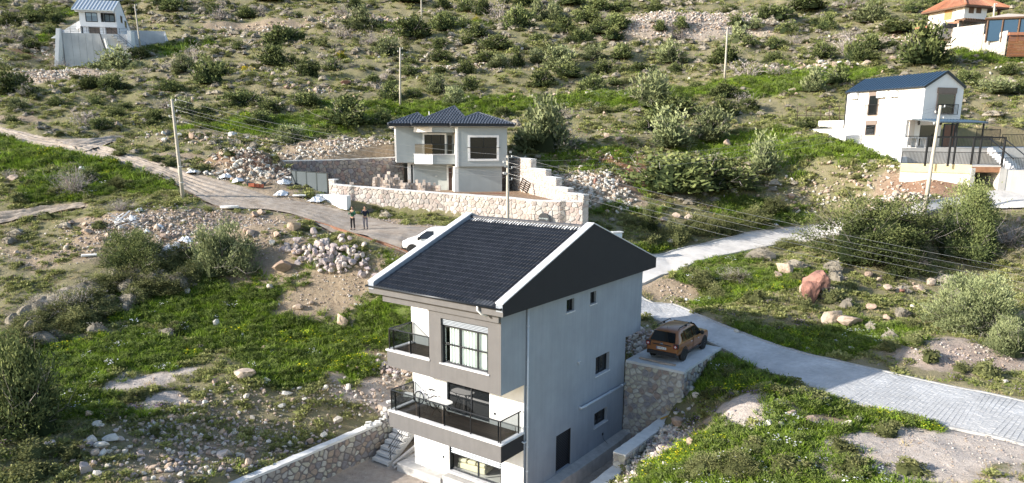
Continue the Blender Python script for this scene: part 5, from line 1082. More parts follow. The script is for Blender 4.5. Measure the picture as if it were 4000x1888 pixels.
# terraces: solid concrete blocks stepping down the slope
def wblock(name, pts, zb, zt, mat, par=None):
    m_ = MB(); n = len(pts); L = [Vector(p)-FW.O for p in pts]; q = [(p.dot(FW.u), p.dot(FW.v)) for p in L]; return m_.prism(q, zb-FW.O.z, zt-FW.O.z).build(name, mat, par or wh)
t1 = [at(3524,570,65.5),at(3872,566,66.5),at(4060,560,67),at(4060,560,82),at(3610,560,82),at(3524,560,74)]; wblock('terrace', t1, 8, 14.98, M_CONCW)
t2 = [at(3522,620,63.8),at(3796,636,60.8),at(3796,636,66.4),at(3530,620,66.4)]; wblock('deck', t2, 8.5, 13.35, M_CONCW); wblock('yellow_beam', [at(3522,620,63.7),at(3797,636,60.7),at(3797,636,60.9),at(3522,620,63.9)], 12.95, 13.66, M('yellow_board', (.62,.52,.30), .9, .12, 2))
ga0, ga1, gz = at(3797,640,60.7), at(3912,640,60.4), 13.62
wblock('garage_roof', [ga0,ga1,ga1+Vector((1,6,0)),ga0+Vector((1,6,0))], 13.3, gz, M_CONCW); wblock('garage_beam', [ga0+Vector((0,-.06,0)),ga1+Vector((0,-.06,0)),ga1,ga0], 13.05, 13.5, M('formwork_ply', (.30,.15,.08), .8, .2, 3))
wblock('garage_back', [ga0+Vector((.9,5.4,0)),ga1+Vector((.9,5.4,0)),ga1+Vector((1,5.8,0)),ga0+Vector((1,5.8,0))], 9, 13.3, M_CONCW)
wblock('garage_wall', [ga0+Vector((-.05,-.1,0)),ga0+Vector((.3,-.1,0)),ga0+Vector((1.2,5.8,0)),ga0+Vector((.8,5.8,0))], 9, 13.4, M_CONCW); wblock('garage_wall', [ga1+Vector((-.1,-.1,0)),ga1+Vector((.5,-.1,0)),ga1+Vector((1.5,5.8,0)),ga1+Vector((.8,5.8,0))], 9, 13.4, M_CONCW)
wblock('side_terrace', [ga1+Vector((.5,-.05,0)),at(4150,640,59.5),at(4150,640,66),ga1+Vector((1.4,5.8,0))], 8.5, 13.25, M_CONCW)
# white slope wall below the long side
wblock('base_wall', [at(3140,490,79.6),at(3304,520,74.6),at(3306,520,75.0),at(3142,490,80.1)], 12, 16.75, M_BRIGHT)
wblock('base_wall', [FW.w(-.9,vL+.4),FW.w(-.9,-1.),FW.w(-.3,-1.),FW.w(-.3,vL+.4)], 9, 15.15, M_BRIGHT); wblock('base_wall', [FW.w(-.95,-.6),at(3522,600,64.2),at(3530,600,66.),FW.w(-.2,0)], 9, 14.2, M_BRIGHT)
wblock('back_wall', [at(3195,500,82),at(3300,500,79),at(3300,500,79.4),at(3195,500,82.4)], 14, 17.7, M_CONCW)
# railings of the terraces
def grail(a, c, h, n): bars(wh, Vector((FW.u.dot(Vector(a)-FW.O), FW.v.dot(Vector(a)-FW.O), a[2]-FW.O.z)), Vector((FW.u.dot(Vector(c)-FW.O), FW.v.dot(Vector(c)-FW.O), c[2]-FW.O.z)), h, n)
zset = lambda p, z: Vector((p.x, p.y, z))
grail(zset(at(3536,568,65.6),15.), zset(at(3872,566,66.4),15.), 1.0, 60); grail(zset(at(3524,620,63.8),13.62), zset(at(3796,636,60.8),13.62), 1.05, 50); grail(zset(at(3797,636,60.8),13.62), zset(at(3914,636,60.5),13.62), 1.05, 22); grail(zset(at(3925,640,60.4),13.25), zset(at(4120,640,59.6),13.25), 1.0, 30)
grail(zset(at(3812,540,72),15.6), zset(at(3905,540,72),15.6), 1.1, 24); grail(zset(at(3912,560,68),15.), zset(at(4090,560,68),15.), 1.2, 30); grail(zset(at(3432,550,69.2),15.15), zset(at(3528,555,67),15.15), .95, 6); grail(zset(at(3362,545,72),15.15), zset(at(3366,545,71.8),15.15), 1.0, 1)
for a in ((3616,61.9),(3705,61.3),(3796,60.9),(3916,60.5),(3726,64),(3824,64.)):
    p = zset(at(a[0],620,a[1]),13.5)-FW.O; MB().bar((p.dot(FW.u),p.dot(FW.v),p.z),(p.dot(FW.u),p.dot(FW.v),p.z+2.45),.13).build('frame_post', M_BLACK, wh)
for a, c in (((3616,61.9),(3796,60.9)),((3796,60.9),(3916,60.5)),((3726,64),(3824,64.))):
    p, q = zset(at(a[0],620,a[1]),15.9)-FW.O, zset(at(c[0],620,c[1]),15.9)-FW.O; MB().bar((p.dot(FW.u),p.dot(FW.v),p.z),(q.dot(FW.u),q.dot(FW.v),q.z),.12).build('frame_beam', M_BLACK, wh)
# stairs between the terraces
s0, s1 = zset(at(3885,560,66),15.0), zset(at(3985,650,61.5),13.2); me = MB().box(-.75,-.2,-.5,.75,.22,0).mesh('step', M_MARBLE); stw = empty('terrace_stairs'); stw.parent = wh
for k in range(11):
    p = s0.lerp(s1, k/10)-FW.O; link('step', me, stw, (p.dot(FW.u),p.dot(FW.v),p.z), (0,0,.35))
for o_ in (Vector((-.8,-.2,0)),Vector((.8,.2,0))):
    p, q = s0+o_-FW.O, s1+o_-FW.O; MB().bar((p.dot(FW.u),p.dot(FW.v),p.z+.95),(q.dot(FW.u),q.dot(FW.v),q.z+.95),.06).build('handrail', M_BLACK, stw)
tb_ = empty('garden_table', zset(at(3570,562,66.6),15.0), .2, 'white framed table standing on the terrace of the white house', 'table')
MB().box(-1.,-.4,.82,1.,.4,.9).build('table_top', M_ACW, tb_)
for x in (-.95,0,.95): MB().box(x-.05,-.35,0,x+.05,.35,.82).build('leg', M_ACW, tb_)
# wire frame fence behind the white house
fe = empty('frame_fence', zset(at(3115,440,84),float(Hs(np.array([34.]),np.array([84.]))[0])), 0, 'thin rusty metal fence frames standing behind the white house', 'fence'); M_RUST = M('rusty_steel', (.09,.06,.045), .7, .2)
for x0, x1, y0, y1 in ((3115,3150,418,480),(3168,3206,418,480),(3241,3279,416,470),(3115,3300,452,480)):
    Y = 84.
    a, c, d_, e_ = at(x0,y0,Y), at(x1,y0,Y), at(x1,y1,Y), at(x0,y1,Y)
    for p, q in ((a,c),(a,e_),(c,d_)): MB().bar(p-fe.location, q-fe.location, .05).build('fence_bar', M_RUST, fe)
# ------------------------------------------------------------------ white house high on the slope with concrete terrace
FT = Frame(at(318, 142, 137.), -12.); M_METALW = M('pale_seam_metal', (.62,.66,.68), .4, .05, 2, 0, metal=.3); M_CGREY = M('terrace_concrete', (.52,.53,.54), .92, .12, .5, .4, 10, streak=.07)
M_OFFW = M('offwhite_render', (.72,.73,.74), .85, .05, 1, .2)
th = empty('house', FT.O, -FT.az, 'small white house with pale metal roof on a tall concrete terrace, upper slope', 'house')
def tb(name, mat, *boxes, par=None):
    m_ = MB()
    for q in boxes: m_.box(*q)
    return m_.build(name, mat, par or th)
uW = FT.on_v(452, 60, 0)[0]; zT = FT.on_v(330, 34, 0)[1]; zF = FT.on_v(330, 103, 0)[1]; dB = 8.; zPk = FT.on_v(473, 5, 3.)[1]
wn = FT.rect(331, 48, 383, 87, 0); bc = FT.rect(391, 50, 452, 88, 0)
m_ = MB(); panel(m_, (0,0,zF), (1,0,0), (0,0,1), uW, zT-zF, [(wn[0],wn[1],wn[2]-zF,wn[3]-zF),(bc[0],min(bc[1],uW-.1),bc[2]-zF,bc[3]-zF)], .25, (0,-1,0)); m_.build('front_wall', M_OFFW, th)
m_ = MB(); m_.add([(uW,0,-.2),(uW,dB,-.2),(uW,dB,zT-2.3),(uW,3.,zPk-.15),(uW,0,zT)], [(0,1,2,3,4)]); m_.add([(0,0,-.2),(0,dB,-.2),(0,dB,zT-2.3),(0,3.,zPk-.15),(0,0,zT)], [(4,3,2,1,0)]); m_.quad((uW,dB,-.2),(0,dB,-.2),(0,dB,zT-2.3),(uW,dB,zT-2.3)); m_.quad((0,0,zF),(uW,0,zF),(uW,1.2,zF),(0,1.2,zF)); m_.build('side_wall', M_OFFW, th)
tb('balcony_recess', M_OFFW, (bc[0],1.5,zF,uW-.02,1.6,zT)); bd = FT.rect(406, 55, 450, 88, 1.5); window(th, (bd[0],min(bd[1],uW-.15),bd[2],bd[3]), [(bd[0]+bd[1])/2], [], 1.46, M_FRAME, M('pale_glass', (.30,.38,.45), .08, .03), .12)
window(th, wn, [(wn[0]+wn[1])/2], [], .1, M_FRAME, M('pale_glass'), .12)
for r_, yy in ((wn,-.12),((bc[0],bc[1]+.2,bc[2],bc[3]),-.1)):
    for k in range(5): MB().bar((r_[0],yy,r_[2]+.12+k*.2),(r_[1],yy,r_[2]+.12+k*.2),.035).build('guard_bar', M_FRAME, th)
g1, g2 = FT.rect(348,106,398,142,1.0), FT.rect(414,106,456,142,1.0)
tb('ground_recess', M_BROWNBOX, (g1[0],1.0,-.1,g1[1],1.05,zF),(g2[0],1.0,-.1,uW-.15,1.05,zF)); tb('pillar', M_OFFW, (g1[1]+.003,.3,-.2,g2[0]-.003,1.2,zF-.003)); tb('pillar', M_OFFW, (.3,.3,-.2,g1[0]-.003,1.2,zF-.003))
m_ = MB(); m_.add([(-.9,-.9,zT-.25),(uW+.05,-.9,zT-.25),(uW+.05,3.,zPk),(-.9,3.,zPk),(-.9,-.9,zT-.42),(uW+.05,-.9,zT-.42),(uW+.05,3.,zPk-.12),(-.9,3.,zPk-.12)], [(0,1,2,3),(7,6,5,4),(0,4,5,1),(1,5,6,2),(3,7,4,0)]); m_.add([(-.9,3.,zPk),(uW+.05,3.,zPk),(uW+.05,dB+.4,zT-2.4),(-.9,dB+.4,zT-2.4)], [(0,1,2,3)]); rf = m_.build('roof', M_METALW, th)
for k in range(13): x = -.85+k*(uW+.85)/12; MB().bar((x,-.9,zT-.2),(x,3.,zPk+.05),.07,.1).build('seam', M('seam_grey',(.35,.38,.40),.4), rf)
tb('fascia', M_OFFW, (-.5,-.5,zT-.6,uW-.3,-.02,zT-.3))
sp2 = lambda a, d, z: (uW+d, a, z)
for a0, a1, z0, z1 in ((2.6,3.6,FT.on_u(470,88,uW)[1],FT.on_u(470,62,uW)[1]),(5.0,6.0,FT.on_u(485,100,uW)[1]-.3,FT.on_u(485,75,uW)[1]-.3)): window(th, (a0,a1,z0,z1), [], [], .03, M_FRAME, M_DARKGLASS, .1, sp2)
tb('air_conditioner', M_ACW, (uW,2.,.6,uW+.35,3.,1.3))
# terrace block with battered cheeks
u0, u1 = FT.on_v(244,142,-4.5)[0], FT.on_v(500,142,-4.5)[0]; zb = FT.on_v(240,245,-4.5)[1]-1.5
tr_ = MB().prismy([(u0,zb),(u1,zb),(u1,.0),(u0,.0)], -4.5, 9).build('terrace', M_CGREY, th)
for x in np.linspace(u0+1.4, u1-1.4, 8): MB().box(x-.01,-4.515,zb,x+.01,-4.502,-.02).build('joint', M('joint_dark',(.2,.2,.21)), tr_)
for x0, dx in ((u0-.7,-1.8),(u1+.1,-.6)):
    m_ = MB(); V = [(x0,-5.1,0.6),(x0+.6,-5.1,.6),(x0+.6+dx*.5,-5.6,zb),(x0+dx*.5,-5.6,zb),(x0,-3,0.6),(x0+.6,-3,.6),(x0+.6,-3,zb),(x0,-3,zb)]; m_.add(V, [(0,3,2,1),(4,5,6,7),(0,1,5,4),(1,2,6,5),(3,0,4,7)]); m_.build('buttress', M_OFFW, th)
for k in range(4): MB().bar((u0,-4.4,.25+k*.25),(u1,-4.4,.25+k*.25),.04).build('guard_bar', M_FRAME, th)
for k in range(9): x = u0+(u1-u0)*k/8; MB().bar((x,-4.4,0),(x,-4.4,1.02),.05).build('guard_post', M_FRAME, th)
ux = FT.on_v(392,160,-5.)[0]; MB().tube([(ux+.8,-4.9,-.9),(ux+1.6,-4.9,zb+1.)], .28, 10).build('drain_pipe', M_WHITE, th); MB().bar((ux,-5.,.1),(ux+1.3,-5.,zb+1),.12).build('rail_post', M_BLACK, th)
for k in range(10):
    x = ux+2.+k*.5; MB().box(x,-6.2,-.2-k*.42-.3,x+.6,-4.6,-.2-k*.42).build('step', M_CGREY, th)
MB().prismy([(ux,-.1),(ux+2,-.1),(ux+7,-4.4),(ux+7,zb),(ux,zb)], -4.9, -4.51).build('stair_wall', M_CGREY, th)
MB().bar((ux+2,-6.1,.9),(ux+7.2,-6.1,-3.6),.06).build('handrail', M_BLACK, th)
tb('back_retaining_wall', M_CGREY, (uW+.1,dB-1,-.5,uW+6.5,dB-.5,2.2)); m_ = MB(); m_.add([(uW+6.5,dB-1,2.2),(uW+8.3,dB-3.5,-2.5),(uW+6.9,dB-3.5,-2.5),(uW+6.2,dB-1,-1)], [(0,1,2,3)]); m_.build('wing_wall', M_CGREY, th)
m_ = MB(); m_.prismy([(-6,-.2),(-.1,-.2),(-.1,3.2),(-.6,3.2)], 2.5, 2.9); m_.build('gable_ramp_wall', M_OFFW, th)
sd_ = MB().lathe([(.0,.0),(.3,.04),(.5,.14),(.55,.2),(.5,.17),(.28,.07),(.0,.03)], 18); sdo = sd_.build('satellite_dish', M_OFFW, None, True); sdo.location = FT.w(FT.on_v(309,106,2.3)[0],2.3,FT.on_v(309,106,2.3)[1]); sdo.rotation_euler = (1.2,0,-.5); tag(sdo, 'pale satellite dish on the sloping wall beside the upper white house', 'satellite dish')
# ------------------------------------------------------------------ stone house with orange tiled roof, top corner
FR = Frame(at(3760, 100, 120.), -18.); M_ORG = M('orange_tile', (.38,.17,.10), .75, .2, 3, .4, 20, rnd=.15); M_TIMB = M('brown_timber', (.13,.075,.045), .7, .15, 4)
rh = empty('house', FR.O, -FR.az, 'stone and white house with orange hip roof on the upper slope', 'house')
zR0 = FR.on_v(3761, 19, 0)[1]; uF = FR.on_v(3856, 40, 0)[0]; vB = FR.on_u(3628, 60, 0)[0]; zO = FR.on_v(3800, 73, 0)[1]; uE = FR.on_v(3925, 19, 0)[0]
MB().box(0,0,zO,uF,6.,zR0).build('oriel', M_BRIGHT, rh)
swl = MB().box(.5,1.2,-6,uF+3.5,vB,zO+.0).box(.02,1.6,zO+.004,.6,vB,zR0).build('stone_wall', M_MORW, rh)
def stonefront(par, P0, e, n, quad, size, mat, proud=.05, lim=60):
    rr = random.Random(5); L = sorted(stones_in(quad, size, rr), key=lambda t: -t[0]); mm = MB(); R_ = []
    for idx, (A, poly) in enumerate(L):
        k = len(poly); cx = sum(p[0] for p in poly)/k; cz = sum(p[1] for p in poly)/k; pr = proud*rr.uniform(.5,1.2); V = []
        for sc_, dp in ((1.,-.02),(.8,pr)):
            for x, z in poly: V.append(P0+e*(cx+(x-cx)*sc_)+Vector((0,0,cz+(z-cz)*sc_))+n*dp)
        Fc = [(i,(i+1)%k,k+(i+1)%k,k+i) for i in range(k)]+[tuple(range(k,2*k))]
        if idx < lim: c = sum(V, Vector())/len(V); me = bpy.data.meshes.new('stone'); me.from_pydata([v-c for v in V], [], Fc); me.materials.append(mat); link('stone', me, par, c)
        else: mm.add(V, Fc); R_ += [rr.random()]*len(Fc)
    if R_: me = mm.mesh('stones', mat); face_attr(me, R_); tag(link('stones', me, par), kind='stuff')
M_STP = Mpal('pale_house_stone', [(.62,.56,.48),(.56,.51,.44),(.66,.61,.53),(.50,.44,.37),(.60,.52,.44)])
stonefront(swl, Vector((.02,vB,0)), Vector((0,-1,0)), Vector((-1,0,0)), [(0,zO-3),(vB-1.6,zO-3),(vB-1.6,zR0),(0,zR0)], .75, M_STP, .04); MB().box(-.02,1.6,zO-4,.019,vB,zR0-.01).build('stone_face', M_MORW, swl)
stonefront(swl, Vector((.5,1.19,0)), Vector((1,0,0)), Vector((0,-1,0)), [(0,zO-3),(uF+3,zO-3),(uF+3,zO-.3),(0,zO-.3)], .7, M_STG, .04, 30)
for x0 in (3787, 3816): r_ = FR.rect(x0, 22, x0+15, 53, 0); MB().box(r_[0],-.06,r_[2],r_[1],-.003,r_[3]).build('shutter', M_TIMB, rh)
a, z = FR.on_u(3706, 47, 0); MB().box(-.06,a-.7,z-1.2,-.022,a+.7,z+.8).build('shutter', M('ochre_shutter', (.40,.22,.09), .7, .15), rh)
for k in range(9): x = .1+k*uF/9; MB().box(x,-.25,zO-.3,x+.18,1.2,zO-.02).build('joist_end', M_TIMB, rh)
MB().box(-.25,-.3,zO-.55,uF+.1,-.1,zO-.31).build('beam', M_TIMB, rh)
ev, pk = .9, (uE/2, 4.2, FR.on_v(3763,-25,4.)[1])
er = [(-ev,-ev,zR0-.1),(uE,-ev,zR0-.1),(uE,vB+.8,zR0-.1),(-ev,vB+.8,zR0-.1)]; rfx = empty('roof'); rfx.parent = rh; tag(rfx, 'orange tiled hip roof')
t0, t1_ = (uE*.36,3.6,zR0+3.0), (uE*.36,vB-4,zR0+3.0)
for q in ((er[0],er[1],t0),(er[1],er[2],t1_,t0),(er[2],er[3],t1_),(er[3],er[0],t0,t1_)):
    MB().add(q, [tuple(range(len(q)))]).build('roof_slope', M_ORG, rfx)
    A, B3 = Vector(q[0]), Vector(q[1]); n_ = int((B3-A).length/.35); top = [Vector(p) for p in q[2:]]
    for k in range(n_):
        s_ = A.lerp(B3, (k+.5)/n_); tt = top[0] if len(top) == 1 else top[1].lerp(top[0], (k+.5)/n_); MB().bar(s_+Vector((0,0,.03)), s_.lerp(tt,.985)+Vector((0,0,.03)), .16, .09).build('tile_rib', M_ORG, rfx)
for p, q in ((er[0],t0),(er[1],t0),(t0,t1_)): MB().tube([Vector(p)+Vector((0,0,.1)),Vector(q)+Vector((0,0,.1))], .16, 6).build('hip_cap', M_ORG, rfx)
MB().prism([(p[0],p[1]) for p in er], zR0-.35, zR0-.12).build('eave_boards', M_TIMB, rfx)
for x in (uE-.6,): MB().box(x-.15,.2,zO-1,x+.15,.5,zR0-.35).build('veranda_post', M_TIMB, rh)
MB().box(uF+.02,4,zO-1,uE-.3,vB-1,zR0-.36).build('veranda_back', M_TIMB, rh)
pw = [at(3578,115,121),at(3690,98,118),at(3850,110,114)]
tw_ = Wall('garden_wall', 'pale stone terrace wall in front of the orange-roofed house', M_STP, M_MORW, tuple(pw[1]))
for (x0,yt0,yb0,Y0),(x1,yt1,yb1,Y1) in (((3660,118,140,119.5),(3700,112,134,118)),((3700,112,134,118),(3847,94,130,114)),((3853,133,150,112.5),(3938,120,158,111))):
    a, c = at(x0,yt0,Y0), at(x1,yt1,Y1); ab, cb = at(x0,yb0,Y0).z-3.5, at(x1,yb1,Y1).z-3.5; tw_.solid([P2(a),P2(c),P2(c+Vector((0,.6,0))),P2(a+Vector((0,.6,0)))], [ab,cb,cb,ab], [a.z,c.z,c.z,a.z]); tw_.face(P2(a), P2(c), ab, cb, a.z-.05, c.z-.05, .75, .06)
tw_.done(120)
m_ = MB(); a, c = at(3575,112,121)-FR.O, at(3745,86,117.5)-FR.O; V = [(a.dot(FR.u),a.dot(FR.v),a.z),(c.dot(FR.u),c.dot(FR.v),c.z)]; m_.bar(V[0],V[1],.4,.35); m_.build('terrace_edge_tiles', M_ORG, rh)
wq = FR.rect(3692, 92, 3735, 113, -1.5); window(rh, wq, [(wq[0]+wq[1])/2], [], -1.5, M_FRAME, M_DARKGLASS, .15); MB().box(wq[0]-.4,-1.4,wq[2]-1.5,wq[1]+.3,1.2,wq[3]+.1).build('annex', M_MORW, rh)
# gazebo beside it
gz_ = empty('gazebo', at(3940,125,113.), .25, 'beige-roofed garden pavilion with glazed sides near the orange-roofed house', 'gazebo'); g0 = gz_.location; M_TENT = M('beige_canvas', (.50,.43,.36), .9, .08)
R_ = [at(3848,88,112)-g0, at(4060,78,110)-g0, at(4060,78,118)-g0, at(3868,80,118)-g0]; ap = at(3938,53,114)-g0
rot_ = Matrix.Rotation(-.25,4,'Z'); R_ = [rot_@p for p in R_]; ap = rot_@ap; zm = sum(p.z for p in R_)/4; R_ = [Vector((p.x,p.y,zm)) for p in R_]
MB().add(R_+[ap], [(0,1,4),(1,2,4),(2,3,4),(3,0,4),(3,2,1,0)]).build('roof', M_TENT, gz_)
for i in range(4): p, q = R_[i], R_[(i+1)%4]; MB().bar(p-Vector((0,0,.12)), q-Vector((0,0,.12)), .15, .25).build('roof_edge', M_TIMB, gz_)
for t in (0.03,.33,.66,.97):
    p = R_[0].lerp(R_[1],t)*.94; MB().bar(p-Vector((0,0,.2)), p-Vector((0,0,3.4)), .2).build('post', M_TIMB, gz_)
for t in (.03,.35,.68): p, q = R_[0].lerp(R_[1],t)*.94, R_[0].lerp(R_[1],t+.28)*.94; MB().add([p-Vector((0,0,.3)),q-Vector((0,0,.3)),q-Vector((0,0,3.2)),p-Vector((0,0,3.2))], [(0,1,2,3)]).build('glass_panel', M('blue_glass',(.05,.10,.16),.08,.03), gz_)
MB().box(-4.5,-.5,-5.5,12,5.5,-3.).build('base', M_MORW, gz_)
# brown roller door in the wall below the gazebo
rdw = [at(3940,137,109.5), at(4060,137,109.)]; rd_ = empty('garage', rdw[0], 0, 'brown slatted garage door set in a wall below the pavilion', 'garage'); q = rdw[1]-rdw[0]
MB().bar((0,0,.15),(q.x,q.y,q.z+.15),.5,.4).build('lintel', M_ORG, rd_); M_BRD = M('brown_roller_slat', (.24,.10,.045), .6, .15, 4, rnd=.1)
for k in range(14): MB().bar((.1,0,-.2-k*.21),(q.x,q.y,-.2-k*.21),.06,.17).build('slat', M_BRD, rd_)
# house fragment behind the spoil heap at the top edge
fh = empty('house', at(2640,12,172), 0, 'partly hidden house with brick-red base at the upper edge of the hillside', 'house'); q0 = at(2588,14,172)-fh.location; q1 = at(2672,14,172)-fh.location
MB().box(q0.x,0,-3,q0.x+1.6,4,6).build('white_bay', M_BRIGHT, fh); MB().box(q0.x+1.6,.2,-3,q1.x,4,6).build('brick_wall', M('red_brick', (.20,.08,.06), .85, .2, 8), fh); MB().box(q0.x+2.4,.1,-.5,q1.x-.6,.25,1.6).build('opening', M_BLACK, fh); MB().box(q1.x,-2,-4,q1.x+.7*10,3,2.).build('cream_wall', M_BEIGE, fh)
MB().bar((q0.x+.2,-.4,-2),(q0.x+.2,-.4,6),.3).build('post', M_OFFW, fh)
# ------------------------------------------------------------------ vehicles
M_TYRE = M('tyre_rubber', (.018,.018,.018), .9, .15, 10); M_RIM = M('dull_steel_rim', (.16,.16,.165), .4, .1, 8, metal=.6); M_CLAD = M('black_cladding', (.022,.022,.024), .7, .1, 6)
M_HUB = M('pale_hubcap', (.50,.50,.50), .4, .08, metal=.3); M_TAIL = M('tail_lamp', (.25,.02,.02), .25, .1, 5); M_LAMPW = M('lamp_white', (.7,.68,.66), .2, .05); M_CHROME = M('chrome', (.6,.6,.62), .2, .03, metal=.9)
def paint(name, col, rough=.35):
    m = M(name, col, rough, .06, 1.5, spec=.5); bs = m.node_tree.nodes['Principled BSDF']; bs.inputs['Coat Weight'].default_value = .5; bs.inputs['Coat Roughness'].default_value = .12; return m
M_ORANGE = paint('dusty_orange_paint', (.235,.090,.022)); M_CARW = paint('white_paint', (.80,.80,.79))
def loft_body(root, st, mat, name='body'):
    """st: (y, half width, z low, z belt, half width at roof, z roof)"""
    V = []; n = 0
    for y, hw_, zl, zb, hr, zr_ in st:
        half = [(0,zl),(hw_*.80,zl),(hw_*.97,zl+.10),(hw_*1.0,zl+(zb-zl)*.5),(hw_*.985,zb-.08),(hw_*.955,zb),(hr+(hw_*.955-hr)*.45,zb+(zr_-zb)*.55),(hr,zr_-.05),(hr*.82,zr_-.005),(0,zr_+.015)]
        sec = half+[(-x,z) for x, z in half[-2:0:-1]]; n = len(sec); V += [(x,y,z) for x, z in sec]
    F_ = [(i*n+k,(i+1)*n+k,(i+1)*n+(k+1)%n,i*n+(k+1)%n) for i in range(len(st)-1) for k in range(n)]+[tuple(range(n)),tuple(range((len(st)-1)*n+n-1,(len(st)-1)*n-1,-1))]
    o = MB().add(V, F_).build(name, mat, root, True); sm = o.modifiers.new('sub', 'SUBSURF'); sm.levels = sm.render_levels = 2; return o
def wheel(root, x, y, r, s, rim, w=.21):
    t = MB().lathe([(r*.62,-w/2),(r*.93,-w/2),(r,-w*.36),(r,w*.36),(r*.93,w/2),(r*.62,w/2)], 24, 'x', (x,y,r)).build('wheel', M_TYRE, root, True)
    m_ = MB().lathe([(.04,s*w*.50),(r*.22,s*w*.46),(r*.55,s*w*.36),(r*.64,s*w*.47)], 20, 'x', (x,y,r)); m_.build('rim', rim, t, True)
    for k in range(8): a = k*math.pi/4; MB().box(x+s*w*.40-.01,y+math.cos(a)*r*.4-.03,r+math.sin(a)*r*.4-.03,x+s*w*.40+.025,y+math.cos(a)*r*.4+.03,r+math.sin(a)*r*.4+.03).build('vent_hole', M_BLACK, t)
    return t
def arch(root, x, y, r, s):
    V = []; n = 14
    for k in range(n+1):
        a = math.pi*(k/n)*1.16-.25
        for rr, dx in ((r*1.03,.0),(r*1.03,.03),(r*1.24,.022),(r*1.26,-.02)): V.append((x+s*dx, y+math.cos(a)*rr, r+math.sin(a)*rr))
    MB().add(V, [(k*4+j,k*4+j+1,(k+1)*4+j+1,(k+1)*4+j) for k in range(n) for j in range(3)]).build('wheel_arch', M_CLAD, root, True)
    MB().lathe([(.02,0),(r*1.1,0),(r*1.1,.002)], 24, 'x', (x+s*.006,y,r)).build('arch_well', M_BLACK, root)
def gquad(root, pts, mat, name, s=1):
    MB().add([(p[0]*s,p[1],p[2]) for p in pts], [tuple(range(len(pts)))]).build(name, mat, root)
# orange compact SUV, nose towards the road
suv = empty('car', hw(8.42, 11.92, 4.04), -HYAW, 'dusty orange compact SUV with black roof rails parked on the concrete slab', 'car'); suv.scale = (1.05,)*3
S = [(.0,.80,.42,.86,.70,.90),(.04,.86,.36,.98,.72,1.02),(.16,.885,.34,1.04,.70,1.14),(.34,.895,.33,1.05,.66,1.42),(.52,.90,.32,1.05,.63,1.585),(.95,.905,.31,1.04,.62,1.635),(1.6,.905,.31,1.03,.62,1.65),(2.25,.905,.31,1.01,.62,1.635),(2.62,.905,.31,1.0,.61,1.58),(2.95,.905,.31,1.0,.64,1.36),(3.26,.90,.31,1.02,.72,1.12),(3.5,.895,.31,1.02,.74,1.07),(3.95,.88,.32,.98,.70,1.02),(4.2,.84,.34,.88,.66,.92),(4.32,.74,.38,.72,.58,.76)]
loft_body(suv, S, M_ORANGE)
for s in (-1, 1):
    for y in (.84, 3.50): wheel(suv, s*.80, y, .345, s, M_RIM); arch(suv, s*.875, y, .345, s)
    gx = lambda z: .885-(z-1.03)*.40
    for pts, nm in (([(gx(1.06),.62,1.06),(gx(1.06),.98,1.05),(gx(1.50),.98,1.50),(gx(1.42),.68,1.42)],'quarter_window'),([(gx(1.05),1.05,1.05),(gx(1.04),1.88,1.04),(gx(1.53),1.84,1.53),(gx(1.52),1.07,1.52)],'side_window'),([(gx(1.04),1.95,1.04),(gx(1.03),2.98,1.04),(gx(1.30),2.80,1.30),(gx(1.53),2.42,1.53),(gx(1.53),1.93,1.53)],'side_window')): gquad(suv, [(p[0]+.012,p[1],p[2]) for p in pts], M_DARKGLASS, nm, s)
    MB().tube([(s*.60,.62,1.62),(s*.60,.70,1.71),(s*.605,1.5,1.735),(s*.60,2.25,1.715),(s*.59,2.36,1.64)], .024, 8).build('roof_rail', M_CLAD, suv, True); MB().bar((s*.60,1.5,1.64),(s*.60,1.5,1.73),.05,.12).build('rail_foot', M_CLAD, suv)
    MB().lathe([(.0,-.1),(.09,-.08),(.12,0),(.10,.07),(0,.1)], 10, 'y', (s*1.0,2.82,1.10)).build('mirror', M_CLAD, suv, True)
    MB().box(min(s*.885,s*.915),1.25,.30,max(s*.885,s*.915),3.1,.40).build('sill_trim', M_CLAD, suv, bevel=.01); MB().box(min(s*.895,s*.925),1.55,.86,max(s*.895,s*.925),1.74,.90).build('door_handle', M_CHROME, suv); MB().box(min(s*.895,s*.925),2.5-.05,.84,max(s*.895,s*.925),2.64,.88).build('door_handle', M_CHROME, suv)
    for y in (1.90,): MB().box(min(s*.895,s*.912),y-.008,.42,max(s*.895,s*.912),y+.008,1.03).build('door_seam', M_BLACK, suv)
    tl = empty('tail_light'); tl.parent = suv; x0, x1 = sorted((s*.62, s*.87)); MB().box(x0,-.03,.78,x1,.14,1.02).build('lamp_housing', M_CLAD, tl, bevel=.02); MB().box(x0+.03,-.042,.81,x1-.03,-.02,.99).build('lamp', M_TAIL, tl); xm = (x0+x1)/2; MB().box(xm-.02,-.05,.84,xm+.02,-.04,.96).box(xm-.06,-.052,.88,xm+.06,-.041,.92).build('lamp_cross', M_LAMPW, tl)
    MB().box(s*.55-.12,4.12,.72,s*.55+.12,4.28,.86).build('headlight', M_LAMPW, suv, bevel=.03)
gquad(suv, [(-.68,.045,1.06),(.68,.045,1.06),(.57,.335,1.51),(-.57,.335,1.51)], M_DARKGLASS, 'rear_window'); gquad(suv, [(.70,3.2,1.13),(-.70,3.2,1.13),(-.58,2.68,1.57),(.58,2.68,1.57)], M_DARKGLASS, 'windscreen')
MB().box(-.80,-.06,.36,.80,.25,.56).build('rear_bumper', M_CLAD, suv, bevel=.03); MB().box(-.5,-.035,.885,.5,.03,.925).build('garnish', M_CLAD, suv)
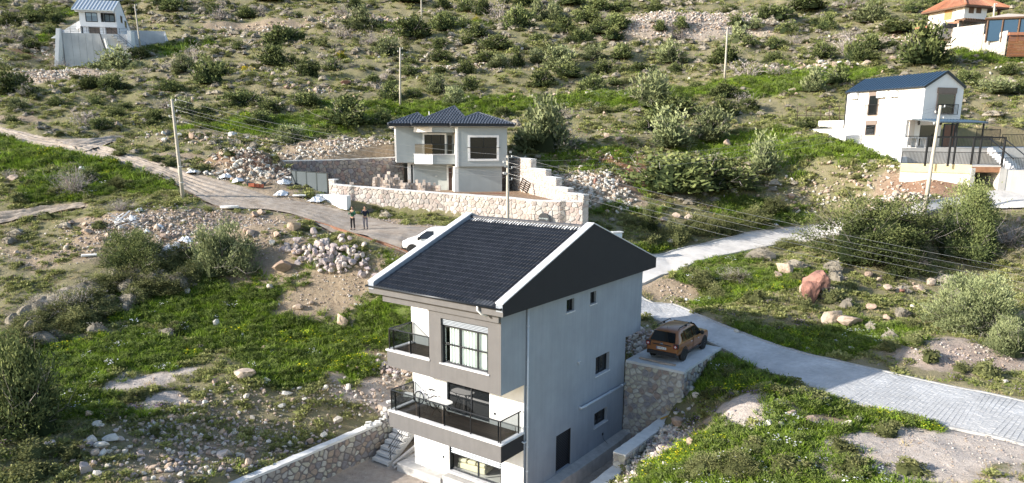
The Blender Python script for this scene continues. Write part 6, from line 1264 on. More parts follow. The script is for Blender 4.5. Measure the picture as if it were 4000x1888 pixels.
pl = MB().box(-.27,-.075,.68,.27,-.045,.80).build('number_plate', M('plate_white',(.75,.75,.74),.4,.03), suv); text(pl, '35 HKA 05', .105, (0,-.078,.74), M_BLACK, ext=.002); MB().box(-.268,-.077,.682,-.23,-.0752,.798).build('plate_strip', M('plate_blue',(.02,.06,.3)), pl)
MB().box(-.06,-.05,.95,-.01,-.03,1.02).box(.01,-.05,.95,.06,-.03,1.02).box(-.045,-.052,.935,.045,-.032,.955).build('emblem', M_CHROME, suv); text(suv, 'D U S T E R', .06, (0,-.04,.905), M_CHROME, ext=.002)
MB().tube([(0,.62,1.62),(0,.5,1.82)], .008, 6).build('antenna', M_BLACK, suv)
# white van, nose towards the two men
vp = G(1612, 992)[0]; van = empty('car', (vp[0]+.18, vp[1]+.79, vp[2]-.02), rad(83), 'white panel van half hidden behind the tiled roof', 'car')
Sv = [(-3.5+y, a, b_, c, d_, e) for y, a, b_, c, d_, e in ((.0,.82,.42,1.0,.74,1.70),(.08,.88,.34,1.05,.76,1.80),(.4,.89,.32,1.05,.74,1.84),(1.2,.895,.31,1.04,.73,1.85),(2.2,.895,.31,1.03,.72,1.83),(2.6,.895,.31,1.02,.70,1.76),(3.0,.89,.31,1.02,.70,1.50),(3.4,.885,.31,1.04,.74,1.22),(3.65,.88,.31,1.03,.74,1.10),(4.0,.86,.32,.97,.70,1.02),(4.25,.82,.34,.86,.66,.92),(4.36,.72,.38,.72,.58,.78))]
loft_body(van, Sv, M_CARW)
for s in (-1, 1):
    for y in (-2.7, .08): wheel(van, s*.80, y, .32, s, M_HUB); arch(van, s*.865, y, .32, s)
    gx = lambda z: .878-(z-1.03)*.24
    gquad(van, [(gx(1.06)+.014,-1.45,1.08),(gx(1.06)+.014,-.32,1.10),(gx(1.3)+.014,-.52,1.34),(gx(1.6)+.014,-.92,1.62),(gx(1.62)+.014,-1.42,1.63)], M_DARKGLASS, 'side_window', s)
    MB().lathe([(.0,-.1),(.09,-.08),(.13,0),(.10,.07),(0,.1)], 10, 'y', (s*1.0,-.42,1.12)).build('mirror', M_CLAD, van, True); MB().box(s*.6-.13,.62,.76,s*.6+.13,.80,.92).build('headlight', M_LAMPW, van, bevel=.03)
gquad(van, [(.68,-.12,1.22),(-.68,-.12,1.22),(-.62,-.86,1.74),(.62,-.86,1.74)], M_DARKGLASS, 'windscreen'); MB().box(-.7,.72,.34,.7,.90,.56).build('front_bumper', M_CLAD, van, bevel=.03)
# ------------------------------------------------------------------ people
def skin(name, verts, edges, radii, mat, parent, sub=2, root=0):
    me = bpy.data.meshes.new(name); me.from_pydata(verts, edges, []); me.materials.append(mat); o = link(name, me, parent); md = o.modifiers.new('skin', 'SKIN')
    lay = me.skin_vertices[0].data
    for i, r in enumerate(radii): lay[i].radius = r if hasattr(r, '__len__') else (r, r); lay[i].use_root = (i == root)
    s_ = o.modifiers.new('sub', 'SUBSURF'); s_.levels = s_.render_levels = sub; me.polygons.foreach_set('use_smooth', [True]*len(me.polygons)); md.use_smooth_shade = True; return o
def chain(V, E, R, start, pts):
    prev = start
    for p, r in pts: V.append(p); R.append(r); E.append((prev, len(V)-1)); prev = len(V)-1
    return prev
M_SKIN = M('skin', (.42,.25,.17), .6, .06); M_HAIR = M('dark_hair', (.012,.010,.009), .7, .1); M_SHOE = M('black_shoe', (.015,.014,.014), .6, .1)
def person(loc, rz, label, arms, top, low, legs, topname):
    root = empty('person', loc, rz, label, 'person')
    V = [(0,0,.96)]; R = [(.135,.10)]; E = []
    ch = chain(V, E, R, 0, [((0,.0,1.14),(.125,.09)),((0,-.01,1.33),(.15,.10)),((0,.0,1.44),(.10,.075))]); nk = chain(V, E, R, ch, [((0,.01,1.53),.052),((0,-.005,1.60),(.066,.082)),((0,-.01,1.68),(.074,.092)),((0,.0,1.745),(.055,.070))])
    wr = []
    for s in (-1, 1):
        el, ha = arms[s]; w_ = chain(V, E, R, ch, [((s*.185,0,1.42),.062),(el,.043),(ha,.030)]); d = (Vector(ha)-Vector(el)).normalized(); pm = Vector(ha)+d*.055; k = chain(V, E, R, w_, [(tuple(pm),(.036,.018))]); sd = d.cross(Vector((0,1,0))); sd = sd.normalized() if sd.length > .1 else Vector((1,0,0))
        for f, ln in zip((-1.5,-.5,.5,1.5), (.060,.075,.078,.065)): b0 = pm+d*.035+sd*f*.017; chain(V, E, R, k, [(tuple(b0),.0095),(tuple(b0+d*ln*.5+Vector((0,-.012,0))),.0085),(tuple(b0+d*ln*.8+Vector((0,-.035,0))),.0075)])
        t0 = Vector(ha)+sd*.03+d*.02; chain(V, E, R, k, [(tuple(t0),.011),(tuple(t0+sd*.02+d*.04),.0095)])
        kn, an = legs[s]; hp_ = chain(V, E, R, 0, [((s*.095,0,.90),.088),(kn,.058),(an,.042)]); chain(V, E, R, hp_, [((an[0],an[1]-.09,.045),(.042,.035)),((an[0]*1.05,an[1]-.19,.035),(.034,.024))])
    skin('body', V, E, R, M_SKIN, root)
    V = [(0,0,.93)]; R = [(.155,.118)]; E = []; ch = chain(V, E, R, 0, [((0,0,1.14),(.15,.112)),((0,-.01,1.33),(.172,.122)),((0,.0,1.455),(.09,.075))])
    for s in (-1, 1):
        el, ha = arms[s]; chain(V, E, R, ch-1, [((s*.19,0,1.41),.078),(el,.060),(tuple(Vector(el).lerp(Vector(ha),.92)),.046)])
    skin(topname, V, E, R, top, root)
    V = [(0,0,.97)]; R = [(.15,.112)]; E = []
    for s in (-1, 1): kn, an = legs[s]; chain(V, E, R, 0, [((s*.098,0,.86),.10),(kn,.072),((an[0],an[1],.10),.062)])
    skin('trousers', V, E, R, low, root)
    for s in (-1, 1): kn, an = legs[s]; skin('shoe', [(an[0],an[1]+.05,.045),(an[0],an[1]-.07,.05),(an[0]*1.05,an[1]-.20,.035)], [(0,1),(1,2)], [(.045,.042),(.05,.045),(.044,.03)], M_SHOE, root)
    skin('hair', [(0,.03,1.62),(0,.045,1.70),(0,.005,1.765),(0,-.05,1.755)], [(0,1),(1,2),(2,3)], [(.07,.05),(.083,.06),(.082,.05),(.06,.025)], M_HAIR, root, root=1)
    for s in (-1, 1):
        MB().lathe([(0,-.006),(.011,-.004),(.013,.0),(.0,.006)], 8, 'y', (s*.03,-.10,1.655)).build('eye', M_BLACK, root); MB().lathe([(0,-.01),(.02,-.006),(.026,.004),(0,.012)], 8, 'x', (s*.078,.005,1.64)).build('ear', M_SKIN, root, True)
    MB().add([(-.016,-.092,1.62),(.016,-.092,1.62),(0,-.125,1.617),(0,-.095,1.672)], [(0,2,3),(2,1,3),(0,1,2)]).build('nose', M_SKIN, root); MB().box(-.025,-.098,1.585,.025,-.088,1.595).build('mouth', M('lips',(.25,.09,.07)), root)
    return root
M_GREENS = M('green_sweater', (.018,.085,.050), .9, .12, 12, .4, 80); M_NAVY = M('navy_jacket', (.012,.016,.032), .85, .12, 8, .2); M_BTR = M('black_trousers', (.012,.012,.014), .85, .12, 8); M_GTR = M('grey_trousers', (.16,.15,.17), .85, .1, 8)
p1 = G(1379, 899)[0]; p2 = G(1428, 897)[0]
LG = {-1: ((-.11,-.02,.50),(-.12,.0,.09)), 1: ((.12,-.03,.50),(.16,-.02,.09))}
pa = person((p1[0],p1[1],Hz(p1[0],p1[1])+.03), rad(-14), 'bearded person in green sweater and black trousers, both hands raised to the chest', {-1: ((-.27,-.05,1.16),(-.06,-.27,1.36)), 1: ((.27,-.07,1.15),(.09,-.29,1.34))}, M_GREENS, M_BTR, LG, 'sweater')
skin('beard', [(-.045,-.055,1.60),(0,-.085,1.575),(.045,-.055,1.60)], [(0,1),(1,2)], [.028,.034,.028], M_HAIR, pa, root=1)
ph = MB().box(-.04,-.005,-.075,.04,.005,.075).build('phone', M_BLACK, None, bevel=.004); ph.location = Vector(pa.location)+Matrix.Rotation(rad(-14),3,'Z')@Vector((.01,-.36,1.40)); ph.rotation_euler = (.5,0,rad(-14)); tag(ph, 'small black phone held by the person in the green sweater', 'phone')
pb = person((p2[0],p2[1],Hz(p2[0],p2[1])+.03), rad(10), 'person in navy jacket and grey trousers with one hand raised to the mouth', {-1: ((-.30,-.04,1.17),(-.05,-.20,1.49)), 1: ((.29,.04,1.16),(.30,-.05,.93))}, M_NAVY, M_GTR, {-1: ((-.10,-.02,.50),(-.09,.0,.09)), 1: ((.12,-.03,.50),(.15,.03,.09))}, 'jacket')
# ------------------------------------------------------------------ things on the lower balcony
M_WBIKE = M('white_enamel', (.78,.76,.80), .35, .05)
bk = empty('bicycle', hw(1.10, 1.40, 3.045), -HYAW, 'white bicycle leaning against the wall of the lower balcony', 'bicycle'); bk.rotation_euler = (-.16, 0, -HYAW)
for x in (-.52, .50):
    wl_ = MB().lathe([(.29,-.018),(.325,-.02),(.335,0),(.325,.02),(.29,.018),(.285,0),(.29,-.018)], 28, 'y', (x,0,.335), caps=False).build('wheel', M_TYRE, bk, True)
    hub = MB()
    for k in range(14): a = k*2*math.pi/14; hub.tube([(x,.0,.335),(x+.29*math.cos(a),0,.335+.29*math.sin(a))], .0025, 4)
    tag(hub.build('spokes', M_CHROME, wl_), kind='stuff'); MB().lathe([(.03,-.04),(.035,0),(.03,.04)], 8, 'y', (x,0,.335)).build('hub', M_CHROME, wl_)
fr_ = MB()
for a, c, r_ in (((.5,0,.335),(.30,0,.50),.014),((-.40,0,.80),(-.02,0,.32),.022),((-.02,0,.32),(.16,0,.82),.02),((-.38,0,.68),(.12,0,.68),.022),((.12,0,.70),(.50,0,.335),.014),((.50,0,.335),(-.02,0,.32),.014),((-.52,0,.335),(-.38,0,.86),.018)): MB().tube([a,c], r_, 8).build('frame_tube', M_WBIKE, bk)
MB().tube([(-.38,0,.86),(-.36,0,1.0),(-.40,-.22,1.04),(-.30,-.29,1.05)], .013, 8).build('handlebar', M_BLACK, bk); MB().tube([(-.36,0,1.0),(-.40,.22,1.04),(-.30,.29,1.05)], .013, 8).build('handlebar', M_BLACK, bk)
MB().prism([(.02,0.02),(.1,.07),(.26,.09),(.28,0),(.26,-.09),(.1,-.07),(.02,-.02)], .87, .92).build('saddle', M_BLACK, bk, bevel=.015); MB().tube([(.14,0,.76),(.17,0,.88)], .014, 6).build('seat_post', M_CHROME, bk)
MB().lathe([(.02,-.01),(.09,-.006),(.09,.006),(.02,.01)], 16, 'y', (-.02,-.04,.32)).build('chainring', M_BLACK, bk); MB().bar((-.02,-.07,.32),(.1,-.07,.2),.02).build('crank', M_BLACK, bk); MB().box(.06,-.15,.18,.14,-.05,.205).build('pedal', M_BLACK, bk); MB().tube([(.1,-.03,.3),(.2,-.16,.02)], .01, 6).build('kickstand', M_BLACK, bk)
MB().tube([(-.58+.35*math.cos(a)+.06,0,.335+.36*math.sin(a)) for a in np.linspace(.4,2.6,12)], .02, 6).build('mudguard', M_WBIKE, bk); MB().tube([(.50+.36*math.cos(a),0,.335+.36*math.sin(a)) for a in np.linspace(.3,2.6,12)], .02, 6).build('mudguard', M_WBIKE, bk)
tbl = empty('balcony_table', hw(2.42, .98, 3.045), -HYAW, 'oval white folding table on the lower balcony', 'table')
ov_ = [(.62*math.copysign(abs(math.cos(t))**.7,math.cos(t)), .36*math.copysign(abs(math.sin(t))**.7,math.sin(t))) for t in np.linspace(0,2*math.pi,36,endpoint=False)]; MB().prism(ov_, .70, .735).build('table_top', M_ACW, tbl, bevel=.008)
M_TLEG = M('brown_tube', (.12,.07,.04), .5, .1)
for x in (-.3, .3):
    for s in (-1, 1): MB().tube([(x,-s*.25,.70),(x,0,.38),(x+s*.03,s*.27,.01)], .016, 8).build('leg', M_TLEG, tbl)
MB().tube([(-.3,.0,.38),(.3,0,.38)], .012, 6).build('stretcher', M_TLEG, tbl)
# sofa behind the ground floor window
sf = empty('sofa', hw(3.25, 2.5, .0), -HYAW+.1, 'pale cream sofa seen through the ground-floor window', 'sofa'); M_SOFA = M('cream_fabric', (.66,.60,.42), .9, .06)
MB().box(-.8,-.4,.05,.8,.45,.35).build('base', M_SOFA, sf, bevel=.04); MB().box(-.8,.3,.35,.8,.5,.85).build('backrest', M_SOFA, sf, bevel=.06)
for k in range(3): MB().box(-.78+k*.53,-.38,.36,-.27+k*.53,.28,.56).build('cushion', M_SOFA, sf, bevel=.06)
# ------------------------------------------------------------------ utility poles and wires
M_POLE = M('weathered_concrete_pole', (.46,.42,.35), .9, .14, 1.5, .3, 25, streak=.12); M_INS = M('porcelain', (.72,.72,.70), .3, .05); M_STEEL = M('galvanised_steel', (.30,.31,.31), .5, .1, metal=.5); M_WIRE = M('aluminium_wire', (.34,.34,.34), .45, .05, metal=.4)
POLES = {}
def pole(key, bx, by, tx, ty, Y, label, arms=4, buried=.6, r0=.17, r1=.095):
    t = at(tx, ty, Y); b_ = at(bx, by, Y); g = Hz(b_.x, b_.y); o = empty('utility_pole', (b_.x, b_.y, g), 0, label, 'utility pole', 'concrete utility poles'); top = Vector(t)-Vector((b_.x, b_.y, g))
    MB().tube([(0,0,-buried), tuple(top*.33), tuple(top*.66), tuple(top)], [r0, r0-(r0-r1)*.33, r0-(r0-r1)*.66, r1], 10).build('shaft', M_POLE, o, True); pts = []
    for k in range(arms):
        c = top-Vector((0,0,.15+k*.42)); s = -1 if k % 2 else 1
        MB().box(-.05,-.05,-.03,.05,.05,.03).bar((0,0,0),(s*.34,0,0),.05).build('bracket', M_STEEL, o).location = c; MB().lathe([(.03,0),(.06,.03),(.035,.07),(.055,.1),(.03,.15),(.0,.16)], 8, c=(s*.32,0,.02)).build('insulator', M_INS, o).location = c
        pts.append(Vector((b_.x, b_.y, g))+c+Vector((s*.32,0,.16)))
    POLES[key] = pts; return o
pl1 = pole('L', 715, 768, 671, 388, 59.5, 'leaning concrete pole beside the earth track above the rubbish heap', 5)
for z in (1.3, 2.6): MB().lathe([(.175,-.02),(.175,.02)], 10, c=(0,0,z)).build('strap', M_INS, pl1)
pm_ = pole('M', 1983, 1000, 1983, 608, 55.0, 'concrete pole with many fittings in front of the grey house', 5)
for z, s in ((5.2,-1),(5.75,-1),(6.3,-1),(6.8,1)): MB().box(-.28 if s < 0 else .1,-.14,z,-.1 if s < 0 else .28,.1,z+.16).build('junction_box', M_STEEL, pm_)
pole('R', 3612, 815, 3674, 412, 55.5, 'leaning concrete pole on the lane verge before the white house', 4)
pole('F1', 1563, 410, 1563, 186, 100, 'slim concrete pole upslope behind the grey house', 3, r0=.15, r1=.10); pole('F2', 2830, 318, 2842, 106, 106, 'slim concrete pole among shrubs on the mid slope', 3, r0=.16, r1=.1); pole('F3', 549, 190, 526, 18, 138, 'thin pole beside the upper white house', 3, r0=.16, r1=.1); pole('F4', 3868, 207, 3886, 14, 118, 'concrete pole below the orange-roofed house', 3, r0=.2, r1=.13); pole('F5', 1647, 66, 1643, -120, 152, 'pole cut off by the upper picture edge', 2, r0=.17, r1=.12)
def wire(a, c, sag, lab, r=.009):
    a, c = Vector(a), Vector(c); pts = [a.lerp(c,t)-Vector((0,0,sag*4*t*(1-t))) for t in np.linspace(0,1,22)]; o = MB().tube(pts, r, 5).build('power_line', M_WIRE, None, True); tag(o, lab, 'wire', 'overhead wires')
ords = ['uppermost','second highest','third highest','fourth highest','lowest']
for k in range(5): wire(POLES['L'][k], POLES['M'][k], .7, '%s wire spanning from the track pole to the pole before the grey house' % ords[k])
off = at(4420, 1150, 43.); og = Hz(off.x, off.y); 
for k, yy in enumerate((1128,1150,1180,1205,1262)):
    e_ = at(4420, yy, 43.); wire(POLES['M'][k], e_, .55, '%s wire running down from the grey house pole past the lane shrubs' % ords[k], .010)
for k in range(3): wire(POLES['M'][k+1], POLES['R'][k], 1.1, '%s thin wire from the grey house pole to the white house pole' % ['top','middle','bottom'][k], .006)
for k in range(2): wire(POLES['R'][k], at(4300,470+k*28,70), .8, '%s thin wire leaving the white house pole away from the lane' % ['upper','lower'][k], .006)
opl = empty('utility_pole', (off.x, off.y, og), 0, 'concrete pole carrying the wires beyond the lane shrubs', 'utility pole', 'concrete utility poles'); MB().tube([(0,0,-.5),(0,0,max(3.,at(4420,1120,43.).z-og+.4))], [.17,.12], 10).build('shaft', M_POLE, opl, True)
# ------------------------------------------------------------------ small things outdoors
ub0 = at(2408, 936, 54.5); ub_b = empty('utility_cabinet', (ub0.x, ub0.y, Hz(ub0.x, ub0.y)), .3, 'white utility cabinet standing behind the tiled roof by the lane', 'cabinet')
hh_ = at(2408,905,54.5).z-ub_b.location.z; MB().box(-.38,-.2,-.3,.38,.2,hh_-.08).build('casing', M_ACW, ub_b, bevel=.01); MB().box(-.46,-.28,hh_-.075,.46,.28,hh_).build('lid', M_INS, ub_b, bevel=.01); MB().box(-.34,-.215,hh_*.5,.34,-.203,hh_-.12).build('door', M('pale_blue_panel',(.50,.60,.68),.5), ub_b)
M_HOSE = M('yellow_conduit', (.50,.30,.06), .6, .1)
P_ = [hw(10.05,12.6,2.9),hw(10.15,11.9,2.4),hw(10.0,11.35,2.0),hw(9.75,10.9,1.72),hw(9.5,10.6,1.62),hw(9.32,10.2,1.56)]; tag(MB().tube([tuple(p) for p in resample(np.array([list(p) for p in P_]), 30)] if False else [tuple(p) for p in P_], .045, 8).build('hose', M_HOSE, None, True), 'yellow corrugated conduit draped over the low wall by the platform', 'hose')
P_ = [hw(8.9,8.8,-.5),hw(8.3,8.0,-.58),hw(7.9,7.0,-.62),hw(7.85,6.2,-.62),hw(8.2,5.6,-.6),hw(8.7,5.5,-.6)]; tag(MB().tube(P_, .045, 8).build('hose', M_HOSE, None, True), 'dusty yellow conduit coiled in the ditch beside the tall house', 'hose')
# rusty edging boards along the near side of the track
M_RBOARD = M('orange_board', (.20,.095,.055), .8, .3, 3); eb = G([1190,1290,1400,1510,1635],[855,885,921,955,1003])
for i in range(4):
    a, c = eb[i], eb[i+1]; za, zc = Hz(a[0],a[1]), Hz(c[0],c[1]); o = MB().bar((a[0],a[1],za+.0),(c[0],c[1],zc+.0),.05,.20).build('edging_board', M_RBOARD); tag(o, 'rust-orange edging board along the track, %s from the white van' % ['fourth','third','second','first'][i], 'board', 'edging boards beside the track')

# lettering becomes plain mesh
_dg = bpy.context.evaluated_depsgraph_get()
for o in [o for o in bpy.data.objects if o.type == 'FONT']:
    me = bpy.data.meshes.new_from_object(o.evaluated_get(_dg)); n_ = link('lettering', me, o.parent, o.location.copy(), o.rotation_euler.copy()); cu = o.data; bpy.data.objects.remove(o); bpy.data.curves.remove(cu)
# ------------------------------------------------------------------ foliage meshes
def quads_mesh(name, Q, rn, mats, mi=None):
    """Q: (n,4,3) quads"""
    n = len(Q); me = bpy.data.meshes.new(name); me.vertices.add(n*4); me.vertices.foreach_set('co', Q.astype(np.float32).ravel()); me.loops.add(n*4); me.loops.foreach_set('vertex_index', np.arange(n*4, dtype=np.int32)); me.polygons.add(n); me.polygons.foreach_set('loop_start', np.arange(0, n*4, 4, dtype=np.int32))
    for m in (mats if isinstance(mats, list) else [mats]): me.materials.append(m)
    if mi is not None: me.polygons.foreach_set('material_index', np.asarray(mi, dtype=np.int32))
    me.update(calc_edges=True); face_attr(me, rn); return me
def nrm(a): return a/(np.linalg.norm(a, axis=-1, keepdims=True)+1e-9)
def leafcloud(seed, n, ncl, L, wd, up=.5, sig=.085, flat=.85, lift=.10, taper=.35, lean=0., holes=.25):
    r = np.random.default_rng(seed); az = r.uniform(0, 2*np.pi, ncl); z = r.uniform(-.12, 1., ncl); rad_ = r.uniform(.42, 1.08, ncl)**.7
    lob = 1+.22*np.sin(az*2+r.uniform(0, 6))+.17*np.sin(az*3+r.uniform(0, 6))+.10*np.sin(az*5+r.uniform(0, 6)); h = np.sqrt(np.clip(1-z*z, 0, 1))
    C = np.stack([np.cos(az)*h*rad_*.46*lob, np.sin(az)*h*rad_*.46*lob, lift+np.maximum(z, 0)*rad_*flat*(1+.18*np.sin(az*2+seed)+r.uniform(-.12, .12, ncl))], 1)
    keep = r.random(ncl) > holes*.3; C = C[keep]; ncl = len(C); cr = r.random(ncl); csz = r.uniform(.7, 1.35, ncl)
    k = r.integers(0, ncl, n); P = C[k]+r.normal(0, 1, (n, 3))*sig*csz[k][:, None]; P[:, 2] = np.abs(P[:, 2])
    d = nrm(nrm(P-np.array([0, 0, .15]))*.7+np.array([lean, 0, up])+r.normal(0, .55, (n, 3))); s = nrm(np.cross(d, r.normal(0, 1, (n, 3))))
    l = L*r.uniform(.6, 1.35, (n, 1)); w = wd*r.uniform(.7, 1.3, (n, 1))
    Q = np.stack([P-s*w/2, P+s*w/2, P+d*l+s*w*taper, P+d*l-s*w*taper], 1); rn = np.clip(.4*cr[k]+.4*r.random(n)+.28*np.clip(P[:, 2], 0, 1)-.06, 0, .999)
    return Q, rn
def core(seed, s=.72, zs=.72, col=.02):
    """inner dome, dark by default, added so crowns are not seen through"""
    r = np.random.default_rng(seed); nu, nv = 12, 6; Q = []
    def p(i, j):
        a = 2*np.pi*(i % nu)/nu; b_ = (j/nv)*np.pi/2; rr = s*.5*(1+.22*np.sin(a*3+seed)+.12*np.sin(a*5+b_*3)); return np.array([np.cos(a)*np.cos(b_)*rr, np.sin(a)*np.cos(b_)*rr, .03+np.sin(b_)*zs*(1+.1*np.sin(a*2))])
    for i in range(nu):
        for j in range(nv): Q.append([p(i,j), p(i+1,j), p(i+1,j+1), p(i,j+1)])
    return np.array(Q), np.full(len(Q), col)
def twigs(seed, n, L=.5, wd=.012, spread=.5, up=.8, z0=.0, forks=5):
    """bare branching stems rising from the base"""
    r = np.random.default_rng(seed); Q = []; 
    for _ in range(n):
        p = np.array([r.normal(0, .06), r.normal(0, .06), z0]); d = nrm(np.array([r.normal(0, spread), r.normal(0, spread), up])); w = wd
        for f in range(forks):
            l = L*r.uniform(.22, .42); q = p+d*l; s = nrm(np.cross(d, r.normal(0, 1, 3))); Q.append([p-s*w/2, p+s*w/2, q+s*w*.36, q-s*w*.36])
            for _2 in range(2):
                d2 = nrm(d+r.normal(0, .55, 3)); q2 = q+d2*l*.8; s2 = nrm(np.cross(d2, r.normal(0, 1, 3))); Q.append([q-s2*w*.3, q+s2*w*.3, q2+s2*w*.12, q2-s2*w*.12])
            p = q; d = nrm(d+r.normal(0, .32, 3)+np.array([0, 0, .05])); w *= .74
    Q = np.array(Q); return Q, r.random(len(Q))
M_LD = Mleaf('dark_evergreen_leaf', [(.014,.020,.009), (.045,.058,.022), (.098,.112,.042), (.165,.172,.072)], .15)
M_LO = Mleaf('olive_grey_leaf', [(.028,.034,.016), (.082,.096,.044), (.15,.165,.078), (.22,.235,.125)], .2)
M_LG = Mleaf('dry_twig', [(.10,.085,.075), (.19,.165,.15), (.29,.26,.245)], .1)
M_LC = Mleaf('thorny_grey_cushion', [(.085,.075,.05), (.165,.145,.11), (.235,.21,.17), (.29,.265,.225)], .2)
M_LK = Mleaf('green_cushion', [(.028,.032,.014), (.064,.070,.028), (.110,.114,.048), (.155,.152,.075)], .2)
M_LY = Mleaf('yellow_flowered', [(.05,.07,.015), (.11,.13,.02), (.36,.26,.02), (.50,.36,.02)], .2)
M_BARK = M('grey_brown_bark', (.16,.13,.11), .9, .25, 10, .5)
def build_kind(kind, nv, hi):
    out = []
    for v in range(nv):
        sd = hash((kind, v, hi)) % 9973 if False else (ord(kind)*131+v*17+(7 if hi else 0))
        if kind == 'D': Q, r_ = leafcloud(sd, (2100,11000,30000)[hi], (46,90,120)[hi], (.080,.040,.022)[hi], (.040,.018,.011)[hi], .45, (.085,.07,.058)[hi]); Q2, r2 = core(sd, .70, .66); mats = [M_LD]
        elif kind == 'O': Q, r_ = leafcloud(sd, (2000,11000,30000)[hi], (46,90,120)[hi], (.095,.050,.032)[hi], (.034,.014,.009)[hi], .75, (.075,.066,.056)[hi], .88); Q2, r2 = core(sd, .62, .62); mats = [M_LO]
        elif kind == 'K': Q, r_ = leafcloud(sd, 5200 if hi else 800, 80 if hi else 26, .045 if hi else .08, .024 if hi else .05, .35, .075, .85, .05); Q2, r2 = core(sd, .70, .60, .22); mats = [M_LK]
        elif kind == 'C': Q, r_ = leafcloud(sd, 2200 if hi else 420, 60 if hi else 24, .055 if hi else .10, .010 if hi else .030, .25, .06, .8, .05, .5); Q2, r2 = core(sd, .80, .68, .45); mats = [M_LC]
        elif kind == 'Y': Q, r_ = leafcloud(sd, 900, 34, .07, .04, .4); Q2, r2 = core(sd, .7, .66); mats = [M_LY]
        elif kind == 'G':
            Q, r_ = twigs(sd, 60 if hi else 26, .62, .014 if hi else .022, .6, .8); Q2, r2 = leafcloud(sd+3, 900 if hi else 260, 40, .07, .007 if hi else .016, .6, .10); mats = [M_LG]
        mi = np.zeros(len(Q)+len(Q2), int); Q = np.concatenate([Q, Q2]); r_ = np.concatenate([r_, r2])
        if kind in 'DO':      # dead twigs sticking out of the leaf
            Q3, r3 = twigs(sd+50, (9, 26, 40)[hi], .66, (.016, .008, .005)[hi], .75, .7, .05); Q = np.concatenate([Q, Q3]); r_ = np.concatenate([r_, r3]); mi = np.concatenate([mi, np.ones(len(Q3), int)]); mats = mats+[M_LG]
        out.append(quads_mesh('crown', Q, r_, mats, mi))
    return out
KM = {(k, h): build_kind(k, n, h) for k, n, h in (('D',6,0),('D',3,1),('D',2,2),('O',4,0),('O',3,1),('O',2,2),('K',4,0),('K',2,1),('C',4,0),('C',2,1),('Y',2,0),('G',4,0),('G',2,1))}
STEM = []
for v in range(3):
    m_ = MB(); rr = random.Random(v)
    for k in range(6):
        a = k*1.05+rr.random(); m_.tube([(math.cos(a)*.03,math.sin(a)*.03,-.08),(math.cos(a)*.12,math.sin(a)*.12,.22),(math.cos(a+.3)*.22,math.sin(a+.3)*.22,.5)], [.022,.016,.007], 5)
    STEM.append(m_.mesh('stem', M_BARK))
KN = {'D': ('evergreen_shrub','shrub'), 'O': ('olive_shrub','shrub'), 'K': ('cushion_shrub','shrub'), 'C': ('thorn_cushion','shrub'), 'Y': ('flowering_broom','shrub'), 'G': ('bare_shrub','shrub')}
LAB = {'D': 'dark green evergreen shrub scattered on the upper hillside', 'O': 'grey-green upright shrub growing on the hillside', 'K': 'low green cushion shrub among the grass', 'C': 'low grey-brown thorny cushion on the slope', 'Y': 'yellow-flowering broom bush on the hillside', 'G': 'leafless grey twiggy shrub on the hillside'}
GRP = {'D': 'evergreen shrubs on the hillside', 'O': 'grey-green shrubs on the hillside', 'K': 'green cushion shrubs', 'C': 'thorny cushions', 'Y': 'yellow broom bushes', 'G': 'leafless shrubs'}
vr = random.Random(11); SHRUBS = []
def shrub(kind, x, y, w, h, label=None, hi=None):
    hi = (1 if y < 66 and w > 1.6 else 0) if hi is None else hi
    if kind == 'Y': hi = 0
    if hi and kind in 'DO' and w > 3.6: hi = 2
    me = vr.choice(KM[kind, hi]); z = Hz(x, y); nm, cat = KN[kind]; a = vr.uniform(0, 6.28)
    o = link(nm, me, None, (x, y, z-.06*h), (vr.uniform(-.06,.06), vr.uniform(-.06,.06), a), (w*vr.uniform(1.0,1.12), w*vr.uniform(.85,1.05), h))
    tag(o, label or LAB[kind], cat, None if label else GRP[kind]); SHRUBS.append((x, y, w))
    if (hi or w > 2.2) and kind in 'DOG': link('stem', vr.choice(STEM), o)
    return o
def place(L):
    P = G([a[0] for a in L], [a[1] for a in L])
    for a, p in zip(L, P):
        sc_ = math.hypot(p[1], p[2]-CZ)/FPX; w, h = a[2]*sc_, a[3]*sc_; shrub(a[4], p[0], p[1]+w*.22, w*1.06, h*1.03, a[5] if len(a) > 5 else None)
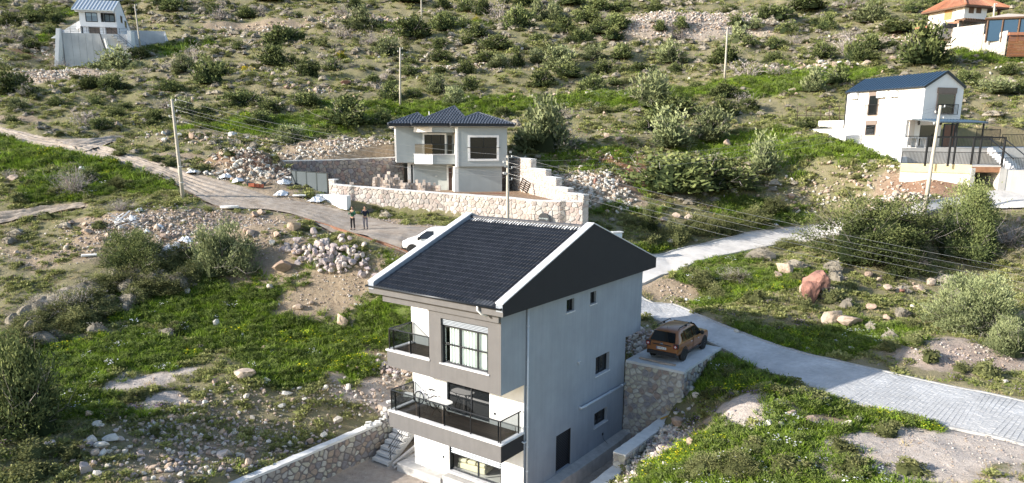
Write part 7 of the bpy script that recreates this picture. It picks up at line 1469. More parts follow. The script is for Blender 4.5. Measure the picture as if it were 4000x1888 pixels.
HILL = [(35,95,80,45,'D'),(110,92,90,42,'D'),(190,72,75,50,'D'),(215,97,50,35,'D'),(190,127,55,35,'D'),(110,52,40,35,'D'),(100,152,60,45,'O'),(45,165,70,60,'G'),(110,197,70,35,'D'),(35,365,110,88,'D'),(105,397,55,45,'G'),(105,396,50,40,'D'),(215,422,55,35,'D'),(350,347,75,52,'D'),(430,350,88,68,'D'),
 (440,280,170,80,'O','broad grey-green shrub directly below the tall concrete terrace'),(540,237,60,46,'D'),(670,54,85,55,'D'),(615,27,40,30,'D'),(830,57,70,45,'D'),(960,62,70,40,'D'),(700,288,85,56,'O'),(810,335,100,90,'D'),(660,352,85,42,'D'),(490,422,50,30,'D'),(940,412,140,75,'D'),(840,420,45,30,'K'),(290,322,40,25,'K'),(430,382,40,32,'D'),(370,392,45,25,'K'),(750,240,75,62,'G'),(850,82,60,50,'G'),(960,272,60,32,'Y'),
 (1105,193,110,80,'D'),(1060,248,120,72,'D'),(1140,247,55,40,'D'),(1200,303,75,62,'D'),(1290,272,80,48,'G'),(1295,272,60,42,'D'),(1400,132,110,70,'O'),(1345,62,70,45,'G'),(1385,42,50,40,'D'),(1020,62,50,50,'G'),(1045,14,80,24,'D'),(1165,77,35,25,'D'),(1505,208,85,60,'O'),(1610,158,100,78,'D'),(1740,128,75,68,'D'),(1715,193,55,46,'D'),(1860,148,80,52,'D'),(1830,182,60,35,'D'),(1940,203,110,52,'D'),(1900,252,90,42,'D'),(1820,292,70,56,'D'),(1950,272,80,46,'O'),(1715,247,75,42,'D'),(1600,252,50,30,'D'),(1580,222,40,25,'D'),
 (1520,373,85,62,'D'),(1455,328,50,36,'D'),(1505,303,60,42,'G'),(1600,292,60,36,'D'),(1710,358,85,56,'O'),(1835,358,60,56,'D'),(1615,367,50,30,'D'),(1340,388,55,30,'D'),(1350,490,150,105,'D','large round dark shrub behind the block wall heap, upslope from the gate'),(1050,443,90,50,'D'),(1190,433,100,52,'D'),(1730,27,60,42,'D'),(1825,42,60,46,'D'),(1880,72,60,70,'D'),(1590,24,110,32,'D'),(1330,162,90,62,'G'),(1440,182,70,60,'G'),(1950,92,70,82,'G'),(1330,222,50,28,'Y'),(1860,87,28,22,'Y'),
 (2030,122,90,90,'D'),(2105,82,60,60,'O'),(2165,82,70,60,'O'),(2290,97,100,46,'D'),(2200,132,85,56,'D'),(2270,177,85,56,'D'),(2330,142,75,46,'D'),(2410,127,95,60,'D'),(2400,162,80,46,'D'),(2020,258,50,70,'D'),(2110,167,60,36,'D'),(2185,268,140,78,'O'),(2100,247,60,46,'O'),(2310,242,75,42,'O'),(2430,238,85,52,'D'),(2360,272,85,46,'D'),(2120,333,75,66,'D'),(2220,312,100,52,'D'),(2320,343,90,62,'D'),(2490,292,110,42,'D'),(2620,238,90,72,'O'),(2580,132,50,36,'D'),(2660,122,55,42,'D'),(2650,162,75,46,'G'),
 (2550,418,140,115,'O','tall grey-green shrub with bare twigs upslope of the red earth cutting'),(2640,462,150,84,'D'),(2840,243,110,68,'D'),(2890,188,80,62,'O'),(2920,197,50,40,'D'),(2880,117,60,40,'D'),(2950,122,60,36,'O'),(2980,92,40,50,'D'),(2920,322,130,78,'G'),(2830,402,80,56,'D'),(2920,432,95,62,'G'),(2925,432,70,44,'D'),(2180,458,140,48,'G'),(2350,452,70,32,'K'),(2050,32,80,60,'D'),(2230,37,90,60,'D'),(2340,42,130,52,'D'),(2430,42,80,42,'D'),
 (3040,97,85,56,'D'),(3160,48,130,62,'D'),(3080,137,65,42,'D'),(3190,97,55,32,'D'),(3235,122,60,52,'D'),(3245,62,40,25,'D'),(3420,93,130,66,'O'),(3520,132,120,48,'D'),(3560,57,55,42,'D'),(3030,247,75,52,'D'),(3030,197,60,42,'D'),(3120,172,90,48,'G'),(3310,203,80,90,'G'),(3220,218,80,56,'D'),(3340,243,60,86,'D'),(3410,197,80,52,'D'),(3490,192,45,36,'D'),(3620,275,170,160,'D','very large dense dark bush standing just above the blue seam roof'),(3390,247,90,42,'D'),(3180,378,85,76,'O'),(3275,348,85,72,'D'),(3780,353,80,62,'D'),(3900,378,120,52,'O'),(3990,372,60,52,'D'),(3890,442,80,26,'C'),(3330,32,90,42,'G'),(3920,228,70,66,'G'),(3740,262,80,36,'G'),
 (270,765,140,112,'G','big leafless grey bush with snagged plastic below the track'),(340,702,60,50,'D'),(315,503,90,68,'G'),(390,522,60,46,'D'),(420,522,45,26,'K'),(500,542,45,30,'K'),(230,542,50,22,'K'),(330,542,45,20,'K'),(590,502,45,32,'D'),(450,733,70,42,'K'),(490,737,55,36,'K'),(460,832,95,52,'G','brown twiggy bush beside the rubbish heap'),(460,607,60,26,'K'),(600,632,55,26,'K'),(660,652,55,36,'K'),(780,672,80,36,'K'),(20,702,60,42,'G'),(600,482,70,46,'D'),(890,622,60,26,'K'),(800,450,60,35,'D'),(1120,560,110,60,'O'),(1270,520,80,40,'K'),(1030,470,60,35,'D')]
place(HILL)
NEARV = [(510,1075,235,165,'D','large dark spreading bush between the rubbish heap and the meadow'),(860,1092,190,200,'O','tall rounded olive-green bush beside the pile of pinkish stones'),(60,1700,270,380,'D','big dark bush at the near corner of the slope, cut by the picture edge'),(272,1245,125,115,'G','pale leafless bush among the dark cushions'),
 (2130,602,190,175,'O','tall grey-green shrub behind the stepped stone wall'),(2215,590,120,90,'G'),(2622,566,170,118,'O','round olive shrub uppermost of the clump beside the red earth cutting'),(2778,534,155,98,'O','round olive shrub near the single tan boulder'),(2640,768,280,155,'D','wide dark shrub nearest the stepped wall in the double clump above the lane'),(2795,752,225,135,'D','wide dark shrub, uphill half of the double clump above the lane'),(2990,705,110,125,'O'),(2920,740,90,60,'G'),
 (2540,905,72,105,'D'),(2550,965,72,62,'K'),(2640,953,104,74,'K'),(2730,923,104,78,'K'),(2840,918,84,74,'K'),(2945,893,124,74,'K'),(3020,853,100,62,'K'),(2800,893,60,36,'K'),(2980,1012,150,52,'C'),(3080,963,80,36,'K'),(2880,1115,112,64,'G'),(2880,1112,90,46,'K'),(2750,1125,92,62,'K'),(2800,1172,92,62,'K'),(2700,1080,60,40,'K'),(3110,1053,80,52,'C'),(3120,1103,62,52,'K'),(3250,1183,72,58,'K'),(3260,1062,80,52,'C'),
 (3455,1050,400,265,'D','widest dark bush of the big clump beside the lane'),(3785,1028,250,280,'D','tallest dark bush of the big clump beside the lane'),(3535,1092,135,115,'D','smaller dark bush in front of the big clump by the lane'),(3965,965,130,122,'G'),(3835,1298,290,225,'O','wide silvery willow-like bush across the road from the low wall'),(3960,1400,170,150,'O','silvery bush nearest the pink earth bank'),
 (3245,1172,70,46,'C'),(3270,1103,70,60,'C'),(3310,1203,60,42,'C'),(3530,1143,60,36,'C'),(3525,1233,60,46,'C'),(3560,1283,62,46,'K'),(3490,1333,90,52,'C'),(3585,1345,104,56,'K'),(3480,1370,80,52,'K'),(3640,1425,82,62,'K'),(3865,1475,112,78,'K'),(3760,1455,62,42,'K'),(3330,1130,60,40,'K'),(3150,1210,60,50,'K'),(2960,1190,80,60,'K'),(3400,1290,60,36,'C'),(3700,1110,70,40,'C'),
 (3300,1790,120,60,'K'),(3480,1700,110,60,'K'),(3560,1650,80,36,'K'),(2860,1470,80,50,'K'),(2800,1560,90,50,'K'),(3050,1560,80,46,'K'),(3180,1580,110,60,'K'),(2760,1860,150,90,'K'),(2900,1870,160,80,'K'),(3100,1870,150,70,'K'),(3350,1880,150,70,'K'),(3560,1870,120,60,'K'),(2950,1780,110,50,'K')]
rv_ = random.Random(4)
for i in range(46):   # mat of dark cushions on the left slope
    t = rv_.random(); x = 60+t*640+rv_.uniform(-60,60); y = 1330-t*250+rv_.uniform(-70,70); NEARV.append((x, y, rv_.uniform(90,150), rv_.uniform(50,78), 'K' if rv_.random() < .72 else 'C'))
NEARV += [(45,1265,78,54,'C'),(120,1300,80,56,'C'),(370,1310,70,50,'C'),(490,1212,56,44,'C'),(410,1190,60,44,'C'),(200,1560,80,46,'K'),(120,1800,130,60,'K'),(260,1790,110,52,'K'),(100,1870,140,60,'K'),(430,1640,80,40,'K'),(520,1570,90,42,'K'),(600,1700,60,36,'K'),(60,800,70,40,'K'),(180,860,70,30,'K'),(250,900,60,30,'C'),(380,905,60,28,'K'),(60,930,70,34,'C'),(30,960,60,30,'C'),(210,760,60,30,'K'),(110,730,60,28,'K')]
place(NEARV)
# more of the same, dotted over the slope between the shrubs traced above
def free(x, y, w): return all((x-a)**2+(y-b_)**2 > (.5*(w+c))**2 for a, b_, c in SHRUBS)
n_add = 0; tries = 0
while n_add < 100 and tries < 2000:
    tries += 1; y = vr.uniform(78, 178); x = vr.uniform(-.74, .74)*y
    v_, px, py = in_view(np.array([x]), np.array([y]), np.array([Hz(x, y)]), 0); w = vr.choice((1.3,1.6,2.,2.4,3.))*(1 if y < 120 else 1.35)
    if not v_[0] or not free(x, y, w) or road_mask(np.array([x]), np.array([y]))[0] < 2 or poly_sd(np.array([x]),np.array([y]),COMPOUND)[0] < 2.5 or poly_sd(np.array([x]),np.array([y]),WHPAD)[0] < 3 or poly_sd(np.array([x]),np.array([y]),TLPAD)[0] < 5: continue
    m_ = masks(np.array([x]), np.array([y]))
    if m_[1][0] > .4 or (m_[0][0] > .6 and vr.random() < .7): continue
    shrub(vr.choice('DDDDOGK'), x, y, w, w*vr.uniform(.5,.75)); n_add += 1
n_c = 0; tries = 0
while n_c < 170 and tries < 3000:
    tries += 1; y = vr.uniform(40, 120)**1.0; x = vr.uniform(-.72, .72)*y
    v_, px, py = in_view(np.array([x]), np.array([y]), np.array([Hz(x, y)]), 0)
    if not v_[0] or road_mask(np.array([x]), np.array([y]))[0] < 1 or poly_sd(np.array([x]),np.array([y]),COMPOUND)[0] < 2 or poly_sd(np.array([x]),np.array([y]),YARD)[0] < 2 or poly_sd(np.array([x]),np.array([y]),WHPAD)[0] < 2: continue
    m_ = masks(np.array([x]), np.array([y]))
    if m_[1][0] > .4 or m_[0][0] > .5: continue
    w = vr.uniform(.6,1.3); shrub('C' if y > 62 else vr.choice('CK'), x, y, w, w*vr.uniform(.4,.55)); n_c += 1
def pix(x, y, z):
    p = np.array([x, y, z-CZ]); k = p@_F; return CX+FPX*(p@_R)/k, CY-FPX*(p@_U)/k
LANDMARKS = [(400,80,'the upper white house'),(540,100,'the thin pole by the upper white house'),(190,290,'the stony spoil below the concrete terrace'),(440,240,'the broad shrub under the concrete terrace'),(690,400,'the top of the track pole'),(710,740,'the foot of the track pole'),(1563,300,'the slim pole behind the grey house'),(1645,30,'the pole at the upper edge'),(1775,430,'the grey house roof'),(1350,440,'the round shrub upslope of the gate'),(1000,650,'the pale rubble heap above the gate'),(1120,110,'the pinkish stone band on the far slope'),
 (1780,262,'the old dry-stone terrace'),(2090,375,'the rocky step right of the grey house roof'),(2840,210,'the slim pole on the mid slope'),(2700,85,'the long spoil heap'),(2550,360,'the tall shrub above the red earth cutting'),(2440,640,'the red earth cutting'),(2130,520,'the tall shrub behind the stepped wall'),(2250,730,'the rubble outside the stepped wall'),(2840,530,'the single tan boulder'),(2720,690,'the double shrub clump above the lane'),(3180,275,'the white rock outcrop'),(3440,230,'the far end of the blue seam roof'),(3620,190,'the very large bush above the blue roof'),(3690,290,'the ridge peak of the blue roof'),(3870,120,'the pole below the orange-roofed house'),(3780,40,'the orange-roofed house'),(3960,200,'the brown garage door'),(3180,450,'the rusty fence frames'),(3640,600,'the pole before the white house'),(3330,740,'the pale stones below the white house'),
 (3460,900,'the widest bush by the lane'),(3780,880,'the tallest bush by the lane'),(3200,1100,'the huge red boulder'),(3270,1230,'the tan outcrop below the red boulder'),(3830,1180,'the wide silvery bush'),(3950,1330,'the silvery bush by the pink bank'),(2650,1130,'the earth bank between lane and road'),(2720,960,'the uphill lane edge nearest the roof'),(3050,860,'the middle of the lane'),(2690,1350,'the orange car'),(2690,1740,'the tan boulder by the low wall'),(3330,1660,'the two pale rocks below the road'),(2560,1780,'the low wall by the ditch'),(3700,1760,'the gravel beside the road'),
 (510,990,'the dark spreading bush'),(860,990,'the rounded olive bush'),(60,1500,'the big bush at the picture corner'),(270,1190,'the pale leafless bush'),(500,870,'the rubbish heap'),(270,700,'the leafless bush with plastic'),(1285,1010,'the quarry stone pile'),(1333,1250,'the upright tan boulder in the meadow'),(944,1465,'the big flat tan boulder'),(380,1745,'the pale rock group in the corner'),(1100,1780,'the long wall coping'),(1380,1560,'the wall stub by the stairs'),(840,1255,'the middle of the meadow'),(200,820,'the old side track'),(300,590,'the fork of the earth track'),(60,520,'the track at the picture edge'),(900,530,'the pale boulders above the track'),(1150,340,'the tan rocks on the far slope'),(1400,900,'the two men'),(3560,1200,'the reddish rocks by the silvery bush'),(2700,1530,'the parking slab corner')]
def single_out(objs, noun):
    """give each of many look-alikes a label of its own: size, then rank by distance from a thing one can find"""
    by = {}
    for o in objs:
        x, y = pix(*o.location); k = min(range(len(LANDMARKS)), key=lambda i: (LANDMARKS[i][0]-x)**2+(LANDMARKS[i][1]-y)**2); by.setdefault(k, []).append(((LANDMARKS[k][0]-x)**2+(LANDMARKS[k][1]-y)**2, o))
    for k, L_ in by.items():
        L_.sort(key=lambda t: t[0])
        for i, (d_, o) in enumerate(L_):
            s_ = o.scale.x; o['label'] = '%s %s, %s to %s' % ('small' if s_ < 1.1 else 'large' if s_ > 3 else 'mid-sized', noun, 'nearest' if i == 0 else nth(i)+' nearest', LANDMARKS[k][2])
for k_ in KN: single_out([o for o in bpy.data.objects if o.get('group') == GRP[k_]], {'D':'dark evergreen shrub','O':'grey-green upright shrub','K':'green cushion shrub','C':'grey thorny cushion','Y':'yellow broom bush','G':'leafless twiggy shrub'}[k_])
# ------------------------------------------------------------------ scattering of what nobody could count
def scatter(name, label, pos, scl, rot, idx, meshes, tilt=None):
    col = bpy.data.collections.new(name+'_kinds')
    for i, me in enumerate(meshes): o = bpy.data.objects.new('%s_%02d' % (name, i), me); col.objects.link(o)
    me = bpy.data.meshes.new(name); me.vertices.add(len(pos)); me.vertices.foreach_set('co', np.asarray(pos, np.float32).ravel())
    a = me.attributes.new('scl', 'FLOAT_VECTOR', 'POINT'); a.data.foreach_set('vector', np.asarray(scl, np.float32).ravel()); a = me.attributes.new('rot', 'FLOAT_VECTOR', 'POINT'); a.data.foreach_set('vector', np.asarray(rot, np.float32).ravel()); a = me.attributes.new('idx', 'INT', 'POINT'); a.data.foreach_set('value', np.asarray(idx, np.int32))
    me.materials.append(meshes[0].materials[0])
    ng = bpy.data.node_groups.new(name, 'GeometryNodeTree'); ng.interface.new_socket('Geometry', in_out='INPUT', socket_type='NodeSocketGeometry'); ng.interface.new_socket('Geometry', in_out='OUTPUT', socket_type='NodeSocketGeometry')
    N, L = ng.nodes.new, ng.links.new; gi, go = N('NodeGroupInput'), N('NodeGroupOutput'); ci = N('GeometryNodeCollectionInfo'); ci.inputs[0].default_value = col; ci.inputs['Separate Children'].default_value = True; ci.inputs['Reset Children'].default_value = True
    ip = N('GeometryNodeInstanceOnPoints'); ip.inputs['Pick Instance'].default_value = True
    def attr(nm, ty):
        n_ = N('GeometryNodeInputNamedAttribute'); n_.data_type = ty; n_.inputs[0].default_value = nm; return n_.outputs[0]
    L(gi.outputs[0], ip.inputs['Points']); L(ci.outputs[0], ip.inputs['Instance']); L(attr('idx','INT'), ip.inputs['Instance Index']); L(attr('scl','FLOAT_VECTOR'), ip.inputs['Scale'])
    er_ = N('FunctionNodeEulerToRotation'); L(attr('rot','FLOAT_VECTOR'), er_.inputs[0]); L(er_.outputs[0], ip.inputs['Rotation']); L(ip.outputs[0], go.inputs[0])
    o = link(name, me); o.modifiers.new('scatter', 'NODES').node_group = ng; return tag(o, label, None, None, 'stuff')
def tuft(seed, n, h, w, spread, cols_mat, bend=.35, base=.06):
    r = np.random.default_rng(seed); a = r.uniform(0, 6.28, n); rr = base*np.sqrt(r.random(n))*3; P = np.stack([np.cos(a)*rr, np.sin(a)*rr, np.full(n, -.02)], 1)
    d = nrm(np.stack([np.cos(a)*spread*r.uniform(.2,1,n), np.sin(a)*spread*r.uniform(.2,1,n), np.ones(n)], 1)); s = nrm(np.cross(d, r.normal(0,1,(n,3)))); l = h*r.uniform(.5,1.2,(n,1)); ww = w*r.uniform(.7,1.3,(n,1))
    m_ = P+d*l*.6; t = m_+nrm(d+np.stack([np.cos(a)*bend,np.sin(a)*bend,np.full(n,-.15)],1))*l*.45
    Q = np.concatenate([np.stack([P-s*ww/2,P+s*ww/2,m_+s*ww*.4,m_-s*ww*.4],1), np.stack([m_-s*ww*.4,m_+s*ww*.4,t+s*ww*.08,t-s*ww*.08],1)]); k = r.random(n); return quads_mesh('tuft', Q, np.concatenate([k*.7, np.clip(k*.7+.25,0,.99)]), cols_mat)
def herb(seed, n, size, leaf, mat, flowers=0, fmat=None, fh=.3):
    Q, r_ = leafcloud(seed, n, 14, leaf, leaf*.6, .3, .12, .5, .04, .4); Q = Q*size; mi = np.zeros(len(Q), int)
    if flowers:
        r = np.random.default_rng(seed); c = np.stack([r.normal(0,.28,flowers)*size, r.normal(0,.28,flowers)*size, r.uniform(.5,1.,flowers)*fh], 1); e = .022; o = np.array([[-e,-e,0],[e,-e,.01],[e,e,0],[-e,e,.01]]); Fq = c[:,None]+o[None]; Q = np.concatenate([Q,Fq]); r_ = np.concatenate([r_, r.random(flowers)]); mi = np.concatenate([mi, np.ones(flowers,int)])
    return quads_mesh('herb', Q, r_, [mat]+([fmat] if fmat else []), mi)
M_GR = Mleaf('fresh_grass', [(.036,.062,.008), (.080,.128,.014), (.130,.182,.026), (.178,.215,.050)], .3)
M_GR2 = Mleaf('olive_grass', [(.075,.085,.022), (.132,.142,.048), (.188,.188,.080), (.245,.23,.125)], .3)
M_DRY = Mleaf('dry_grass', [(.15,.115,.06), (.25,.20,.11), (.35,.29,.17)], .25)
M_HB = Mleaf('herb_leaf', [(.026,.040,.012), (.056,.080,.021), (.095,.120,.033), (.140,.157,.055)], .25)
M_YF = Mleaf('yellow_petal', [(.55,.40,.02), (.75,.55,.03)], .2); M_WF = Mleaf('white_petal', [(.65,.66,.58), (.8,.8,.74)], .2); M_PF = Mleaf('violet_petal', [(.16,.09,.20), (.26,.16,.32)], .2)
TUFTS = [tuft(1,26,.30,.020,.55,M_GR),tuft(2,30,.24,.022,.75,M_GR),tuft(3,22,.36,.020,.45,M_GR), herb(4,300,.42,.11,M_HB),herb(5,320,.50,.10,M_HB), herb(6,260,.46,.11,M_GR,14,M_YF,.26), herb(7,260,.46,.10,M_HB,10,M_WF,.36),
  tuft(8,26,.26,.022,.7,M_GR2),tuft(9,24,.22,.024,.85,M_GR2),herb(10,130,.5,.20,M_GR2), tuft(11,20,.30,.018,.6,M_DRY),tuft(12,18,.20,.02,.9,M_DRY), herb(13,140,.5,.15,M_LK,16,M_PF,.26)]
gr = np.random.default_rng(5)
def cand(n, y0, y1, k=.76):
    y = (gr.random(n)*(y1**2-y0**2)+y0**2)**.5; x = gr.uniform(-k, k, n)*(y+3); return x, y
def grass_field(name, label, n, y0, y1, smin, smax, dens):
    x, y = cand(n, y0, y1); rm = road_mask(x, y); g, b_, p, r_ = masks(x, y); yd = poly_sd(x, y, YARD); cd = poly_sd(x, y, COMPOUND); wd = poly_sd(x, y, WHPAD); td = poly_sd(x, y, TLPAD); pl_ = poly_sd(x, y, uvpoly([(6.5,11.),(10.1,11.),(10.1,16.6),(6.5,16.6)])); hs = poly_sd(x, y, uvpoly([(-.1,-1),(6.8,-1),(6.8,13.4),(-.1,13.4)]))
    z = H(x, y); v_, px, py = in_view(x, y, z, 120); patch = fbm(x*.7, y*.7, 77, 3); pr = np.clip(.12+1.1*g+.75*(patch-.35)*2, .05, 1)*np.clip(1-1.35*b_, .015, 1)*(1-.75*r_)*(1-.9*bsum(B_SCRUB, x, y))
    ok = v_ & (rm > .12) & (yd > .25) & (cd > .5) & (wd > .4) & (td > .6) & (pl_ > .1) & (hs > 0) & (gr.random(n) < pr*dens); edge_ok = (gr.random(n) < .5) | (rm > .5); ok &= edge_ok
    x, y, z, g, patch = x[ok], y[ok], z[ok], g[ok], patch[ok]; m = len(x); u = gr.random(m); q = fbm(x*.35, y*.35, 91, 3); lush = g+.5*(patch-.5) > .42
    idx = np.where(lush, np.choose(np.minimum((u*10).astype(int), 9), [0,0,1,1,2,2,3,4,0,1]), np.choose(np.minimum((u*10).astype(int), 9), [7,7,8,8,9,9,10,11,7,1]))
    fl = gr.random(m); idx = np.where(lush & (q > .60) & (fl < .12), 5, idx); idx = np.where(lush & (q < .40) & (fl < .05), 6, idx); idx = np.where(~lush & (q > .62) & (fl < .12), 12, idx)
    s = gr.uniform(smin, smax, m)*(1+.25*lush); S_ = np.stack([s*gr.uniform(.85,1.3,m), s*gr.uniform(.85,1.3,m), s*gr.uniform(.6,1.15,m)*np.where(lush, .85, .75)], 1); R_ = np.stack([gr.normal(0,.12,m), gr.normal(0,.12,m), gr.uniform(0,6.28,m)], 1)
    scatter(name, label, np.stack([x,y,z-.02],1), S_, R_, idx, TUFTS); print(name, m)
grass_field('grass', 'green and dry grass with small flowers covering the near slopes', 100000, 20, 62, .65, 1.25, 1.)
grass_field('grass', 'sparse grass and herbs on the middle hillside', 60000, 62, 112, 1.1, 1.9, .8)
grass_field('grass', 'rough grass cover on the far hillside', 42000, 112, 205, 1.7, 2.9, .75)
# low scrub cushions beyond the ones built singly
x, y = cand(9500, 60, 195); z = H(x, y); v_, _, _ = in_view(x, y, z, 60); g, b_, p_, r_ = masks(x, y); pt = fbm(x*.12, y*.2, 55, 3)
ok = v_ & (road_mask(x, y) > .8) & (poly_sd(x, y, COMPOUND) > 1) & (poly_sd(x, y, WHPAD) > 1) & (poly_sd(x, y, TLPAD) > 2) & (gr.random(len(x)) < np.clip((pt-.36)*4, .05, 1)*np.clip(1-1.2*g, .06, 1)*np.clip(1-1.2*b_, .02, 1)); x, y, z = x[ok], y[ok], z[ok]; m = len(x); s = gr.uniform(.5,1.25,m)*np.clip(y/85, 1, 1.7)
scatter('dwarf_scrub', 'countless small grey thorny cushions over the hillside', np.stack([x,y,z-.04],1), np.stack([s,s*gr.uniform(.8,1.1,m),s*gr.uniform(.38,.6,m)],1), np.stack([gr.normal(0,.08,m),gr.normal(0,.08,m),gr.uniform(0,6.28,m)],1), np.where(gr.random(m) < .68, gr.integers(0,4,m), gr.integers(4,8,m)), KM['C',0]+KM['K',0]); print('scrub', m)
# ------------------------------------------------------------------ rocks
def rock_mesh(seed, mat, sub=2, flat=.75, rough=.28):
    bm = bmesh.new(); bmesh.ops.create_icosphere(bm, subdivisions=sub, radius=.5); r = random.Random(seed); pl = [(Vector((r.gauss(0,1),r.gauss(0,1),r.gauss(0,1))).normalized(), r.uniform(.20,.40)) for _ in range(13)]
    off = Vector((r.uniform(0,50),r.uniform(0,50),r.uniform(0,50)))
    from mathutils import noise
    for v in bm.verts:
        p = v.co.copy()
        for n, d in pl:
            k = p.dot(n)-d
            if k > 0: p -= n*k*.97
        p *= 1+rough*noise.fractal(p*3.2+off, .9, 2., 4)*.45; p.z *= flat; v.co = p
    me = bpy.data.meshes.new('rock'); bm.to_mesh(me); bm.free(); me.materials.append(mat); return me
M_RT = Mpal('tan_rock', [(.40,.31,.24),(.46,.37,.29),(.35,.26,.20),(.43,.33,.25)], .9, 5, .3, .7, 14); M_RW = Mpal('pale_limestone', [(.56,.52,.45),(.62,.58,.51),(.50,.45,.38),(.58,.55,.50)], .9, 5, .22, .7, 14)
M_RR = Mpal('red_rock', [(.24,.12,.09),(.28,.15,.115),(.22,.105,.085)], .9, 3.5, .35, .8, 10); M_RP = Mpal('pinkish_quarry_stone', [(.42,.35,.32),(.36,.30,.29),(.46,.40,.36),(.33,.29,.29),(.50,.44,.40)], .9, 5, .22, .7, 14)
M_RB = Mpal('brown_rock', [(.30,.215,.16),(.34,.25,.19)], .9, 4, .3, .7, 12)
RK = {k: [rock_mesh(i*7+ord(k), m, 2) for i in range(n)] for k, m, n in (('t',M_RT,6),('w',M_RW,6),('r',M_RR,3),('p',M_RP,6),('b',M_RB,3))}
RKL = {'t': 'tan', 'w': 'pale grey', 'r': 'red', 'p': 'pinkish', 'b': 'brown'}
rk = random.Random(21)
BIGR = [rock_mesh(911, M_RR, 4, .95, .34), rock_mesh(902, M_RT, 4, .95, .25), rock_mesh(903, M_RT, 4, .9, .25), rock_mesh(904, M_RB, 3, .8, .3)]
def boulder(px, py, wpx, hpx, c, label=None, group=None):
    p = G(px, py)[0]; s = math.hypot(p[1], p[2]-CZ)/FPX; w, h = wpx*s, hpx*s; o = link('boulder', BIGR[0] if (c == 'r' and wpx > 90) else rk.choice(BIGR[1:3]) if (c == 't' and wpx > 50) else rk.choice(RK[c]), None, (p[0], p[1]+w*.25, Hz(p[0], p[1]+w*.25)+h*.30), (rk.uniform(-.25,.25), rk.uniform(-.25,.25), rk.uniform(0,6.28)), (w*1.1, w*rk.uniform(.85,1.1), h*1.45))
    return tag(o, label or LB[c], 'rock', group or ('%s rocks lying on the slopes' % RKL[c]))
LB = {k: '%s rock lying loose on the grassy slope' % v for k, v in RKL.items()}
for a in ((3215,1150,140,110,'r','huge red boulder above the paved road'),(3178,1180,104,96,'r','lower red boulder leaning on the huge red one'),(3140,1140,46,50,'t'),(3072,1075,80,64,'t','large pointed tan boulder between the lane and the red boulder'),(3038,1092,48,34,'t'),(3245,1270,90,92,'t','upright tan outcrop rock directly below the red boulder'),(3332,1277,120,50,'t','flat tan outcrop rock beside the upright one'),(2656,1672,64,48,'b','smooth brown boulder at the end of the low wall'),(2697,1755,48,48,'t','tan boulder standing in grass beyond the low wall'),
  (3170,1662,64,34,'t','flat pinkish-tan boulder alone in the grass by the road'),(3320,1678,60,38,'w','larger of two pale rocks in the grass below the road'),(3356,1655,36,28,'w','smaller of two pale rocks in the grass below the road'),(1333,1282,54,62,'t','upright tan boulder in the lush meadow'),(944,1490,88,54,'t','big tan boulder with flat top at the lower meadow'),(1137,902,64,46,'t','tan boulder on top of the grey earth mound'),(1104,1088,84,64,'b','brown boulder at the foot of the pinkish stone pile'),(1155,1008,46,32,'b','orange-brown rock topping the earth bank by the stone pile'),
  (2847,560,42,46,'t','single tan boulder beside the olive shrubs'),(45,708,48,28,'t','tan slab rock below the track at the picture edge'),(325,1852,66,52,'p','pinkish boulder lowest in the corner group'),(190,1752,66,34,'p','pinkish rock among violet flowers'),(862,1802,66,38,'p','pink-grey boulder amid the rubble above the long wall'),(1315,1658,52,34,'w','pale boulder on the ledge above the long wall')): boulder(*a[:5], a[5] if len(a) > 5 else None)
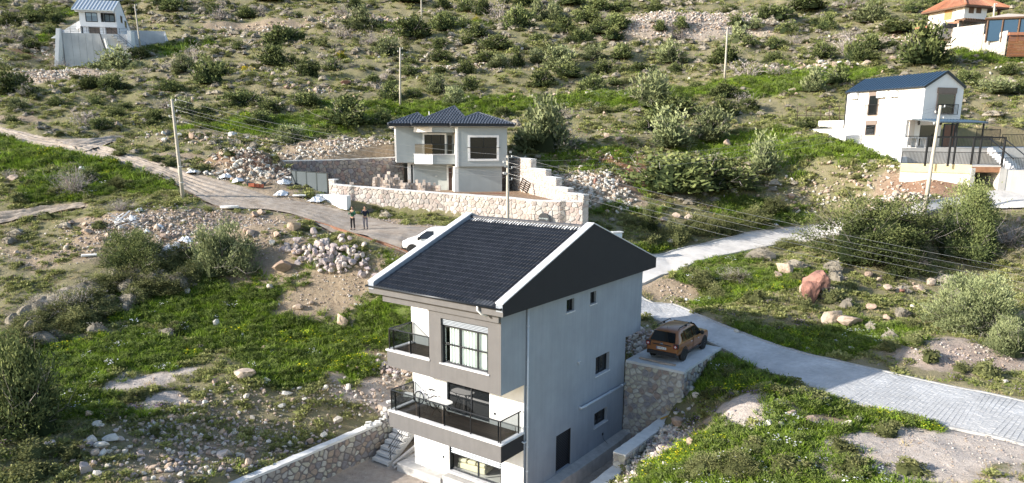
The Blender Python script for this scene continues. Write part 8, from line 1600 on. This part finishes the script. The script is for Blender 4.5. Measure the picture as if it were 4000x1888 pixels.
for a in ((345,1732,66,38,'w'),(390,1748,72,38,'w'),(427,1718,70,32,'w'),(396,1778,46,28,'w'),(365,1778,46,28,'t'),(310,1762,32,30,'t'),(440,1746,26,22,'w'),(340,1634,42,28,'t'),(376,1668,46,32,'w'),(280,1806,30,18,'t'),(835,1508,32,32,'t'),(840,1272,36,34,'w'),(945,1317,28,24,'w'),(1030,1372,40,28,'b'),(1056,1142,42,30,'w'),(730,1152,34,26,'w'),(755,1122,30,16,'t'),(1158,1210,46,28,'t'),(1215,1192,30,20,'t'),(1060,1385,30,16,'w'),(690,1440,20,14,'w'),(970,1842,42,42,'t'),(1130,1748,36,28,'w'),(1265,1712,36,32,'w'),(1150,1722,30,26,'w'),(1170,1747,30,22,'t'),(1210,1737,36,26,'t'),(960,1567,36,22,'w'),(1115,1547,52,20,'w'),(1040,1497,46,22,'w'),(1360,1527,36,24,'w'),(1270,1522,24,22,'w'),(800,1590,30,22,'w'),(1100,1600,40,22,'w'),(985,1640,30,18,'w'),(1190,1570,26,16,'w'),
  (3408,1210,46,30,'t'),(3470,1252,46,30,'t'),(3528,1147,42,30,'r'),(3600,1142,52,32,'t'),(3470,1142,46,30,'t'),(3568,1202,28,20,'w'),(3400,1080,50,28,'t'),(3440,1100,40,24,'t'),(3640,1120,50,40,'t'),(3600,1050,60,46,'b'),(3095,1642,42,30,'t'),(3010,1677,52,28,'w'),(3056,1682,42,32,'w'),(2960,1775,44,26,'w'),(2995,1768,30,24,'w'),(2830,1750,26,22,'w'),(2850,1745,22,20,'w'),(2745,1735,18,12,'w'),(2700,1525,60,24,'w'),(2720,1560,46,28,'w'),(2880,1300,24,16,'w'),(3130,1360,24,14,'w'),(3160,1365,30,14,'w'),(3330,1370,34,22,'w'),(3265,1340,24,18,'w'),(3930,1495,30,16,'w'),(3880,880,40,30,'t'),(3985,870,34,36,'t'),
  (2370,547,30,22,'t'),(2415,552,32,18,'t'),(2460,552,28,18,'r'),(2444,385,20,20,'w'),(2305,412,24,16,'t'),(2260,470,22,16,'t'),(2300,465,26,14,'t'),(2360,462,22,14,'t'),(2325,725,20,28,'r'),(2620,960,46,24,'w'),(2720,945,24,10,'w'),(2600,870,40,26,'t'),(2650,860,46,26,'t'),(2690,870,40,34,'t'),(2840,800,22,20,'t'),(2880,780,30,20,'t'),(3090,800,34,26,'t'),(3115,840,30,20,'t'),(2870,760,40,22,'w'),(2930,742,24,18,'w'),
  (752,395,20,24,'t'),(1233,353,32,26,'t'),(1150,350,26,20,'t'),(1210,360,24,18,'t'),(1120,355,28,18,'b'),(1065,315,26,20,'t'),(1130,325,20,14,'t'),(1350,335,50,22,'r'),(1480,228,12,10,'w'),(1715,292,16,14,'t'),(1760,160,24,14,'t'),(880,532,36,30,'w'),(908,543,48,24,'w'),(640,557,32,26,'w'),(747,548,30,34,'t'),(592,532,26,18,'t'),(640,545,26,20,'w'),(700,545,22,16,'w'),(835,560,34,16,'t'),(455,510,36,34,'t'),(520,500,20,14,'w'),(3095,380,26,18,'t'),(3245,408,18,14,'t'),(3110,390,20,12,'t'),(3060,385,20,12,'t'),(3380,155,24,16,'t'),(3360,170,20,14,'t'),(3440,160,16,12,'w'),(3490,245,26,20,'t'),(3510,235,20,20,'w'),(3870,290,14,12,'w'),(3890,285,14,10,'w'),(3910,275,16,10,'w'),(3780,195,26,14,'w'),
  (560,870,30,24,'t'),(610,905,40,34,'t'),(640,945,46,30,'t'),(680,985,40,34,'b'),(560,985,50,40,'t'),(500,975,36,26,'t'),(420,940,40,24,'t'),(395,955,34,24,'t'),(340,930,40,26,'t'),(255,985,34,26,'w'),(60,1000,30,16,'t'),(280,885,30,20,'t'),(330,890,30,22,'t'),(470,905,26,20,'w'),(990,850,36,26,'t'),(1020,840,40,26,'t'),(960,915,34,24,'t'),(975,930,50,32,'t'),(1080,940,46,30,'t'),(1060,965,36,24,'w')): boulder(*a)
for k_, v_ in RKL.items(): single_out([o for o in bpy.data.objects if o.get('group') == '%s rocks lying on the slopes' % v_ and o['label'] == LB[k_]], v_+' loose rock')
# pile of quarried stones by the meadow: each one a thing
cx_, cy_ = 1285, 1010; n_p = 0; c0 = G(cx_, 1030)[0]
for k in range(165):
    px = cx_+rk.gauss(0, 85); py = 1012+rk.gauss(0, 30)+(px-cx_)*.16
    if abs(px-cx_) > 190 or not 930 < py < 1090: continue
    p = G(px, py)[0]; s = rk.uniform(.36,.68); lay = rk.choice((0,0,1,1,2)); dd = max(0, 1-((px-cx_)/190)**2); o = link('quarry_stone', rk.choice(RK['p']), None, (p[0], p[1], Hz(p[0],p[1])+.14+lay*.30*dd), (rk.uniform(-.6,.6), rk.uniform(-.6,.6), rk.uniform(0,6.28)), (s*1.1, s*.95, s*1.1)); tag(o, 'pinkish grey quarry stone in the loose pile beside the earth bank', 'rock', 'loose pile of quarry stones')
# rubble that can only be seen as a mass
def rubble(name, label, spec, meshes, seed=1):
    r = np.random.default_rng(seed); P = []; S_ = []
    for px, py, rx, ry, n, s0, s1 in spec:
        c = G(px, py)[0]; u = r.normal(0, .5, (n, 2)); u = u[(u**2).sum(1) < 1.6]; x = c[0]+u[:,0]*rx; y = c[1]+u[:,1]*ry; ok = (road_mask(x, y) > .1) & (poly_sd(x, y, YARD) > .2) & (poly_sd(x, y, COMPOUND) > .6) & (poly_sd(x, y, WHPAD) > .3); x, y = x[ok], y[ok]; s = s0*(s1/s0)**(r.random(len(x))**1.7); P.append(np.stack([x, y, H(x, y)+s*.18], 1)); S_.append(np.stack([s*r.uniform(.8,1.3,len(x)), s*r.uniform(.8,1.2,len(x)), s*r.uniform(.7,1.1,len(x))], 1))
    P = np.vstack(P); S_ = np.vstack(S_); m = len(P); return scatter(name, label, P, S_, r.uniform(-.7,.7,(m,3))+np.stack([np.zeros(m),np.zeros(m),r.uniform(0,6.28,m)],1), r.integers(0, len(meshes), m), meshes)
SM = {k: [rock_mesh(i*5+ord(k)+300, m, 1, .85, .3) for i in range(5)] for k, m in (('t',M_RT),('w',M_RW),('p',M_RP),('r',M_RR))}
rubble('rubble', 'heap of broken pale rock beside the track above the gate', [(940,650,4.2,2.6,420,.16,.75),(1010,640,4,2.2,260,.15,.6),(1060,690,2.4,2,120,.12,.45)], SM['w']+SM['t'], 2)
rubble('rubble', 'bank of broken pale rock above the shaded back wall', [(1300,600,7,2.2,380,.14,.55),(1430,580,7,2.2,380,.14,.55),(1220,612,3,1.2,60,.2,.7),(1490,600,5,2.4,260,.14,.5),(1420,608,5,2,200,.14,.5)], SM['w']+SM['t'][:3], 3)
rubble('rubble', 'long spoil heap of pale pinkish stones near the top edge', [(2560,95,11,5,700,.22,.75),(2700,85,14,6,900,.2,.75),(2850,80,12,6,700,.22,.8),(2480,70,6,4,200,.2,.7)], SM['t']+SM['w']+SM['p'], 4)
rubble('rubble', 'stony spoil below the tall concrete terrace', [(190,295,9,4.5,750,.2,.7),(90,270,6,4,260,.2,.7),(270,310,6,3,260,.2,.6),(210,215,5,4,140,.25,.8)], SM['t']+SM['w'], 5)
rubble('rubble', 'pale rubble tumbling down outside the stepped wall', [(2260,720,3.6,3,330,.15,.6),(2330,745,3.6,3,260,.15,.75),(2390,770,2.5,2,110,.2,.8),(2210,690,2.4,2.4,180,.14,.5)], SM['w']+SM['t'][:2], 6)
rubble('rubble', 'pale stones strewn over the lower slope above the long wall', [(640,1660,2.4,1.8,260,.07,.44),(800,1740,4,2.4,420,.05,.44),(600,1830,4,2,420,.05,.46),(950,1800,4,2,380,.05,.44),(1000,1680,4,2,300,.05,.38),(850,1640,3,1.6,160,.05,.36),(1120,1560,5,1.6,160,.08,.34),(1180,1720,2.6,1.4,120,.08,.32),(1330,1560,3,1.4,120,.08,.3),(950,1540,3,1.4,80,.08,.3)], SM['w'][:3]+SM['t']+SM['p'], 7)
rubble('rubble', 'loose pale rubble against the low wall by the ditch', [(2590,1740,1.3,2.,190,.10,.42),(2540,1800,1.4,1.8,200,.08,.36),(2480,1860,1.6,1.6,200,.07,.32),(2560,1790,1.,1.8,160,.12,.5),(2500,1850,1.,1.6,140,.1,.45),(2620,1700,.9,1.2,90,.14,.55),(2500,1320,1.3,1.5,150,.14,.6),(2480,1370,.8,1.,70,.14,.55),(2960,1650,2.2,1.2,150,.07,.26),(2650,1660,1.,1.4,70,.1,.36)], SM['w']+SM['p'], 8)
rubble('rubble', 'stones in the red earth cutting on the mid slope', [(2290,600,4,1.8,150,.14,.6),(2340,620,4,2,120,.14,.5),(2480,580,4,2,130,.14,.5),(2520,640,4,2.6,150,.12,.42),(2380,680,4,2,120,.12,.4),(2350,520,5,2,80,.14,.5)], SM['t']+SM['r']+SM['w'][:2], 9)
rubble('rubble', 'light stones scattered below the white house', [(2960,560,8,4,260,.12,.42),(2900,640,8,4,220,.12,.42),(3150,750,6,2,140,.18,.6),(3330,745,6,2,220,.18,.65),(3500,770,4,1.6,160,.14,.5),(3560,740,3,2,140,.12,.5),(3480,790,3,1.2,60,.3,.8)], SM['w']+SM['t'], 10)
rubble('rubble', 'stones along the old terraces of the upper slope', [(1780,262,11,1.2,420,.2,.6),(1930,275,4,1,90,.2,.55),(3180,275,8,1.8,220,.3,1.3),(3280,258,4,1.6,80,.5,1.8),(2090,378,8,1.4,220,.25,.9),(2210,375,4,1.4,70,.4,1.3),(1480,75,6,2.,130,.4,1.6),(1120,105,14,2.5,420,.2,.9),(1250,75,9,2.5,160,.2,.8),(900,130,9,3,160,.2,.9),(700,75,9,3,160,.2,.8),(1060,170,6,3,120,.2,.7),(1560,150,4,3,170,.2,.7),(1200,190,4,2,120,.2,.7),(930,170,10,3,120,.2,.7),(3400,150,8,4,160,.25,1.),(3620,160,9,4,240,.25,1.),(3700,190,6,3,160,.25,.9),(3800,150,6,2.5,160,.25,.9),(1180,345,8,2.5,120,.2,.7),(760,540,9,2.4,220,.15,.6),(950,560,7,2,160,.15,.6)], SM['t']+SM['w']+SM['t'], 11)
rubble('gravel', 'loose stones and clods edging the track and the earth mounds', [(1450,860,4,1.4,420,.05,.22),(1620,888,4,1.6,420,.05,.22),(1180,795,4,1.5,260,.06,.24),(650,860,6,2.6,900,.06,.40),(820,850,5,2,700,.05,.3),(900,880,5,2,700,.05,.3),(560,930,5,2.4,700,.06,.45),(480,900,4,1.8,420,.06,.4),(720,950,3,2,420,.06,.4),(420,870,4,1.4,260,.06,.3),(1040,930,4,1.6,240,.07,.3),(1330,1110,4,1.6,420,.05,.24),(1450,1090,2.4,1.4,160,.06,.26),(300,985,7,2,240,.06,.28),(100,1005,6,1.6,140,.06,.24),(2640,1140,1.8,1.2,130,.06,.28),(3700,1370,4,1.3,180,.05,.24),(3850,1400,3.4,1.1,140,.05,.22),(3600,1750,6,1.5,520,.03,.12),(3850,1800,5,1.8,520,.03,.12),(480,1490,2,.9,80,.04,.16),(1450,1560,2.6,1.4,260,.05,.4),(1560,1460,1.6,1.6,200,.07,.5),(1500,1440,2.,1.,120,.1,.6)], SM['t']+SM['p']+SM['w'][:3], 12)
# small pale stones all over the slopes
x, y = cand(5200, 24, 175); z = H(x, y); v_, _, _ = in_view(x, y, z, 40); ok = v_ & (road_mask(x, y) > .15) & (poly_sd(x, y, YARD) > .3) & (poly_sd(x, y, COMPOUND) > .8) & (poly_sd(x, y, WHPAD) > .6) & (poly_sd(x, y, TLPAD) > .6) & (fbm(x*.25, y*.25, 61, 3)+gr.normal(0,.08,len(x)) > .52); x, y, z = x[ok], y[ok], z[ok]; m = len(x); s = .07*(5.5**(gr.random(m)**2.2))*np.clip(y/55, .8, 2.2)
scatter('loose_stones', 'small stones lying everywhere on the grassy slopes', np.stack([x,y,z+s*.15],1), np.stack([s*gr.uniform(.8,1.3,m),s,s*gr.uniform(.7,1.,m)],1), gr.uniform(0,6.28,(m,3)), gr.integers(0,10,m), SM['t']+SM['w'])
# yard gravel
x = gr.uniform(-14, 14, 9000); y = gr.uniform(20, 45, 9000); u_, v_ = to_uv(x, y); ok = (u_ > -2.8) & (u_ < 9.1) & (v_ > -9) & (v_ < 11) & ~((u_ > -.8) & (u_ < 7.4) & (v_ > 1.0)) ; x, y = x[ok], y[ok]; m = len(x); s = .02*(5**(gr.random(m)**2))
scatter('gravel', 'pinkish gravel covering the yard of the tall house', np.stack([x,y,np.full(m,-.7)+s*.2],1), np.stack([s*1.2,s,s*.8],1), gr.uniform(0,6.28,(m,3)), gr.integers(0,5,m), SM['p'])
# ------------------------------------------------------------------ rubbish
M_SHEET = M('crumpled_white_plastic', (.70,.71,.72), .6, .1, 3); M_SCRAP = M('white_scrap_wood', (.62,.60,.57), .85, .12, 5, rnd=.12)
def sheet(seed, w, d, h):
    r = np.random.default_rng(seed); n = 9; V = []; 
    for j in range(n):
        for i in range(n):
            a, b_ = (i/(n-1)-.5), (j/(n-1)-.5); k = max(0, 1-4*(a*a+b_*b_)*.9); V.append((a*w*(1+r.normal(0,.12)), b_*d*(1+r.normal(0,.12)), h*k*r.uniform(.35,1.3)))
    m_ = MB().add(V, [(j*n+i,j*n+i+1,(j+1)*n+i+1,(j+1)*n+i) for j in range(n-1) for i in range(n-1)]); return m_.mesh('sheet', M_SHEET)
SHT = [sheet(i, 1, 1, .45) for i in range(5)]
for i, (px, py, w, h, lab) in enumerate(((690,985,90,60,'crumpled white plastic heap between the two big bushes'),(660,970,50,40,'small white plastic scrap on the heap between the two big bushes'),(730,940,60,26,'greyish plastic strip above the two big bushes'),(930,712,60,30,'white plastic rubbish beside the red crates'),(880,690,50,30,'white sack lying at the foot of the pale rubble heap'),(755,678,66,26,'white plastic strips snagged in bushes beside the track'),(1110,720,60,34,'white board heap by the gate pier'),(465,868,40,34,'tall white sheet standing in the rubbish heap'),(520,862,30,36,'folded white sheet near the middle of the rubbish heap'),(545,822,34,26,'white bundle at the top of the rubbish heap'),(575,905,30,22,'small white bag at the lower edge of the rubbish heap'),(620,885,40,26,'white lump at the side of the rubbish heap'),(305,728,30,22,'white bag caught in the leafless grey bush'),(320,660,32,22,'pale plastic snagged on top of the leafless grey bush'),(1240,790,70,26,'pale plastic sheeting by the foot of the ramp wall'),(1100,762,70,22,'pale plastic litter near the gate pier'),(3030,885,24,20,'white litter at the lane edge'),(2680,1178,14,16,'white can at the foot of the earth bank'))):
    p = G(px, py)[0]; s = math.hypot(p[1], p[2]-CZ)/FPX; o = link('plastic_litter', SHT[i % 5], None, (p[0], p[1], Hz(p[0],p[1])+.02), (rk.uniform(-.2,.2), rk.uniform(-.2,.2), rk.uniform(0,6)), (w*s*.9, w*s*.75, h*s*1.3)); tag(o, lab, 'litter')
for i in range(26):
    px, py = rk.gauss(505, 38), rk.gauss(878, 16); p = G(px, py)[0]; L_ = rk.uniform(.5,1.5); o = MB().box(-L_/2,-.06,-.02,L_/2,.06,.02).build('scrap_board', M_SCRAP, None, bevel=.004, loc=(p[0],p[1],Hz(p[0],p[1])+.16)); o.rotation_euler = (rk.uniform(-.4,.4), rk.uniform(-.5,.5), rk.uniform(0,3.1)); tag(o, 'white scrap board lying in the rubbish heap below the track pole', 'board', 'scrap boards in the rubbish heap')
for px, py, lab in ((350,1010,'white slab in the grass beside the dark spreading bush'),(100,1362,'white slab half hidden by dark cushions')):
    p = G(px, py)[0]; o = MB().box(-.5,-.28,-.02,.5,.28,.10).build('slab', M_AAC, None, bevel=.02, loc=(p[0],p[1],Hz(p[0],p[1])+.06), rz=.5); tag(o, lab, 'slab')
M_REDC = M('red_plastic', (.42,.12,.06), .5, .1)
for i in range(3):
    p = G(985+i*17, 733)[0]; c = empty('crate', (p[0],p[1],Hz(p[0],p[1])+.03), .1*i, 'open orange-red crate, %s of three by the rubble heap' % ['nearest the litter','middle one','nearest the gate'][i], 'crate')
    for x0,y0,x1,y1 in ((-.25,-.18,.25,-.16),(-.25,.16,.25,.18),(-.25,-.158,-.23,.158),(.23,-.158,.25,.158)): MB().box(x0,y0,0,x1,y1,.28).build('side', M_REDC, c)
# tree trunks and branches shown bare above the wall rubble: leaning timber
for i, (px, py, a) in enumerate(((1075,715,.5),(1060,705,.8))):
    p = G(px, py)[0]; o = MB().bar((0,0,0),(1.6,.2,.7),.1,.05).build('timber', M_WOODG, None, loc=(p[0],p[1],Hz(p[0],p[1])+.05), rz=a); tag(o, 'weathered timber leaning on rubble by the gate pier, %s' % ['upper one','lower one'][i], 'plank')
